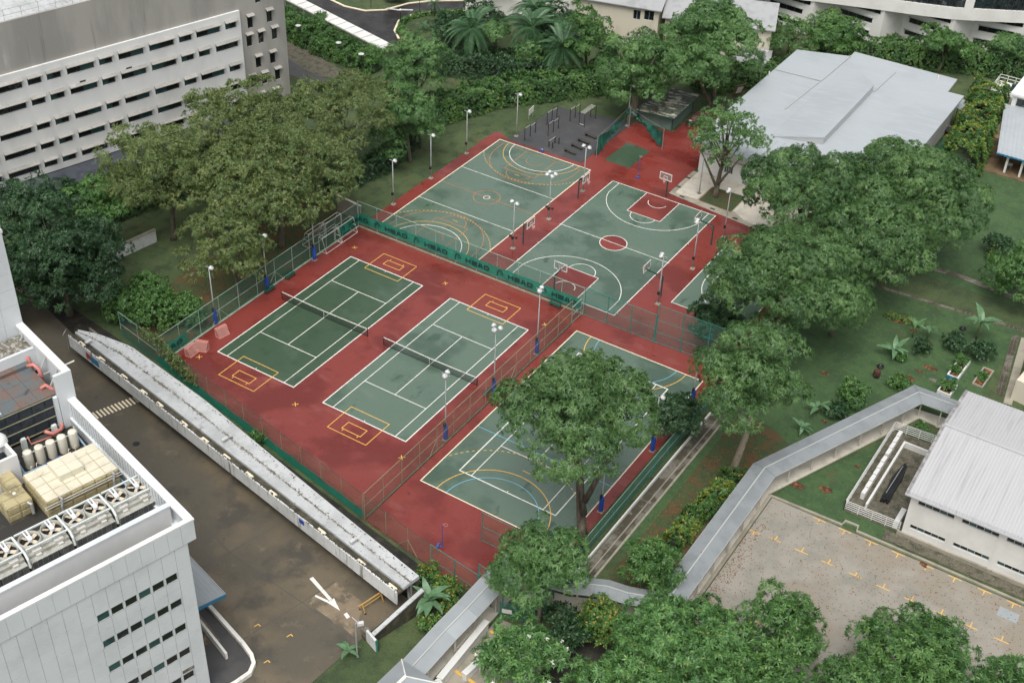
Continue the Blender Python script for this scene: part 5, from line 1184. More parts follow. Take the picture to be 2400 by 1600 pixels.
for i in range(nn):
    def L_(u, v): 
        a = [pts[0][k]+(pts[1][k]-pts[0][k])*u for k in range(3)]; b = [pts[3][k]+(pts[2][k]-pts[3][k])*u for k in range(3)]
        return tuple(a[k]+(b[k]-a[k])*v+(.03*(1 if int(round(u*nn*2)) % 2 else -1) if k == 2 else 0) for k in range(3))
    for q in range(2): m.quad(L_((i+q*.5)/nn, 0), L_((i+q*.5+.5)/nn, 0), L_((i+q*.5+.5)/nn, 1), L_((i+q*.5)/nn, 1))
m.build('roof_sheet', 'shed_roof', sh)
MB().bar((-.1, -1.2, 2.18), (5.9, -.8, 2.33), .05, .16).bar((5.92, -.8, 2.33), (6.22, 7.9, 2.63), .05, .16).build('fascia', 'bench_green', sh)
for i, (x, y, s) in enumerate(((18.6, 80.6, 1.0), (19.4, 81.9, .8))):
    t = thing('kit_bag', ['larger heap of dark kit bags beside the shed', 'smaller heap of dark kit bags beside the shed'][i], 'bag', (x, y, 0), R(30*i), 'kit bags beside the shed')
    MB().cbox(0, 0, .25*s, 1.2*s, .7*s, .5*s, .3).cbox(.3, .5*s, .2*s, .9*s, .6*s, .4*s, -.4).cbox(-.2, -.1, .6*s, .7*s, .4*s, .25*s, .8).build('bag', 'steel_dark', t); MB().cbox(-.1, .1, .75*s, .4*s, .2*s, .08*s, .5).build('strap', 'line_white', t)

# ---- white roofed building on the right, its plant pen
wb = thing('white_roofed_building', 'white two storey building under a ribbed white metal roof at the right edge', 'building', (73, 16.3, 0))
lo = [(1.0+i*4.2, 4.45+i*4.2, 1.22, 1.72) for i in range(9)]; hi_ = [(1.1+i*4.2, 4.6+i*4.2, 4.35, 4.95) for i in range(9)]
m = MB(); wall_open(m, .4, 42, 0, 5.5, 0, lo+hi_, .16)
m.quad((.4, 0, 0), (.4, 0, 5.5), (.4, 17, 5.5), (.4, 17, 0)); m.quad((.4, 17, 0), (.4, 17, 5.5), (42, 17, 5.5), (42, 17, 0)); m.poly([(.4, 0, 5.5), (.4, 9.6, 6.9), (.4, 17, 5.5)])
m.build('wall', 'offwhite', wb); window_set(wb, lo+hi_, 0, .15, ['glass_teal', 'glass_dark', 'glass_dark', 'glass_teal', 'glass_dark'], 'frame_grey', 5)
MB().box(.0, 42, -.22, -.005, -.3, .45).build('plinth', 'concrete', wb)
for i in range(9): MB().box(4.62+i*4.2, 4.98+i*4.2, -.04, -.002, .45, 5.3).build('pilaster', 'offwhite', wb)
def corr(y0, z0, y1, z1, x0, x1, name):
    m = MB(); n = int((x1-x0)/.16)
    for i in range(n):
        a, b = x0+i*.16, x0+(i+1)*.16; za, zb = (.035 if i % 2 else 0), (0 if i % 2 else .035)
        m.quad((a, y0, z0+za), (b, y0, z0+zb), (b, y1, z1+zb), (a, y1, z1+za))
    return m.build(name, 'roof_white', wb)
corr(-.55, 5.65, 9.6, 7.05, 0.05, 42, 'roof_sheet'); corr(9.6, 7.05, 18.0, 5.75, 0.05, 42, 'roof_sheet')
MB().bar((0, 9.6, 7.12), (42, 9.6, 7.12), .35, .08).build('ridge_cap', 'roof_white', wb)
MB().bar((-.02, -.55, 5.65), (-.02, 9.6, 7.05), .3, .14).bar((-.02, 9.6, 7.05), (-.02, 18.0, 5.75), .3, .14).build('verge_gutter', 'roof_white_dirt', wb)
MB().bar((-.15, -.62, 5.58), (42, -.62, 5.58), .2, .14).build('gutter', 'roof_white', wb)
rl = MB(); 
for i in range(28): rl.bar((.2+i*1.5, -.55, 5.7), (.2+i*1.5, -.55, 5.95), .03)
rl.bar((.2, -.55, 5.95), (42, -.55, 5.95), .03).build('snow_rail', 'frame_grey', wb)
sheet('plant_floor', [(67.6, 16.3), (73.2, 16.5), (73.2, 31.2), (67.5, 30.9)], .05, 'gravel', 'gravel floor of the plant pen')
pf = thing('plant_fence', 'white railed screen round the outdoor plant pen', 'fence', (67.5, 16.4, 0))
for p, q, n in (((0.05, 0, 0), (0, 14.5, 0), 7), ((0, 14.5, 0), (5.4, 14.8, 0), 4), ((.05, 0, 0), (5.6, .15, 0), 4)):
    p, q = Vector(p), Vector(q)
    for i in range(n+1): 
        c = p+(q-p)*i/n; MB().bar((c.x, c.y, 0), (c.x, c.y, 1.25), .07).build('post', 'planter_white', pf)
    for z in (.25, .5, .75, 1.0, 1.22): MB().bar((p.x, p.y, z), (q.x, q.y, z), .05, .06).build('rail', 'planter_white', pf)
t = thing('plant_wall', 'low white L shaped wall inside the plant pen', 'wall', (69.3, 17.6, 0)); MB().box(-.1, .12, 0, 11.4, 0, .75).box(.12, 3.4, 11.2, 11.4, 0, .75).build('wall', 'planter_white', t)
for i in range(10):
    y = 29.6-i*1.13-(.3 if i > 3 else 0)
    t = thing('condenser_box', ['farthest', 'second', 'third', 'fourth', 'fifth', 'sixth', 'seventh', 'eighth', 'ninth', 'nearest'][i] + ' white condenser box in the plant pen row, counted from the far end', 'condenser', (68.45+.03*i*.3, y, .05), R(-2), 'white condenser boxes in the plant pen')
    MB().box(-.2, .2, -.5, .5, .1, .95).build('casing', 'planter_white', t); MB().box(-.22, -.202, -.42, .42, .18, .85).build('grille', 'frame_grey', t); MB().box(-.18, .18, -.45, -.35, 0, .1).box(-.18, .18, .35, .45, 0, .1).build('foot', 'black', t)
t = thing('cable_pile', 'long black heap of hoses on the plant pen gravel', 'heap', (70.55, 19.4, .05), R(91))
rnd = random.Random(5)
for k in range(14):
    y0 = rnd.uniform(-.4, .4); MB().tube([(rnd.uniform(0, .8), y0, .15+.02*k), (2, y0*.9+rnd.uniform(-.1, .1), .3), (4, y0*.8+rnd.uniform(-.1, .1), .35), (rnd.uniform(5.8, 6.9), y0*.4, .12)], .12, 6).build('hose', 'plastic_black', t)
MB().tube([(1.0, .2, .6), (5.8, .05, .62)], .04, 5).build('pole', 'galv', t)
t = thing('duct', 'long white box duct against the building wall in the plant pen', 'duct', (72.4, 16.6, 0), R(0)); MB().box(0, .5, 0, 2.4, .1, .9).build('duct', 'planter_white', t)
# a second small building behind, at the right edge
t = thing('garden_building', 'cream wall and white roof at the right edge beside the stone path', 'building', (76.2, 43.6, 0), R(-7)); MB().box(.2, 8, 0, 11, 0, 2.7).build('wall', 'cream_wall', t); slabroof([(-.25, 3.5, 2.9), (9, 3.5, 3.6), (9, 12, 3.6), (-.25, 12, 2.9)], .2, 'roof', t, 'offwhite'); MB().box(-.28, -.2, 3.5, 12, 2.55, 2.75).build('fascia', 'paint_blue', t); MB().box(.1, .19, 3.2, 4.0, 1.8, 2.3).build('window', 'glass_dark', t)
# veranda building top right
vb = thing('veranda_building', 'grey ribbed veranda roof with a white block behind, at the right edge', 'building', (56.5, 94.2, 0))
m = MB()
for i in range(120):
    a, b = 3.2+i*.3, 3.2+(i+1)*.3; za, zb = (.05 if i % 2 else 0), (0 if i % 2 else .05)
    m.quad((a, -.4, 3.0+za), (b, -.4, 3.0+zb), (b-3.2, 13.8, 3.9+zb), (a-3.2, 13.8, 3.9+za))
m.build('veranda_roof', 'roof_metal', vb); MB().bar((3.1, -.42, 2.9), (39, -.42, 2.9), .12, .2).build('gutter', 'paint_blue', vb)
MB().box(1.0, 40, 3.8, 14, 0, 3.1).build('wall', 'brown_wall', vb)
for i in range(4): MB().box(4.6+i*2.1, 4.9+i*2.1, .2, .5, 0, 2.9).build('post', 'offwhite', vb)
MB().box(.9, 40, 13.8, 24, 0, 5.6).build('rear_block', 'offwhite', vb); MB().box(.5, 40, 13.4, 24.4, 5.602, 5.9).build('rear_roof', 'white_wall', vb); MB().box(1.6, 4.6, 13.7, 13.79, 4.1, 5.2).build('window', 'glass_office', vb)
for i, (x, y) in enumerate(((61.4, 96.0), (60.6, 98.2), (64.3, 97.6))):
    t = thing('veranda_table', ['white table standing out on the veranda edge', 'white table half under the veranda roof', 'white table deepest under the veranda roof'][i], 'table', (x, y, 0), R(-5), 'white veranda tables'); MB().box(-.45, .45, -.4, .4, .7, .75).build('table_top', 'planter_white', t)
    for dx, dy in ((-.4, -.35), (.4, -.35), (-.4, .35), (.4, .35)): MB().bar((dx, dy, 0), (dx, dy, .7), .05).build('leg', 'galv', t)
t = thing('bin_pen', 'white railed roof pen beside the veranda building', 'fence', (52.8, 114.6, 0)); MB().box(0, 3.6, 0, 5.4, 0, 2.0).build('deck', 'offwhite', t)
for p, q in (((0, 0), (3.6, 0)), ((0, 0), (0, 5.4)), ((0, 5.4), (3.6, 5.4))):
    for z in (2.5, 3.0): MB().bar((*p, z), (*q, z), .08).build('rail', 'offwhite', t)
    for k in range(4): MB().bar((p[0]+(q[0]-p[0])*k/3, p[1]+(q[1]-p[1])*k/3, 2), (p[0]+(q[0]-p[0])*k/3, p[1]+(q[1]-p[1])*k/3, 3), .08).build('post', 'offwhite', t)
for i, (x, y) in enumerate(((54.6, 116.0), (55.3, 116.6), (54.7, 117.2), (55.5, 117.9))):
    t = thing('green_drum', ['green drum nearest in the roof pen', 'second green drum in the roof pen', 'third green drum in the roof pen', 'farthest green drum in the roof pen'][i], 'drum', (x, y, 2.0), 0, 'green drums in the roof pen'); MB().lathe((0, 0, 0), [(.3, 0), (.33, .05), (.33, .75), (.36, .8), (.2, .88), (0, .9)], 14).build('drum', 'hoop_green', t, smooth=True)
t = thing('condenser_box', 'white condenser box in the roof pen', 'condenser', (53.6, 116.8, 2.0), 0); MB().box(-.25, .25, -1.0, 1.0, 0, .8).build('casing', 'planter_white', t)

# ---- curved white building at the top right: deep band over a saw-tooth wall
cw = thing('white_curved_building', 'large white building with a curving window band over saw tooth walls, top right', 'building')
band = [(4.0, 116.5), (10.5, 118.7), (17.7, 121.2), (24.0, 123.4), (30.6, 125.5), (36, 127.1), (41.4, 129.0), (47.8, 132.6), (51.5, 134.8), (58, 139), (66, 146)]
m = MB()
for (x0, y0), (x1, y1) in zip(band[:-1], band[1:]):
    m.quad((x0, y0, 6), (x1, y1, 6), (x1, y1, 8.0), (x0, y0, 8.0)); m.quad((x0, y0, 6), (x0, y0+14, 6), (x1, y1+14, 6), (x1, y1, 6)); m.quad((x0, y0+.6, 7.99), (x1, y1+.6, 7.99), (x1, y1, 7.99), (x0, y0, 7.99))
    m.quad((x0, y0, 11.0), (x1, y1, 11.0), (x1, y1, 13.0), (x0, y0, 13.0)); m.quad((x0, y0, 13), (x1, y1, 13), (x1, y1+14, 13), (x0, y0+14, 13))
m.build('band', 'offwhite', cw)
gl = 0
for (x0, y0), (x1, y1) in zip(band[:-1], band[1:]):
    d = Vector((x1-x0, y1-y0, 0)); n = 5
    for k in range(n):
        a = Vector((x0, y0, 0))+d*(k/n); b = Vector((x0, y0, 0))+d*((k+1)/n); gl += 1
        pier = x0 in (24.0, 41.4) and k == (0 if x0 == 24.0 else 1)
        if pier or x0 < 24.0: MB().quad((a.x, a.y, 8), (b.x, b.y, 8), (b.x, b.y, 11), (a.x, a.y, 11)).build('pier', 'offwhite', cw)
        else:
            w = MB().bar((a.x, a.y+.3, 8), (a.x, a.y+.3, 11), .12).build('window', 'frame_dark', cw); MB().quad((a.x, a.y+.35, 8), (b.x, b.y+.35, 8), (b.x, b.y+.35, 11), (a.x, a.y+.35, 11)).build('pane', 'glass_office', w)
def tooth(tip0, rec, tip1):
    """narrow return tip0 -> rec, then the long window wall rec -> tip1"""
    t0, r_, t1 = Vector((*tip0, 0)), Vector((*rec, 0)), Vector((*tip1, 0))
    d = t1-r_; L = d.length; rz = math.atan2(d.y, d.x)
    m = MB(); ops = [(L*.12, L*.80, 3.1, 4.15), (L*.08, L*.78, .9, 1.9), (L*.30, L*.93, 5.0, 5.98)]
    wall_open(m, 0, L, 0, 6.0, 0, ops, .3)
    o = m.build('saw_wall', 'offwhite', cw, loc=(r_.x, r_.y, 0), rz=rz)
    for a, b, c, e in ops:
        for k in range(4): MB().quad((a+(b-a)*k/4+.03, .28, c), (a+(b-a)*(k+1)/4-.03, .28, c), (a+(b-a)*(k+1)/4-.03, .28, e), (a+(b-a)*k/4+.03, .28, e)).build('pane', 'glass_dark', o)
        MB().box(a-.1, b+.1, -.3, -.002, e, e+.1).build('window_hood', 'frame_grey', o)
    MB().quad((t0.x, t0.y, 0), (r_.x, r_.y, 0), (r_.x, r_.y, 6), (t0.x, t0.y, 6)).build('return_wall', 'offwhite', cw)
tips = [(-2.5, 115.5), (9.0, 118.4), (20.2, 122.2), (31.1, 125.8), (41.8, 129.3), (52.0, 135.3), (62, 143)]
for a, b in zip(tips[:-1], tips[1:]): tooth(a, (a[0]+2.0, a[1]+4.8), b)

# ---- houses at the top
def house(name, loc, rz, w, d, h, label, ridge=2.2, wins=()):
    t = thing(name, label, 'house', (*loc, 0), rz)
    m = MB(); wall_open(m, 0, w, 0, h, 0, list(wins), .2); m.quad((0, 0, 0), (0, 0, h), (0, d, h), (0, d, 0)); m.quad((w, 0, 0), (w, d, 0), (w, d, h), (w, 0, h)); m.poly([(0, 0, h), (0, d/2, h+ridge), (0, d, h)]); m.poly([(w, 0, h), (w, d, h), (w, d/2, h+ridge)])
    m.build('wall', 'cream_wall' if 'cream' in label else 'offwhite', t); window_set(t, wins, 0, .19, 'glass_office', 'frame_grey', 2)
    slabroof([(-.5, -.6, h-.1), (w+.5, -.6, h-.1), (w+.5, d/2, h+ridge+.1), (-.5, d/2, h+ridge+.1)], .15, 'roof', t, 'tile_roof'); slabroof([(-.5, d/2, h+ridge+.1), (w+.5, d/2, h+ridge+.1), (w+.5, d+.6, h-.1), (-.5, d+.6, h-.1)], .15, 'roof', t, 'tile_roof')
    return t
h1 = house('house', (-31.5, 95.0), R(24), 19, 12, 9, 'white house with a balcony behind the palms', wins=((9.5, 11.3, 6.4, 8.0), (9.8, 11.6, 2.6, 4.2), (13.5, 15.0, 3.0, 4.5)))
MB().box(4.5, 8.5, -1.6, -.01, 5.2, 5.5).box(4.5, 8.5, -1.6, -1.4, 5.5, 6.4).build('balcony', 'offwhite', h1); MB().box(5, 8.2, -.06, -.005, 5.6, 7.6).build('balcony_door', 'brown_wall', h1); MB().box(1.6, 4.6, -2.6, -.01, 0, 6.6).build('bay', 'offwhite', h1)
house('house', (-11.0, 96.5), R(14), 14, 12, 7.6, 'cream gabled house beyond the layered tree', wins=((9.8, 11.0, 5.2, 6.8), (11.6, 13.2, 5.4, 7.0)))
h3 = house('house', (3.5, 100.5), R(20), 17, 10, 6.5, 'cream house hidden behind the bright green trees', wins=((2.5, 4.5, 3.6, 5.0), (12.5, 14.0, 3.4, 4.8)))
t = thing('carport', 'grey carport roof between trees and hedge near the top', 'carport', (15.5, 99.5, 0), R(18)); slabroof([(0, 0, 2.6), (6.5, 0, 2.6), (6.5, 5, 3.0), (0, 5, 3.0)], .15, 'roof', t, 'tile_roof')
for x, y in ((.2, .2), (6.2, .2), (.2, 4.7), (6.2, 4.7)): MB().bar((x, y, 0), (x, y, 2.6), .14).build('post', 'frame_grey', t)
t = thing('linkway', 'long white flat roof beside the wet driveway', 'canopy', (-53.8, 76.7, 0), R(-13.6)); MB().box(-22, 24.5, -1.15, 1.15, 2.55, 2.75).build('roof', 'offwhite', t)
for i in range(22): MB().box(-21.5+i*2.15, -21.3+i*2.15, -1.1, 1.1, 2.752, 2.79).build('roof_rib', 'slab_white', t)
for i in range(9): MB().bar((-20+i*5.3, .9, 0), (-20+i*5.3, .9, 2.55), .18).build('post', 'offwhite', t)
# ================================================================== THE LONG WHITE CANOPY BY THE ROAD
cn = thing('concrete_canopy', 'long stained white concrete canopy with a mossy gutter beside the road', 'canopy', (39.46, -19.5, 0), R(169.5))
LN = 52.6
m = MB(); nseg = 60
m.box(0, LN, -.14, 0, 1.5, 3.05); m.build('fascia', 'stained_white', cn)
MB().box(.02, LN-.02, -.85, -.142, 2.55, 2.78).build('gutter', 'moss', cn)
back = lambda x: np.interp(x, (0, 11, 33, 46, 50.5, 52.6), (-2.75, -3.05, -3.9, -3.7, -2.4, -1.3))
m1, m2, m3 = MB(), MB(), MB()
for i in range(nseg):
    x0, x1 = LN*i/nseg, LN*(i+1)/nseg
    for M_, f0, f1, z0, z1 in ((m1, 0.0, .5, 3.02, 2.95), (m3, .5, 1.0, 2.95, 3.10)):
        def P(x, f, z): return (x, -.86+(back(x)+.86)*f, z)
        M_.quad(P(x0, f0, z0), P(x0, f1, z1), P(x1, f1, z1), P(x1, f0, z0))
    rnd = random.Random(i); w0, w1 = .028+.02*math.sin(i*.9)+.012*math.sin(i*2.3), .028+.02*math.sin((i+1)*.9)+.012*math.sin((i+1)*2.3)
    m2.quad(P(x0, .5-w0, 2.972), P(x0, .5+w0*.8, 2.972), P(x1, .5+w1*.8, 2.972), P(x1, .5-w1, 2.972))
    m1.quad((x0, -.86, 2.7), (x0, -.86, 3.02), (x1, -.86, 3.02), (x1, -.86, 2.7)); m3.quad((x0, back(x0), 2.7), (x1, back(x1), 2.7), (x1, back(x1), 3.12), (x0, back(x0), 3.12))
m1.quad((0, -.86, 2.7), (0, -2.75, 2.7), (0, -2.75, 3.12), (0, -.86, 3.02))
m1.build('roof_slab', 'slab_white', cn); m3.build('roof_slab', 'slab_white', cn); m2.build('leaf_debris', 'debris', cn)
for k in range(170):
    pass
dm = MB(); rnd = random.Random(8)
for k in range(900):
    x = rnd.uniform(0, LN); f = .5+rnd.gauss(0, .045); y = -.86+(back(x)+.86)*f; s = rnd.uniform(.03, .10)
    dm.cbox(x, y, 2.97+abs(f-.5)*.3, s, s*rnd.uniform(.5, 1.6), .03, rnd.uniform(0, 3))
tag(dm.build('litter', 'debris', cn), kind='stuff')
dm = MB()
for k in range(600):
    x = rnd.uniform(0, LN); s = rnd.uniform(.03, .10); e = rnd.random()
    if e < .85: dm.cbox(x, -.14+rnd.gauss(0, .05), 3.05, s*1.6, s, .05, rnd.uniform(-.3, .3))
    else: dm.cbox(x, back(x)+.16+abs(rnd.gauss(0, .12)), 3.11, s*1.2, s, .03, rnd.uniform(-.3, .3))
tag(dm.build('moss_tuft', 'moss', cn), kind='stuff')
MB().box(0, LN, -2.7, -2.5, 0, 2.7).build('rear_wall', 'concrete_dirty', cn)
for i in range(9):
    if i == 0: cp_ = MB().box(0, .3, -2.45, -2.15, 0, 2.55).build('column', 'stained_white', cn, loc=(.6, 0, 0))
    else: inst(cp_, cn, (.6+i*6.2, 0, 0))
lf = None
for x in (.9, 5.0, 10.5, 17.6, 21.2, 24.8, 28.3, 31.8, 36.0, 38.8, 42.4, 46.6, 50.4):
    if lf is None: lf = MB().box(-.5, .5, -.5, -.22, 2.78, 2.92).build('light_fitting', 'line_cream', cn, loc=(x, 0, 0))
    else: inst(lf, cn, (x, 0, 0))
MB().box(48.3, 49.2, .002, .04, 1.9, 2.6).build('sign', 'paint_red', cn); MB().box(46.8, 48.28, .002, .04, 1.8, 2.6).build('sign', 'paint_blue', cn)
MB().box(12.6, 13.3, .002, .04, 2.35, 2.85).build('sign', 'pad_blue', cn)
for x, y in ((7.2, -1.6), (26.6, -1.8), (49.7, -1.0)):
    MB().tube([(x, y, 3.0), (x, y-.7, 3.55)], .03, 5).cbox(x, y+.25, 3.35, .3, .75, .14, .1).build('lamp_arm', 'lamp_white', cn)
t = thing('convex_mirror', 'round convex traffic mirror at the far end of the white canopy', 'mirror', (-13.3, -9.4, 0), R(-60)); MB().tube([(0, 0, 0), (0, 0, 2.9)], .05, 6).build('post', 'galv', t); MB().lathe((0, -.1, 2.6), [(0, .1), (.35, .06), (.55, 0), (.58, .02)], 18, Matrix.Rotation(R(60), 3, 'X')).build('mirror_disc', 'steel_light', t, smooth=True)
t = thing('end_wall', 'thin white topped wall closing the road beside the banana plant', 'wall', (40.95, -17.6, 0), R(-105))
m = MB(); 
for i in range(12):
    a, b = 5.6*i/12, 5.6*(i+1)/12; f = lambda x: 2.6-1.7*(x/5.6)
    m.poly([(a, -.12, -.3), (b, -.12, -.3), (b, -.12, f(b)), (a, -.12, f(a))]); m.poly([(a, .12, -.3), (a, .12, f(a)), (b, .12, f(b)), (b, .12, -.3)])
m.build('wall', 'moss', t)
m = MB()
for i in range(12):
    a, b = 5.6*i/12, 5.6*(i+1)/12; m.bar((a, 0, f(a)+.06), (b, 0, f(b)+.06), .4, .12)
m.build('coping', 'slab_white', t)
MB().box(.5, 5.4, -.7, -.3, 0, .35).build('planter_kerb', 'debris', t)
t = thing('wall_stub', 'short white wall stub with a green post at the road end', 'wall', (38.9, -23.2, 0), R(-20)); MB().prism([(0, 0), (1.5, 0), (1.5, .22), (0, .22)], -.2, 1.3).build('wall', 'stained_white', t); MB().bar((1.6, .1, -.2), (1.6, .1, 1.5), .12).build('post', 'fence_green', t); MB().box(-.7, 0, -.1, .5, 0, 1.0).build('pier', 'concrete_dirty', t)
t = thing('camera_post', 'thin grey post with a white camera box at the road end', 'post', (39.4, -25.1, 0), R(20)); MB().tube([(0, 0, 0), (0, 0, 4.3), (.1, .1, 4.5), (-.4, .3, 4.7)], [.08, .06, .04, .03], 8).build('post', 'galv', t); MB().cbox(.28, .45, 3.9, .55, .3, .3, .5).build('camera_box', 'lamp_white', t); MB().bar((0, 0, 3.7), (.28, .45, 3.75), .05).build('bracket', 'galv', t)
t = thing('barrier_trestle', 'yellow wooden barrier trestle standing by the canopy', 'barrier', (36.6, -20.9, 0), R(77))
MB().bar((-.3, 0, .95), (2.6, 0, .95), .09, .12).build('top_rail', 'wood_yellow', t); MB().bar((.1, 0, .5), (2.2, 0, .5), .07).build('lower_rail', 'wood_yellow', t)
for x in (.1, 2.2):
    for s in (-1, 1): MB().bar((x, 0, .95), (x, s*.38, 0), .08).build('leg', 'wood_yellow', t)
for s in (-1, 1): MB().lathe((.1, s*.38, 0), [(.09, 0), (.09, .12), (0, .12)], 8).build('wheel', 'black', t)

# ================================================================== COVERED WALKWAYS
def walkway(name, label, pts, w, material, posts=(), floor=True, pitch=.22, eave=None):
    t = thing(name, label, 'walkway', (0, 0, 0), 0, 'covered walkways')
    n = len(pts); P_ = [Vector(p) for p in pts]; LE, RE = [], []
    for i, p in enumerate(P_):
        d1 = (P_[i]-P_[i-1]) if i else (P_[1]-P_[0]); d2 = (P_[i+1]-P_[i]) if i < n-1 else d1
        a1 = Vector((-d1.y, d1.x, 0)).normalized(); a2 = Vector((-d2.y, d2.x, 0)).normalized(); b = (a1+a2).normalized(); k = w/2/max(.5, b.dot(a1))
        LE.append(p+b*k); RE.append(p-b*k)
    for i in range(n-1):
        seg = MB(); L = (P_[i+1]-P_[i]).length; ns = max(2, int(L/.16))
        for k in range(ns):
            u0, u1 = k/ns, (k+1)/ns; am_ = 0 if 'clean' in material else .016; z0, z1 = (am_ if k % 2 else 0), (0 if k % 2 else am_)
            l0, l1 = LE[i].lerp(LE[i+1], u0), LE[i].lerp(LE[i+1], u1); c0, c1 = P_[i].lerp(P_[i+1], u0), P_[i].lerp(P_[i+1], u1); r0, r1 = RE[i].lerp(RE[i+1], u0), RE[i].lerp(RE[i+1], u1)
            A = lambda v, dz: (v.x, v.y, v.z+dz)
            seg.quad(A(l0, z0), A(c0, z0+pitch), A(c1, z1+pitch), A(l1, z1)); seg.quad(A(c0, z0+pitch), A(r0, z0), A(r1, z1), A(c1, z1+pitch))
        seg.build('roof_sheet', material, t)
        MB().bar(P_[i]+Vector((0, 0, pitch+.045)), P_[i+1]+Vector((0, 0, pitch+.045)), .12, .06).build('ridge_cap', 'frame_grey', t)
        for E_ in (LE, RE): MB().bar(E_[i]-Vector((0, 0, .08)), E_[i+1]-Vector((0, 0, .08)), .08, .12).build('eave_beam', 'frame_grey', t)
    for i in range(1, n-1) if 'clean' not in material else ():
        MB().bar(LE[i]+Vector((0, 0, .05)), P_[i]+Vector((0, 0, pitch+.05)), .10, .03).bar(P_[i]+Vector((0, 0, pitch+.05)), RE[i]+Vector((0, 0, .05)), .10, .03).build('valley_flashing', 'roof_walk', t)
    for x, y, z in posts: MB().bar((x, y, 0), (x, y, z), .13).box(x-.14, x+.14, y-.14, y+.14, 0, .08).build('post', 'concrete_pale', t)
    if floor:
        struct('walk_floor', ribbon([(p[0], p[1]) for p in pts], w*.86, -.05, .10), 'concrete_pale', 'pale concrete floor under the '+label)
    return t
walkway('covered_walkway', 'grey roofed walkway rising past the banana plant at the front', [(45.05, -25.6, 2.15), (45.2, -20.2, 2.35), (45.65, -17.6, 3.0), (45.8, -10.6, 3.05)], 2.35, 'roof_walk_clean', [(46.15, -17.0, 2.9), (46.3, -20.3, 2.3), (46.5, -14.2, 2.9), (44.6, -17.0, 2.9), (44.3, -22.5, 2.2), (46.2, -24.2, 2.1)])
walkway('covered_walkway', 'short grey roofed walkway stepping down behind the front trees', [(45.9, -10.9, 2.65), (51.2, -9.7, 2.65), (54.3, -8.1, 2.55), (56.2, -7.7, 2.5), (59.4, -6.4, 2.5)], 2.0, 'roof_walk', [(52.3, -9.9, 2.5), (49.9, -10.3, 2.5), (55.2, -8.7, 2.4), (50.0, -8.6, 2.5)])
walkway('covered_walkway', 'long grey roofed walkway passing the car park to the white roofed building', [(59.5, -7.3, 2.6), (59.5, 14.4, 2.6), (68.25, 35.05, 2.6), (73.0, 35.1, 2.6)], 2.5, 'roof_walk', [(60.55, -2.4, 2.5), (60.55, 1.0, 2.5), (60.55, 4.3, 2.5), (60.5, 7.7, 2.5), (60.6, 11.3, 2.5), (61.4, 16.7, 2.5), (62.7, 19.8, 2.5), (64.0, 22.9, 2.5), (65.4, 26.2, 2.5), (66.7, 29.3, 2.5), (67.9, 32.3, 2.5), (68.95, 34.5, 2.5), (71.2, 34.2, 2.5), (58.4, -3, 2.5), (58.4, 5, 2.5), (58.6, 12, 2.5), (62.0, 23, 2.5), (65, 30, 2.5)])
hn = thing('handrail', 'pale handrail along the stepped walkway behind the front trees', 'handrail', (49.8, -9.9, .1), R(15))
for z in (.3, .55, .8, 1.0): MB().bar((0, -.95, z), (4.6, -.75, z-.25), .05).build('rail', 'concrete_pale', hn)
for x in (0, 1.6, 3.2, 4.6): MB().bar((x, -.9, -.4), (x, -.9, 1.0-x*.05), .06).build('post', 'concrete_pale', hn)
pv = thing('pavilion', 'grey hip roofed pavilion at the bottom edge of the picture', 'pavilion', (45.95, -28.3, 0), R(-4))
E4 = [(-2.0, 3.1, 3.0), (2.0, 3.1, 3.0), (2.0, -3.4, 3.0), (-2.0, -3.4, 3.0)]; A_, B_ = (0, 1.3, 4.1), (0, -1.8, 4.1)
MB().poly([E4[0], A_, E4[1]]).poly([E4[1], A_, B_, E4[2]]).poly([E4[2], B_, E4[3]]).poly([E4[3], B_, A_, E4[0]]).build('roof_sheet', 'roof_walk_clean', pv)
MB().bar(A_, B_, .28, .12).bar(E4[0], A_, .1, .08).bar(E4[1], A_, .1, .08).build('ridge_cap', 'line_white', pv)
for x, y in ((-1.6, 2.7), (1.6, 2.7), (1.6, -3), (-1.6, -3)): MB().bar((x, y, 0), (x, y, 3.0), .16).build('post', 'concrete_pale', pv)
t = thing('low_wall', 'long low white wall beside the front walkway', 'wall', (47.0, -23.6, 0), R(91.5)); MB().box(0, 7.4, -.22, .22, 0, .95).build('wall', 'planter_white', t); MB().box(-.05, 7.45, -.3, .3, .952, 1.08).build('coping', 'planter_white', t)
t = thing('low_wall', 'short low white wall standing free in the paved court', 'wall', (48.35, -21.9, 0), R(83)); MB().box(0, 3.0, -.22, .22, 0, .75).build('wall', 'planter_white', t); MB().box(-.05, 3.05, -.28, .28, .752, .86).build('coping', 'planter_white', t)
t = thing('low_wall', 'low white wall with a dark opening at the bottom edge', 'wall', (46.8, -23.75, 0), R(-20)); MB().box(0, 2.6, -.2, .2, 0, .95).build('wall', 'planter_white', t); MB().box(.15, 2.5, -.215, -.202, .1, .7).build('opening', 'glass_office', t)
t = thing('handrail', 'pale handrail between the front walkway and the low wall', 'handrail', (46.35, -20.5, 0), R(90))
for z in (.5, .75, .98): MB().bar((0, 0, z), (4.3, 0, z), .05).build('rail', 'concrete_pale', t)
for x in (0, 2.1, 4.3): MB().bar((x, 0, 0), (x, 0, .98), .06).build('post', 'concrete_pale', t)
ym = MB(); ym.cbox(48.1, -21.6, .006, 2.4, .3, .004, R(-4)).cbox(47.65, -16.25, .006, .9, .25, .004, R(-6))
struct('paint_strip', ym, 'line_yellow', 'yellow strips painted on the paved court')

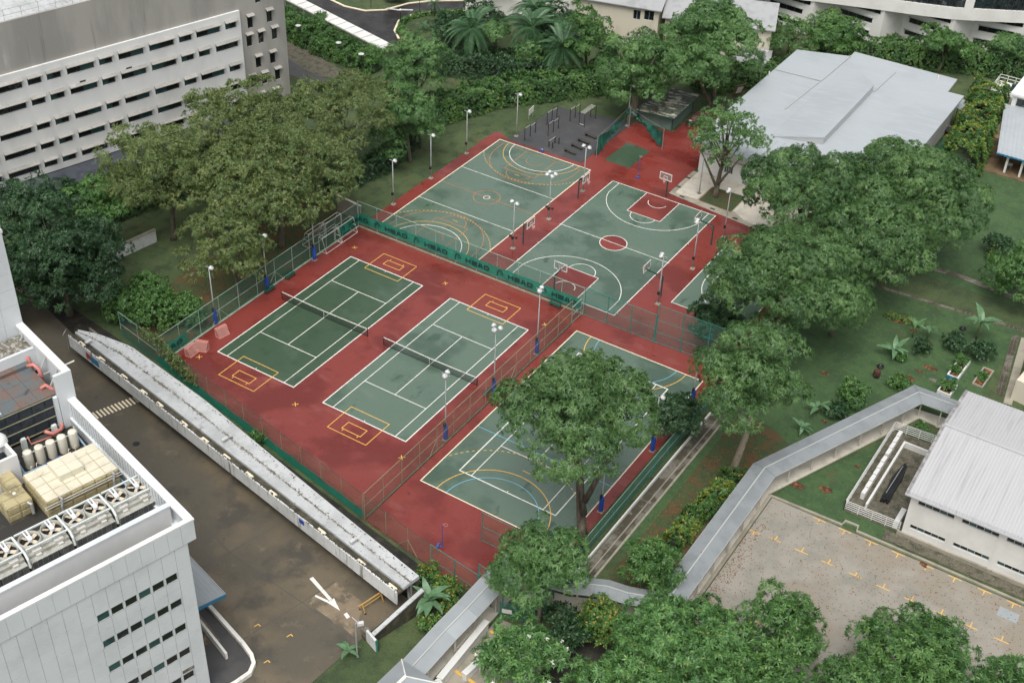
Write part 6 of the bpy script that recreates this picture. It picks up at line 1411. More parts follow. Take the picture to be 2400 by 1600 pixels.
# ================================================================== STREET LAMPS BY THE DRIVEWAY
def disc_lamp(x, y, h, label):
    t = thing('garden_lamp', label, 'lamp', (x, y, 0), 0, 'disc topped garden lamps'); MB().tube([(0, 0, 0), (0, 0, h)], .07, 8).build('post', 'steel_dark', t); MB().lathe((0, 0, h), [(.0, .12), (.3, .1), (.46, .04), (.46, 0), (0, -.02)], 16).build('lamp_disc', 'lamp_white', t, smooth=True)
disc_lamp(-36.0, 66.4, 3.4, 'garden lamp with a white disc in front of the tall shrubs, middle one')
disc_lamp(-45.2, 67.6, 3.4, 'garden lamp with a white disc beside the concrete block')
disc_lamp(-30.9, 65.6, 3.2, 'garden lamp with a white disc by the bright green tree')
t = thing('street_lamp', 'street lamp with two long white wing arms over the wet driveway', 'lamp', (-36.6, 83.3, 0), R(25)); MB().tube([(0, 0, 0), (0, 0, 2.9)], .08, 8).build('post', 'steel_dark', t)
for s in (-1, 1): MB().cbox(s*1.1, 0, 3.05+.05*s, 2.1, .28, .12, 0, (R(-3*s), 'Y')).build('wing_arm', 'lamp_white', t)
MB().lathe((0, 0, 2.85), [(0, 0), (.22, .02), (.26, .2), (.1, .34), (0, .35)], 12).build('hub', 'lamp_white', t)
for i, (x, y, h) in enumerate(((-37.0, 89.3, 4.2), (-45.5, 86.8, 3.6), (-50.0, 87.5, 3.6), (-40.0, 95.5, 3.8))):
    t = thing('lamp_post', ['thin dark lamp post with a white tip on the planted island', 'thin dark lamp post on the far lawn edge', 'thin dark lamp post at the left of the far lawn', 'thin dark lamp post beyond the driveway bend'][i], 'lamp', (x, y, 0), 0, 'thin dark lamp posts'); MB().tube([(0, 0, 0), (0, 0, h)], .05, 6).build('post', 'steel_dark', t); MB().cbox(0, 0, h+.12, .22, .22, .25).build('lantern', 'lamp_white' if i == 0 else 'steel_dark', t)
t = thing('utility_pole', 'thin dark pole at the corner of the white house', 'pole', (-29.2, 94.0, 0)); MB().tube([(0, 0, 0), (0, 0, 9)], .09, 8).build('post', 'steel_dark', t)
t = thing('small_floodlight', 'thin pole with two small lamps by the left corner of the hall roof', 'floodlight', (22.0, 97.5, 0)); MB().tube([(0, 0, 0), (0, 0, 6.6)], .06, 8).build('post', 'galv', t)
for s in (-1, 1): MB().cbox(s*.35, 0, 6.7, .4, .25, .12, 0, (R(20*s), 'Y')).build('lamp_head', 'lamp_white', t)
MB().bar((-.4, 0, 6.6), (.4, 0, 6.6), .05).build('cross_arm', 'galv', t)

# ================================================================== GARDEN BEDS AND SMALL THINGS
def planter(x0, x1, y0, y1, h, label, end=None, wallm='planter_white', rz=-3):
    t = thing('planter', label, 'planter', ((x0+x1)/2, (y0+y1)/2, 0), R(rz), 'raised garden beds'); a, b = (x1-x0)/2, (y1-y0)/2; w = .16
    for bx in ((-a, a, -b, -b+w), (-a, a, b-w, b), (-a, -a+w, -b+w, b-w), (a-w, a, -b+w, b-w)): MB().box(*bx, 0, h).build('side_wall', wallm, t)
    MB().box(-a+w, a-w, -b+w, b-w, 0, h-.12).build('soil', 'soil', t)
    if end: MB().box(-a-.01, a+.01, -b-.03, -b-.005, 0, h-.06).build('painted_end', end, t)
    return t
planter(69.4, 70.7, 43.1, 47.1, .55, 'white raised bed with a blue end', 'paint_blue')
planter(72.15, 73.4, 43.6, 47.4, .22, 'low grey concrete bed beside the stone path', None, 'concrete')
planter(69.35, 70.85, 39.7, 42.0, .5, 'white raised bed full of leaves next to the walkway roof')
for i, (x, y) in enumerate(((62.5, 40.7), (68.0, 53.5), (63.0, 51.4))):
    t = thing('tyre_pot', ['round black tyre pot beside the compost bin', 'round black tyre pot near the large banana plant', 'round black tyre pot by the thin banana plants'][i], 'pot', (x, y, 0), 0, 'black tyre pots'); MB().lathe((0, 0, 0), [(.2, .02), (.36, 0), (.42, .12), (.36, .24), (.2, .22), (.2, .1), (0, .1)], 16).build('tyre', 'plastic_black', t, smooth=True)
t = thing('compost_bin', 'dark brown compost bin on the lawn', 'bin', (62.7, 38.8, 0), R(20)); MB().lathe((0, 0, 0), [(.42, 0), (.38, .8), (.30, .92), (0, .95)], 8).build('bin', 'soil_bin', t); MB().box(-.2, .2, -.45, -.36, .1, .4).build('hatch', 'black', t)
t = thing('paving_slab', 'single grey slab lying in the grass by the raised beds', 'slab', (68.2, 41.9, 0), R(-10)); MB().box(-.4, .4, -.3, .3, 0, .05).build('slab', 'concrete_dirty', t)
MB
# ================================================================== VEGETATION
mat('hedge_core', (0.030, 0.048, 0.020), [((0.020, 0.032, 0.014), 0.8, 0.4, 0.6)], 0.95)  # filler inside hedges; the inner shade is put into its dark green
def leaf_mesh(name, P, A, rng, n, L, Wd, spread, droop, material, fold=.12, tint=None, tj=.16, tri=False, odd=.004):
    """n leaves fanned round axis A at each spray point P; tri: three-cornered leaflets"""
    N = len(P)
    if N == 0: P = np.zeros((1, 3)); A = np.array([[0, 0, 1.]]); N = 1
    A = A/np.linalg.norm(A, axis=1, keepdims=True)
    ref = np.where(np.abs(A[:, 2:3]) < .9, np.array([[0, 0, 1.]]), np.array([[1., 0, 0]]))
    U = np.cross(A, ref); U /= np.linalg.norm(U, axis=1, keepdims=True); V = np.cross(A, U)
    A, U, V, B = [np.repeat(q, n, 0) for q in (A, U, V, P)]
    ph = np.tile(np.arange(n)*2*PI/n, N)+rng.uniform(-.5, .5, N*n)+np.repeat(rng.uniform(0, 6.28, N), n)
    th = np.radians(rng.uniform(spread[0], spread[1], N*n))
    D = np.cos(th)[:, None]*A+np.sin(th)[:, None]*(np.cos(ph)[:, None]*U+np.sin(ph)[:, None]*V)
    D[:, 2] -= droop*rng.uniform(.5, 1.3, N*n); D /= np.linalg.norm(D, axis=1, keepdims=True)
    ll = L*rng.uniform(.7, 1.25, N*n)[:, None]; ww = Wd*rng.uniform(.75, 1.25, N*n)[:, None]/2
    S_ = np.cross(D, A+rng.normal(0, .25, (N*n, 3))); S_ /= np.linalg.norm(S_, axis=1, keepdims=True)+1e-9
    B = B+rng.normal(0, .05, (N*n, 3))
    tip = B+D*ll; tip[:, 2] -= (fold*ll[:, 0])
    if tri: k = 3; verts = np.stack([B+S_*ww, tip, B-S_*ww], 1).reshape(-1, 3)
    else:
        k = 4; mid = B+D*ll*.5; verts = np.stack([B, mid+S_*ww, tip, mid-S_*ww], 1).reshape(-1, 3)
    F = N*n
    me = bpy.data.meshes.new(name)
    me.vertices.add(F*k); me.vertices.foreach_set('co', verts.astype(np.float32).ravel())
    me.loops.add(F*k); me.loops.foreach_set('vertex_index', np.arange(F*k, dtype=np.int32))
    me.polygons.add(F); me.polygons.foreach_set('loop_start', np.arange(0, F*k, k, dtype=np.int32)); me.polygons.foreach_set('loop_total', np.full(F, k, np.int32))
    me.update(calc_edges=True)
    base = rng.uniform(.15, .75, N) if tint is None else tint
    tv = np.clip(np.repeat(base, n)+rng.normal(0, tj, F), 0, .86)
    tv = np.where(rng.uniform(0, 1, F) < odd, rng.uniform(.9, 1, F), tv).astype(np.float32)
    at = me.attributes.new('tint', 'FLOAT', 'FACE'); at.data.foreach_set('value', tv)
    me.materials.append(MATS[material])
    TRI[0] += F*(k-2)
    return me
TRI = [0]
SP = dict(
    feather=dict(n=6, L=.36, W=.115, spread=(55, 98), droop=.34, mat='leaf_feather', lobe=.29, flat=.64, nl=27, sub=(.85, .58, 23), tri=True),
    bright=dict(n=6, L=.34, W=.115, spread=(50, 98), droop=.32, mat='leaf_bright', lobe=.31, flat=.70, nl=25, sub=(.85, .56, 23), tri=True),
    olive=dict(n=6, L=.30, W=.12, spread=(25, 100), droop=.12, mat='leaf_olive', lobe=.23, flat=.50, nl=34, sub=(.62, .50, 15), tri=True, odd=.06),
    sparse=dict(n=6, L=.30, W=.13, spread=(20, 100), droop=.2, mat='leaf_bright', lobe=.19, flat=.6, nl=28, sub=(.5, .7, 10), tri=True, odd=.04),
    mid=dict(n=6, L=.32, W=.13, spread=(40, 97), droop=.22, mat='leaf_mid', lobe=.34, flat=.78, nl=20, sub=(.65, .62, 16), tri=True),
    dark=dict(n=6, L=.34, W=.15, spread=(40, 97), droop=.28, mat='leaf_dark', lobe=.32, flat=.72, nl=22, sub=(.78, .5, 18), tri=True),
    layered=dict(n=6, L=.32, W=.14, spread=(50, 97), droop=.1, mat='leaf_mid', lobe=.36, flat=.26, nl=20, sub=(.6, .7, 12), tri=True),
    mango=dict(n=15, L=.44, W=.115, spread=(45, 100), droop=.14, den=3.0, mat='leaf_mango', lobe=.22, flat=.85, nl=54, odd=.02),
    darkmango=dict(n=14, L=.42, W=.12, spread=(42, 98), droop=.16, den=3.0, mat='leaf_mid', lobe=.24, flat=.85, nl=46),
    shrub=dict(n=8, L=.30, W=.15, spread=(25, 95), droop=.1, den=6.0, mat='leaf_mid', lobe=.4, flat=.8, nl=14),
    shrub_orange=dict(n=8, L=.26, W=.14, spread=(25, 95), droop=.05, den=6.5, mat='leaf_hedge_orange', lobe=.4, flat=.8, nl=14, odd=.06),
    shrub_dark=dict(n=8, L=.34, W=.16, spread=(25, 95), droop=.15, den=5.5, mat='leaf_dark', lobe=.4, flat=.8, nl=14),
)
def crown_sprays(c, Rh, Rv, sp, rng, low=-.45, nl=None, dens=1.0):
    nl = nl or sp['nl']; r0 = sp['lobe']*Rh
    d = rng.normal(0, 1, (nl*5, 3)); d /= np.linalg.norm(d, axis=1, keepdims=True); d = d[d[:, 2] > low]
    keep = [d[0]]                                     # spread the lobes apart over the crown
    for q in d[1:]:
        if len(keep) >= nl: break
        if min(np.linalg.norm(q-k) for k in keep) > .9/math.sqrt(nl)*1.7: keep.append(q)
    d = np.array(keep+list(d[-max(0, nl-len(keep)):]) if len(keep) < nl else keep)
    k = rng.uniform(.62, .95, (len(d), 1)); k[rng.uniform(0, 1, len(d)) < .2] *= .5
    C = d*k*np.array([[Rh-r0*.5, Rh-r0*.5, Rv*.88]])
    rr = r0*rng.uniform(.65, 1.25, len(d))
    pts, nor, tn = [], [], []
    for ci, ri in zip(C, rr):
        lt = rng.uniform(.25, .62)
        if 'sub' in sp:
            rs, sd, ns = sp['sub']; m = max(4, int(sd*dens*2*PI*ri*ri*1.2))
            q = rng.normal(0, 1, (m*2, 3)); q /= np.linalg.norm(q, axis=1, keepdims=True); q = q[q[:, 2] > -.45][:m]
            sc = ci+q*np.array([[1, 1, sp['flat']]])*ri*rng.uniform(.7, 1.08, (len(q), 1))
            ax = q*np.array([[1, 1, .7]])+np.array([[0, 0, .55]]); ax /= np.linalg.norm(ax, axis=1, keepdims=True)
            S1 = np.repeat(sc, ns, 0); A1 = np.repeat(ax, ns, 0); r1 = np.repeat(rs*rng.uniform(.65, 1.25, len(q)), ns)[:, None]
            g = rng.normal(0, 1, (len(S1), 3)); g /= np.linalg.norm(g, axis=1, keepdims=True)
            g = np.where((np.sum(g*A1, 1) < -.1)[:, None], -g, g)
            pts.append(S1+g*r1*np.array([[1, 1, .62]])); nor.append(g+A1*.6); tn.append(np.repeat(np.clip(lt+rng.normal(0, .14, len(q)), .05, .8), ns))
        else:
            m = max(6, int(sp['den']*dens*2*PI*ri*ri*1.15))
            q = rng.normal(0, 1, (m*2, 3)); q /= np.linalg.norm(q, axis=1, keepdims=True); q = q[q[:, 2] > -.42][:m]
            pts.append(ci+q*np.array([[1, 1, sp['flat']]])*ri*rng.uniform(.78, 1.05, (len(q), 1))); nor.append(q*np.array([[1, 1, .8]])+np.array([[0, 0, .5]])); tn.append(np.clip(lt+rng.normal(0, .13, len(q)), 0, .85))
    P = np.concatenate(pts); A = np.concatenate(nor); T = np.concatenate(tn)
    return P+np.array([c]), A, T, C+np.array([c]), rr
def trunk_mesh(base, top, r, lobes, rng, k=9):
    m = MB(); base, top = Vector(base), Vector(top)
    h = (top-base).length; j = lambda s: Vector((rng.normal(0, s), rng.normal(0, s), 0))
    a = base.lerp(top, .4)+j(.03*h); b = base.lerp(top, .75)+j(.03*h)
    m.tube([base-Vector((0, 0, .2)), base+(a-base)*.12, a, b, top], [r*1.5, r*1.15, r*.9, r*.72, r*.4], 9)
    idx = rng.permutation(len(lobes))[:k]
    for i in idx:
        e = Vector(lobes[i]); s = a.lerp(top, rng.uniform(.05, .9)); md = s.lerp(e, .5)+Vector((0, 0, -.06*h+rng.uniform(-.2, .5)))
        m.tube([s, md, e], [r*.5, r*.32, r*.08], 6)
        if rng.uniform() < .7:
            q = md.lerp(e, .3); m.tube([q, q.lerp(e, .5)+j(.08*h), e+j(.12*h)], [r*.22, r*.14, r*.05], 5)
    return m
def tree(label, base, c, Rh, Rv, sp, seed, r=.28, bark='bark', name='tree', group=None, low=-.45, cat='tree', nl=None, fork=None, extra=None, den=1.0, k=9):
    rng = np.random.default_rng(seed); s = dict(SP[sp])
    t = thing(name, label, cat, (base[0], base[1], 0), 0, group)
    cl = (c[0]-base[0], c[1]-base[1], c[2])
    P, A, T, lob, rr = crown_sprays(cl, Rh, Rv, s, rng, low, nl, den)
    me = leaf_mesh('crown', P, A, rng, s['n'], s['L'], s['W'], s['spread'], s['droop'], s['mat'], tint=T, tri=s.get('tri', False), odd=s.get('odd', .004))
    objm('crown', me, None, t)
    top = (cl[0], cl[1], cl[2]+Rv*.1)
    m = trunk_mesh((0, 0, 0), top, r, lob, rng, k)
    if fork: 
        for f in fork: m.tube([Vector(q) for q in f[0]], f[1], 8)
    m.build('trunk', bark, t, smooth=True)
    if extra:
        n_, mt = extra; i = rng.permutation(len(P))[:n_]
        objm('blossom', leaf_mesh('blossom', P[i]+A[i]*.12, A[i], rng, 9, .22, .16, (20, 90), 0, mt), None, t)
    return t
# -- left cluster, olive crowns
OG = 'olive crowned trees beside the concrete block'
tree('wide olive crowned tree overhanging the left tennis fence', (-8.4, 20.5), (-9.1, 21.8, 9.2), 10.6, 5.8, 'olive', 11, .34, group=OG, low=-.6, nl=50)
tree('olive crowned tree farther left, before the white window front', (-20.5, 14.0), (-21.2, 14.9, 9.2), 9.2, 5.8, 'olive', 12, .32, group=OG, low=-.6, nl=44)
tree('olive crowned tree nearest the bright green tree at the back', (-14.0, 40.0), (-14.6, 40.5, 8.8), 8.6, 4.2, 'olive', 13, .3, group=OG)
tree('olive crowned tree in front of the grey end of the concrete block', (-23.0, 30.5), (-22.6, 30.6, 9.0), 8.8, 4.2, 'olive', 14, .3, group=OG)
tree('smaller olive tree leaning low over the left fence', (-5.6, 9.6), (-7.4, 9.8, 6.4), 6.3, 4.4, 'olive', 15, .24, group=OG, low=-.7)
tree('olive tree filling the gap between the wide one and the block', (-14.5, 28.5), (-15.2, 27.0, 8.0), 7.6, 4.0, 'olive', 16, .26, group=OG)
tree('bright green round tree at the back by the wet driveway', (-13.4, 56.2), (-13.2, 55.7, 10), 5.0, 4.8, 'bright', 21, .26)
tree('mid green tree below the bright round one, beside the grass', (-8.3, 47.5), (-8.6, 46.8, 6.8), 5.2, 5.6, 'bright', 22, .24, low=-.8)
DG = 'dark trees on the far left'
tree('large dark tree over the end of the service road', (-18.5, -4.6), (-19.0, -4.6, 7.4), 7.2, 5.8, 'dark', 31, .34, low=-.85, group=DG, nl=34)
tree('dark tree tight against the concrete block', (-28.6, .6), (-28.0, .6, 8.4), 5.4, 3.8, 'dark', 32, .28, low=-.7, group=DG)
tree('mid green tree between the dark trees and the olive ones', (-23.6, 5.6), (-23.9, 5.3, 7.8), 4.2, 3.0, 'mid', 33, .26, group=DG)
tree('dark low tree beside the end of the white canopy', (-22, -9), (-24.5, -8.6, 5.0), 5.4, 4.2, 'dark', 34, .26, low=-.8, group=DG)
for i, (x, y, R_, z) in enumerate(((-12.2, -1.0, 2.9, 1.7), (-9.2, .2, 2.8, 1.9), (-6.9, 2.4, 2.4, 1.7), (-12.6, 2.2, 2.6, 1.8))):
    tree(['dense green bush left of the tennis enclosure, leftmost', 'dense green bush left of the tennis enclosure, middle', 'dense green bush close to the left fence', 'dense green bush behind the other fence corner bushes'][i], (x, y), (x, y, z), R_, R_*.75, 'shrub', 40+i, .12, name='bush', cat='bush', group='bushes at the tennis fence corner', low=-.7, nl=20)
# -- over the near multi court
tree('tall feathery tree with a forked trunk standing over the near multi court', (47.85, -1.2), (45.8, .0, 13.0), 7.6, 4.7, 'feather', 51, .42, bark='bark', nl=26, fork=[([(.0, 0, 4.2), (.9, .5, 7.5), (1.9, 1.6, 11.0)], [.3, .24, .1]), ([(0, 0, 2.5), (-.8, .2, 6.0), (-2.4, .6, 10.5)], [.36, .28, .12])])
tree('bright feathery tree leaning over the front walkway', (50.3, -13.3), (49.6, -12.0, 6.3), 4.3, 3.3, 'bright', 52, .2, low=-.6)
tree('round dark tree between the drain and the long walkway', (56.8, -4.3), (56.8, -4.5, 3.6), 3.0, 2.9, 'darkmango', 53, .2, low=-.8, den=1.1)
tree('dark glossy tree half hidden behind the tall feathery crown', (49.2, 16.5), (48.9, 16.3, 2.9), 2.6, 2.2, 'dark', 54, .16, low=-.8)
tree('dark low tree in front of the half court trees', (44.6, 34.4), (44.4, 34.2, 3.0), 3.2, 1.9, 'dark', 55, .16, low=-.7)
FG2 = 'feathery trees on the right'
tree('feathery tree nearest the hall pavement', (46.4, 55.5), (45.2, 54.4, 10.4), 7.8, 5.0, 'feather', 61, .32, group=FG2, low=-.6)
tree('feathery tree at the far right of the cluster, over the lawn edge', (56.5, 62.8), (56.1, 62.6, 10.4), 9.4, 5.6, 'feather', 62, .34, group=FG2, low=-.75, nl=40)
tree('feathery tree in the middle of the right hand cluster', (55.9, 51.2), (55.4, 50.6, 9.2), 7.4, 4.6, 'feather', 63, .3, group=FG2, low=-.75)
tree('broad feathery tree overhanging the half court', (51.8, 35.4), (51.2, 34.9, 10.4), 8.6, 5.4, 'feather', 64, .34, group=FG2, low=-.65, nl=40)
tree('smaller feathery tree behind the broad one', (55.6, 43.2), (55.3, 42.6, 7.6), 5.4, 5.0, 'feather', 65, .24, group=FG2, low=-.7)
tree('feathery tree with a pale trunk beside the covered walkway', (56.1, 14.9), (56.0, 15.0, 12.6), 5.9, 5.4, 'feather', 66, .34, bark='bark_pale', group=FG2, low=-.7)
tree('slim young tree with a pale straight trunk at the lawn edge', (57.6, 58.4), (57.6, 58.2, 4.6), 1.9, 1.5, 'feather', 67, .12, bark='bark_pale', group=FG2, nl=14)
tree('open branched tree standing in the grass square before the hall', (30.7, 64.0), (31.0, 64.3, 9.0), 6.2, 5.2, 'sparse', 71, .3, bark='bark', fork=[([(0, 0, 1.4), (-1.3, .2, 3.2), (-3.2, .4, 6.0)], [.22, .16, .07]), ([(0, 0, 1.8), (1.3, -.2, 4.2), (3.0, .2, 7.5)], [.22, .15, .06])], k=14, nl=38)
# -- back row
BG = 'bright trees behind the shed'
tree('drooping bright green tree with a thick trunk left of the shed', (10.3, 78.6), (11.4, 77.6, 8.2), 6.6, 6.2, 'bright', 81, .55, bark='bark_pale', group=BG, low=-.85, nl=34)
tree('bright green tree farthest back behind the shed', (18.5, 88.5), (18.2, 87.8, 10.8), 7.6, 6.0, 'bright', 82, .35, group=BG)
tree('bright green tree leaning over the shed roof', (19.2, 87.2), (17.6, 82.0, 8.8), 6.0, 4.6, 'bright', 83, .3, group=BG, low=-.5)
tree('layered dark tree in front of the cream gabled house', (-1.7, 84.9), (-1.7, 84.3, 8.6), 3.6, 5.0, 'layered', 84, .22, low=-.9, nl=30)
WG = 'trees before the white curved building'
tree('pale green tree at the left of the white curved building', (21.6, 109.6), (21.6, 109.4, 5.0), 5.0, 4.4, 'sparse', 85, .24, group=WG, low=-.8, den=1.6, nl=34)
tree('layered mid green tree before the white curved building', (27.6, 114.2), (27.4, 113.8, 5.2), 4.6, 4.2, 'layered', 86, .24, group=WG, low=-.8, nl=26)
tree('flat topped tree above the far hedge', (42.9, 121.4), (42.9, 121.2, 5.4), 4.3, 1.9, 'layered', 87, .2, group=WG, nl=20)
tree('small pale tree above the far hedge at the right edge', (51.8, 127.5), (51.8, 127.3, 4.8), 2.8, 1.8, 'bright', 88, .16, group=WG)
tree('round bushy tree at the right edge of the lawn', (72.4, 63.2), (71.6, 62.4, 3.9), 4.2, 3.9, 'mid', 89, .24, low=-.8)
# -- front row
FR = 'round leaved trees along the bottom edge'
tree('leafy tree with white blossom beside the paved court', (52.4, -19.6), (52.3, -19.8, 3.4), 4.0, 2.8, 'mango', 91, .2, group=FR, low=-.7, extra=(46, 'petal_white'))
tree('broad tree of round leaf rosettes in the middle of the bottom edge', (63.8, -12.6), (63.8, -12.8, 4.8), 6.4, 3.6, 'mango', 92, .3, group=FR, low=-.5, nl=90)
tree('dark green tree rising in front of the car park bays', (69.8, -5.6), (69.7, -6.0, 5.2), 4.0, 3.9, 'darkmango', 93, .26, group=FR, low=-.7)
tree('wide dark tree at the lower right of the car park', (80.0, -1.4), (79.9, -1.8, 4.8), 5.3, 3.0, 'darkmango', 94, .28, group=FR, low=-.6, nl=60)
tree('tree of round rosettes in the lower right corner', (88.2, -.6), (87.9, -.8, 4.0), 3.8, 2.6, 'mango', 95, .24, group=FR, low=-.6)
tree('rosette tree at the bottom edge left of the broad one', (60.4, -18.4), (60.6, -18.6, 3.6), 4.4, 2.8, 'mango', 96, .24, group=FR, low=-.6)
tree('dark tree at the bottom edge between the broad tree and the dark one', (70.5, -11.8), (70.6, -11.6, 3.8), 4.6, 3.0, 'darkmango', 97, .24, group=FR, low=-.6)
tree('orange tipped bush behind the stepped walkway', (55.4, -11.6), (55.2, -11.4, 2.0), 2.6, 1.9, 'shrub_orange', 98, .12, name='bush', cat='bush', low=-.7, nl=20, group=FR)
tree('dark bush in the shade under the stepped walkway', (53.2, -13.4), (53.2, -13.4, 1.4), 2.4, 1.4, 'shrub_dark', 99, .1, name='bush', cat='bush', low=-.7, group=FR)
tree('dark leafy tree at the right of the bottom edge', (76.5, -8.2), (76.5, -8.3, 4.0), 3.8, 2.8, 'darkmango', 100, .22, group=FR, low=-.6)
# -- hedges
def hedge(label, pts, w, h, material, seed, L=.30, W_=.15, den=5.2, bump_=.5, core=True, name='hedge', group='hedges'):
    rng = np.random.default_rng(seed); p0 = pts[0]
    t = thing(name, label, 'hedge', (p0[0], p0[1], 0), 0, group)
    seg = [(np.array(a), np.array(b)) for a, b in zip(pts[:-1], pts[1:])]; P, A, T = [], [], []
    for a, b in seg:
        d = b-a; ln = np.linalg.norm(d); u = d/ln; v = np.array([-u[1], u[0]]); per = w+2*h
        m = int(den*2.5*ln*per*.8); s = rng.uniform(-.3, ln+.3, m); q = rng.uniform(0, per, m)
        off = np.where(q < h, -w/2, np.where(q < h+w, q-h-w/2, w/2)); z = np.where(q < h, q, np.where(q < h+w, h, per-q))
        nx = np.where(q < h, -1., np.where(q < h+w, (q-h-w/2)/(w/2)*.8, 1.)); nz = np.where((q >= h) & (q < h+w), 1., .35)
        rnd_ = 1-.28*np.clip((z/h-.6)/.4, 0, 1)*np.clip((np.abs(off)/(w/2)-.5)/.5, 0, 1)
        wv = bump_*(np.sin(s*1.35+seed)*np.cos(off*1.5+s*.31)+.6*np.sin(s*2.9+off*2.1))
        off2 = off*rnd_+np.sign(off)*wv*.35; z2 = np.maximum(.15, z*(.9+.1*rnd_)+wv*(z/h)*.8)+rng.normal(0, .08, m)
        g = a[None]+u[None]*s[:, None]+v[None]*off2[:, None]
        P.append(np.c_[g-np.array([p0]), z2]); A.append(np.c_[v[None]*nx[:, None], nz]); T.append(np.clip(.42+.25*np.sin(s*.9+off)+rng.normal(0, .14, m), 0, .85))
    P, A, T = np.concatenate(P), np.concatenate(A), np.concatenate(T)
    me = leaf_mesh('foliage', P, A+rng.normal(0, .25, A.shape), rng, 8, L*1.25, W_*1.3, (25, 95), .08, material, tint=T, tri=True, odd=.045 if 'orange' in material else .01)
    objm('foliage', me, None, t)
    cm_ = MB()
    for a, b in seg:
        d = Vector((b[0]-a[0], b[1]-a[1])); c = Vector(((a[0]+b[0])/2-p0[0], (a[1]+b[1])/2-p0[1]))
        cm_.cbox(c.x, c.y, h*.38, d.length+w*.1, w*.5, h*.62, math.atan2(d.y, d.x))
    cm_.build('inner_core', 'hedge_core', t)  # opaque core against see-through, coloured as the hedge's inner shade
    return t
hedge('long clipped hedge curving behind the far courts', [(-14.0, 57.0), (-9.2, 69.5), (-3.4, 76.8), (2.5, 84.2), (8.0, 88.0)], 5.0, 3.2, 'leaf_hedge', 1, den=4.2)
hedge('hedge between the shed trees and the hall', [(12.8, 92.8), (23.0, 100.0), (25.5, 107)], 4.6, 3.2, 'leaf_hedge', 2, den=3.6)
hedge('dark undergrowth at the foot of the palms', [(-24, 74), (-16, 78), (-8, 82)], 7.0, 2.6, 'leaf_dark', 3, .34, .16, 3.4)
hedge('long far hedge before the white curved building', [(26, 112.0), (35, 119.2), (43.5, 124.6), (52, 127.4), (66, 133)], 4.6, 4.0, 'leaf_hedge', 4, den=4.0)
hedge('thick orange tipped hedge between the hall and the veranda building', [(53.2, 112.6), (54.2, 106), (55.2, 98), (55.9, 89)], 5.4, 4.6, 'leaf_hedge_orange', 5, .30, .16, 5.0, .7)
hedge('yellowish shrubs along the drain side of the covered walkway', [(55.8, 2.0), (56.2, 9), (56.8, 14.2)], 1.9, 1.3, 'leaf_hedge_orange', 6, .28, .14, 7.0, .5)
hedge('low clipped hedge round the planted island', [(-35.0, 80.6), (-37.4, 85.0), (-37.0, 88.4), (-35.2, 91.4), (-31.6, 94.4)], .8, .6, 'leaf_mid', 7, .22, .1, 8, .1)
hedge('tall leafy undergrowth beside the linkway roof', [(-49.5, 70.2), (-40, 68.0), (-29.5, 67.6)], 3.6, 1.8, 'leaf_mid', 8, .36, .14, 3.8, .8)
for i, (x, y, R_, z, s_) in enumerate(((-49.6, 71.0, 2.7, 1.6, 'mid'), (-45.0, 70.4, 2.4, 1.5, 'mid'), (-40.2, 69.4, 2.5, 1.7, 'mid'), (-35.6, 68.4, 2.4, 1.6, 'mid'), (-31.0, 68.0, 2.3, 1.6, 'mid'), (-45.4, 73.2, 1.1, 2.2, 'bright'))):
    tree('dark leafy shrub beside the linkway roof, ' + ['nearest the concrete block', 'second from the block', 'third from the block', 'fourth from the block', 'nearest the bright green tree', 'with pale top leaves'][i], (x, y), (x, y, z), R_, R_*.9, s_, 110+i, .12, name='shrub', cat='shrub', group='shrubs beside the linkway', low=-.7, nl=14)
# -- shrubs near the front fence and garden plants
for i, (x, y, R_, z, s_) in enumerate(((39.6, -14.6, 1.5, 1.1, 'shrub_orange'), (42.0, -14.9, 1.6, 1.1, 'shrub_orange'), (43.4, -16.6, 1.2, .9, 'shrub_orange'), (42.9, -19.3, 1.4, 1.0, 'shrub_orange'), (40.6, -15.9, 1.1, .9, 'shrub_dark'))):
    tree(['yellow tipped shrub by the canopy corner', 'yellow tipped shrub below the teal fence', 'yellow tipped shrub between banana plant and walkway', 'yellow tipped shrub lower down beside the walkway', 'dark shrub behind the banana plant'][i], (x, y), (x, y, z), R_, R_*.75, s_, 120+i, .06, name='shrub', cat='shrub', group='shrubs round the banana plant', low=-.6)
for i, (x, y, R_, z, s_) in enumerate(((66.6, 72.0, 1.9, 1.5, 'shrub_dark'), (62.2, 32.9, 1.9, 1.1, 'shrub'), (65.4, 46.2, 1.1, .8, 'shrub_dark'), (65.5, 38.2, 1.3, .7, 'shrub'), (68.3, 49.0, 1.5, 1.0, 'shrub_dark'), (71.4, 48.9, 1.6, 1.2, 'shrub_dark'), (70.1, 41.0, .9, .9, 'shrub'), (70.0, 46.3, .7, .9, 'shrub'), (69.9, 44.4, .6, .65, 'shrub'), (72.7, 45.4, .6, .25, 'shrub'), (64.0, 43.2, .6, .5, 'shrub'), (61.5, 29.6, 1.3, .8, 'shrub_dark'), (70.0, 32.6, .7, .4, 'shrub'), (66.9, 71.0, 1.4, .8, 'shrub_orange'))):
    tree(['dark shrub in a soil bed on the far lawn', 'spreading green shrub beside the long walkway', 'dark bush in the middle of the garden', 'green shrub at the outer bend of the walkway', 'dark shrubs under the large banana plant', 'dark bush by the stone path', 'leafy plants overflowing the bed next to the walkway', 'leafy plant at the far end of the white bed', 'low plants in the white bed', 'low plants in the grey bed', 'small plant near the compost bin', 'dark plant close to the walkway roof', 'small plant in the inner bend of the walkway', 'yellow edged low shrub on the far lawn'][i], (x, y), (x, y, z), R_, R_*.7, s_, 140+i, .05, name='shrub', cat='shrub', group='garden shrubs', low=-.5)
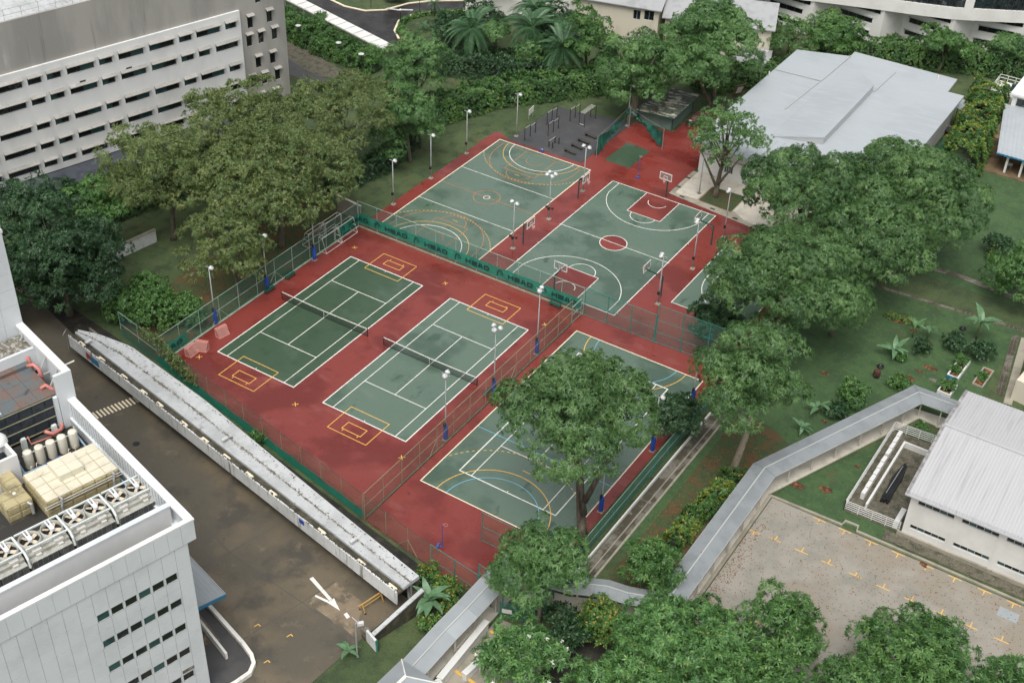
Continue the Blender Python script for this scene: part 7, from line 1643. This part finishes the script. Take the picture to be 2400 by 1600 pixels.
hedge('row of small flowers in the middle of the lawn bed', [(59.8, 50.8), (63.6, 51.2)], .8, .45, 'leaf_hedge_orange', 9, .2, .1, 8, .1)
hedge('dark undergrowth under the trees beside the far court grass', [(-12.0, 34.5), (-10.5, 43), (-11.5, 52)], 3.2, 2.0, 'leaf_dark', 10, .32, .15, 3.6, .7)
hedge('dark undergrowth along the foot of the concrete block', [(-31, 12), (-27, 26), (-23, 40)], 3.5, 1.8, 'leaf_dark', 11, .32, .15, 2.6, .7)
# vines on the fence corner, a thicket sprig on the soil strip
def vine(label, pts, spread, material, n, seed, name='vine'):
    rng = np.random.default_rng(seed); t = thing(name, label, 'vine', pts[0], 0, 'climbers on the front fence')
    k = rng.uniform(0, len(pts)-1.001, n); i = k.astype(int); f = (k-i)[:, None]; Q = np.array(pts); P = Q[i]*(1-f)+Q[i+1]*f+rng.normal(0, 1, (n, 3))*np.array([spread])-Q[0]
    objm('foliage', leaf_mesh('foliage', P, rng.normal(0, 1, (n, 3))+np.array([[0, -.6, .7]]), rng, 6, .26, .13, (20, 95), .25, material), None, t)
    MB().tube([Vector(q)-Vector(pts[0]) for q in pts], .02, 5).build('stem', 'bark', t)
vine('yellow green climber over the fence corner', [(-6.3, -4.7, 3.1), (-4.0, -5.1, 3.2), (-1.5, -5.7, 3.0), (1.6, -6.3, 2.9)], (.4, .12, .28), 'leaf_olive', 260, 7)
vine('trailing climber hanging down the front fence', [(-1.4, -5.8, 2.6), (.6, -6.2, 1.9), (3.2, -6.7, 1.7)], (.5, .12, .4), 'leaf_olive', 200, 8)
vine('sprig of green leaves growing through the green screen', [(13.6, -9.0, .2), (14.2, -9.2, 1.2)], (.45, .3, .4), 'leaf_mid', 160, 9)
# -- banana plants and palms
def blade(L, w, curve, n=9):
    """one long leaf along +x, arching down"""
    m = MB(); pr = []
    for i in range(n+1):
        u = i/n; x = L*(u-.12*u*u); z = curve*L*(.9*u-1.25*u*u); ww = w*math.sin(PI*min(1, .06+u*.94)**.75)*.5+.01
        pr.append((x, ww, z))
    for i in range(n):
        (x0, w0, z0), (x1, w1, z1) = pr[i], pr[i+1]
        m.quad((x0, 0, z0), (x1, 0, z1), (x1, w1, z1-.12*w1*2+.10), (x0, w0, z0-.12*w0*2+.10)); m.quad((x0, -w0, z0-.12*w0*2+.10), (x1, -w1, z1-.12*w1*2+.10), (x1, 0, z1), (x0, 0, z0))
    return m
def setint(me, seed):
    rng = np.random.default_rng(seed); at = me.attributes.new('tint', 'FLOAT', 'FACE'); at.data.foreach_set('value', np.clip(rng.normal(.5, .2, len(me.polygons)), 0, 1).astype(np.float32))
bl = [blade(2.7, .80, .50), blade(2.3, .7, .8), blade(2.8, .74, .30)]
blm = []
for i, b in enumerate(bl):
    me = bpy.data.meshes.new('leaf_blade'); me.from_pydata(b.v, [], b.f); me.update(); setint(me, i); me.materials.append(MATS['leaf_banana']); blm.append(me)
def banana(label, x, y, h, n, sc, seed, lean=0):
    rng = random.Random(seed); t = thing('banana_plant', label, 'banana plant', (x, y, 0), 0, 'banana plants')
    MB().tube([(0, 0, -.1), (.03, .02, h*.6), (.05, .03, h)], [.13*sc, .11*sc, .07*sc], 8).build('stem', 'leaf_stem', t, smooth=True)
    for k in range(n):
        o = bpy.data.objects.new('leaf_blade', blm[rng.randrange(3)]); COL.objects.link(o); o.parent = t; o.location = (.05, .03, h-.05)
        o.rotation_euler = (rng.uniform(-.25, .25), rng.uniform(-.75, .1), k*2.4+rng.uniform(-.3, .3)); s_ = sc*rng.uniform(.8, 1.1); o.scale = (s_, s_, s_)
mat('leaf_stem', (0.13, 0.15, 0.07), [((0.09, 0.06, 0.03), 2.0, .5, .7)], .7)
banana('large pale banana plant beside the end of the white canopy', 41.4, -17.3, 1.5, 11, 1.0, 3)
banana('small banana plant by the camera post', 38.6, -25.4, .7, 5, .6, 4)
banana('large banana plant near the raised garden beds', 69.9, 52.3, 2.6, 9, .95, 5)
banana('banana plant in the middle of the garden', 63.0, 43.3, 1.2, 7, .85, 6)
banana('thin banana plant farthest left in the garden', 63.6, 48.4, 1.7, 6, .6, 7)
banana('thin yellowish banana plant right of the farthest left one', 65.1, 49.3, 1.3, 6, .5, 8)
banana('banana plant beside the long walkway', 59.6, 28.9, .9, 6, .7, 9)
banana('dark banana plant in the shade of the walkway roof', 59.4, 24.9, .8, 6, .65, 10)
def frond(L, n=22, lw=.10, ll=.85, curve=.55):
    m = MB(); pr = []
    for i in range(n+1):
        u = i/n; pr.append(Vector((L*(u-.22*u*u), 0, curve*L*(.75*u-1.45*u*u))))
    m.tube(pr[::2], [.05*(1-.8*i/(n/2)) for i in range(len(pr[::2]))], 5)
    for i in range(2, n+1):
        u = i/n; l_ = ll*math.sin(PI*(.12+.86*u))**.7
        for s in (-1, 1):
            for k in (0, .5):
                p = pr[i].lerp(pr[max(0, i-1)], k); q = p+Vector((l_*.45, s*l_*.8, -.38*l_)); d = Vector((lw/2, 0, 0)); md = p.lerp(q, .5)+Vector((0, 0, .08*l_))
                m.quad(p, md+d, q, md-d)
    return m
fb = frond(4.6); fme = bpy.data.meshes.new('frond'); fme.from_pydata(fb.v, [], fb.f); fme.update(); setint(fme, 5); fme.materials.append(MATS['leaf_palm'])
def palm(label, x, y, h, n, sc, seed, r=.28):
    rng = random.Random(seed); t = thing('palm_tree', label, 'palm tree', (x, y, 0), 0, 'palm trees')
    MB().tube([(0, 0, -.1), (.1, .05, h*.5), (.05, 0, h)], [r*1.3, r, r*1.1], 10).build('trunk', 'bark', t, smooth=True)
    for k in range(n):
        o = bpy.data.objects.new('frond', fme); COL.objects.link(o); o.parent = t; o.location = (.05, 0, h)
        o.rotation_euler = (rng.uniform(-.2, .2), rng.uniform(-1.0, .75), k*2.4+rng.uniform(-.25, .25)); s_ = sc*rng.uniform(.85, 1.1); o.scale = (s_, s_, s_)
palm('dark palm with long drooping fronds nearest the bright green tree', -19.8, 79.6, 5.6, 34, 1.35, 1)
palm('dark palm in the middle of the three big ones', -11.5, 83.8, 6.4, 34, 1.3, 2)
palm('dark palm with a stout trunk beside the layered tree', -5.4, 83.2, 5.0, 36, 1.35, 3, .4)
palm('dark palm behind the middle palm', -14.5, 90, 6.5, 30, 1.25, 4)
palm('small palm on the planted island', -34.9, 90.6, 2.2, 14, .45, 5, .1)
palm('low palm on the near side of the planted island', -33.0, 84.5, 1.2, 12, .4, 6, .1)
tree('bright small tree in front of the middle palm', (-9.5, 80.6), (-9.5, 80.6, 4.2), 2.1, 2.2, 'bright', 161, .12, low=-.7, nl=16)
tree('bright small tree between the first two palms', (-16.0, 81.0), (-16.0, 81.0, 5.4), 1.9, 1.9, 'bright', 162, .12, low=-.6, nl=14)
tree('dark small tree behind the planted island', (-27.5, 84.0), (-27.5, 84.0, 2.6), 3.0, 2.4, 'dark', 163, .16, low=-.8)
tree('dark tree beyond the far lawn at the top edge', (-44, 91.5), (-44, 91.5, 1.6), 1.6, 1.4, 'dark', 164, .12, low=-.8)
tree('dark tree filling the gap behind the first palm', (-22.5, 84.5), (-22.5, 84.5, 4.0), 4.4, 3.6, 'dark', 165, .2, low=-.8)
tree('dark tree behind the second and third palm', (-10.0, 89.5), (-10.0, 89.5, 4.4), 4.6, 3.8, 'dark', 166, .2, low=-.8)
tree('dark tree between the layered tree and the hedge', (1.6, 87.6), (1.6, 87.6, 3.8), 3.4, 3.2, 'dark', 167, .2, low=-.8)
tree('feathery tree reaching from the right cluster towards the hall roof', (50.3, 62.6), (50.3, 62.4, 9.4), 6.4, 4.4, 'feather', 68, .28, group=FG2, low=-.6)
# fallen leaves, far too many to count
def litter(label, region, n, seed, z, s=(.07, .16)):
    rng = np.random.default_rng(seed); m = MB(); k = 0; poly = region
    xs = [p[0] for p in poly]; ys = [p[1] for p in poly]
    def inside(x, y):
        c = False; j = len(poly)-1
        for i in range(len(poly)):
            if (poly[i][1] > y) != (poly[j][1] > y) and x < (poly[j][0]-poly[i][0])*(y-poly[i][1])/(poly[j][1]-poly[i][1])+poly[i][0]: c = not c
            j = i
        return c
    while k < n:
        x, y = rng.uniform(min(xs), max(xs)), rng.uniform(min(ys), max(ys))
        if not inside(x, y): continue
        k += 1; a = rng.uniform(0, 6.28); r = rng.uniform(*s); q = r*.5; zz = z+rng.uniform(.002, .02)
        m.quad((x+r*math.cos(a), y+r*math.sin(a), zz), (x-q*math.sin(a), y+q*math.cos(a), zz+.01), (x-r*math.cos(a), y-r*math.sin(a), zz), (x+q*math.sin(a), y-q*math.cos(a), zz+.012))
    tag(m.build('fallen_leaves', 'dry_leaf'), label, 'leaves', kind='stuff')
litter('fallen leaves scattered over the car park', [(61.2, -9), (90, -9), (90, 13.6), (61.2, 13.6)], 2600, 1, .003, (.05, .11))
litter('drift of fallen leaves along the walkway kerb', [(61.0, -6), (62.6, -6), (62.2, 10), (61.0, 10)], 420, 2, .004, (.05, .12))
litter('fallen leaves on the grass by the drain', [(52.6, -4), (57.5, -4), (57.5, 20), (52.6, 22)], 900, 3, -.012, (.06, .13))
litter('fallen leaves on the ground behind the left fence', [(-12, -3), (-4.2, -4), (-4.2, 31), (-14, 32)], 900, 4, -.018, (.06, .14))
print('leaf triangles', TRI[0])
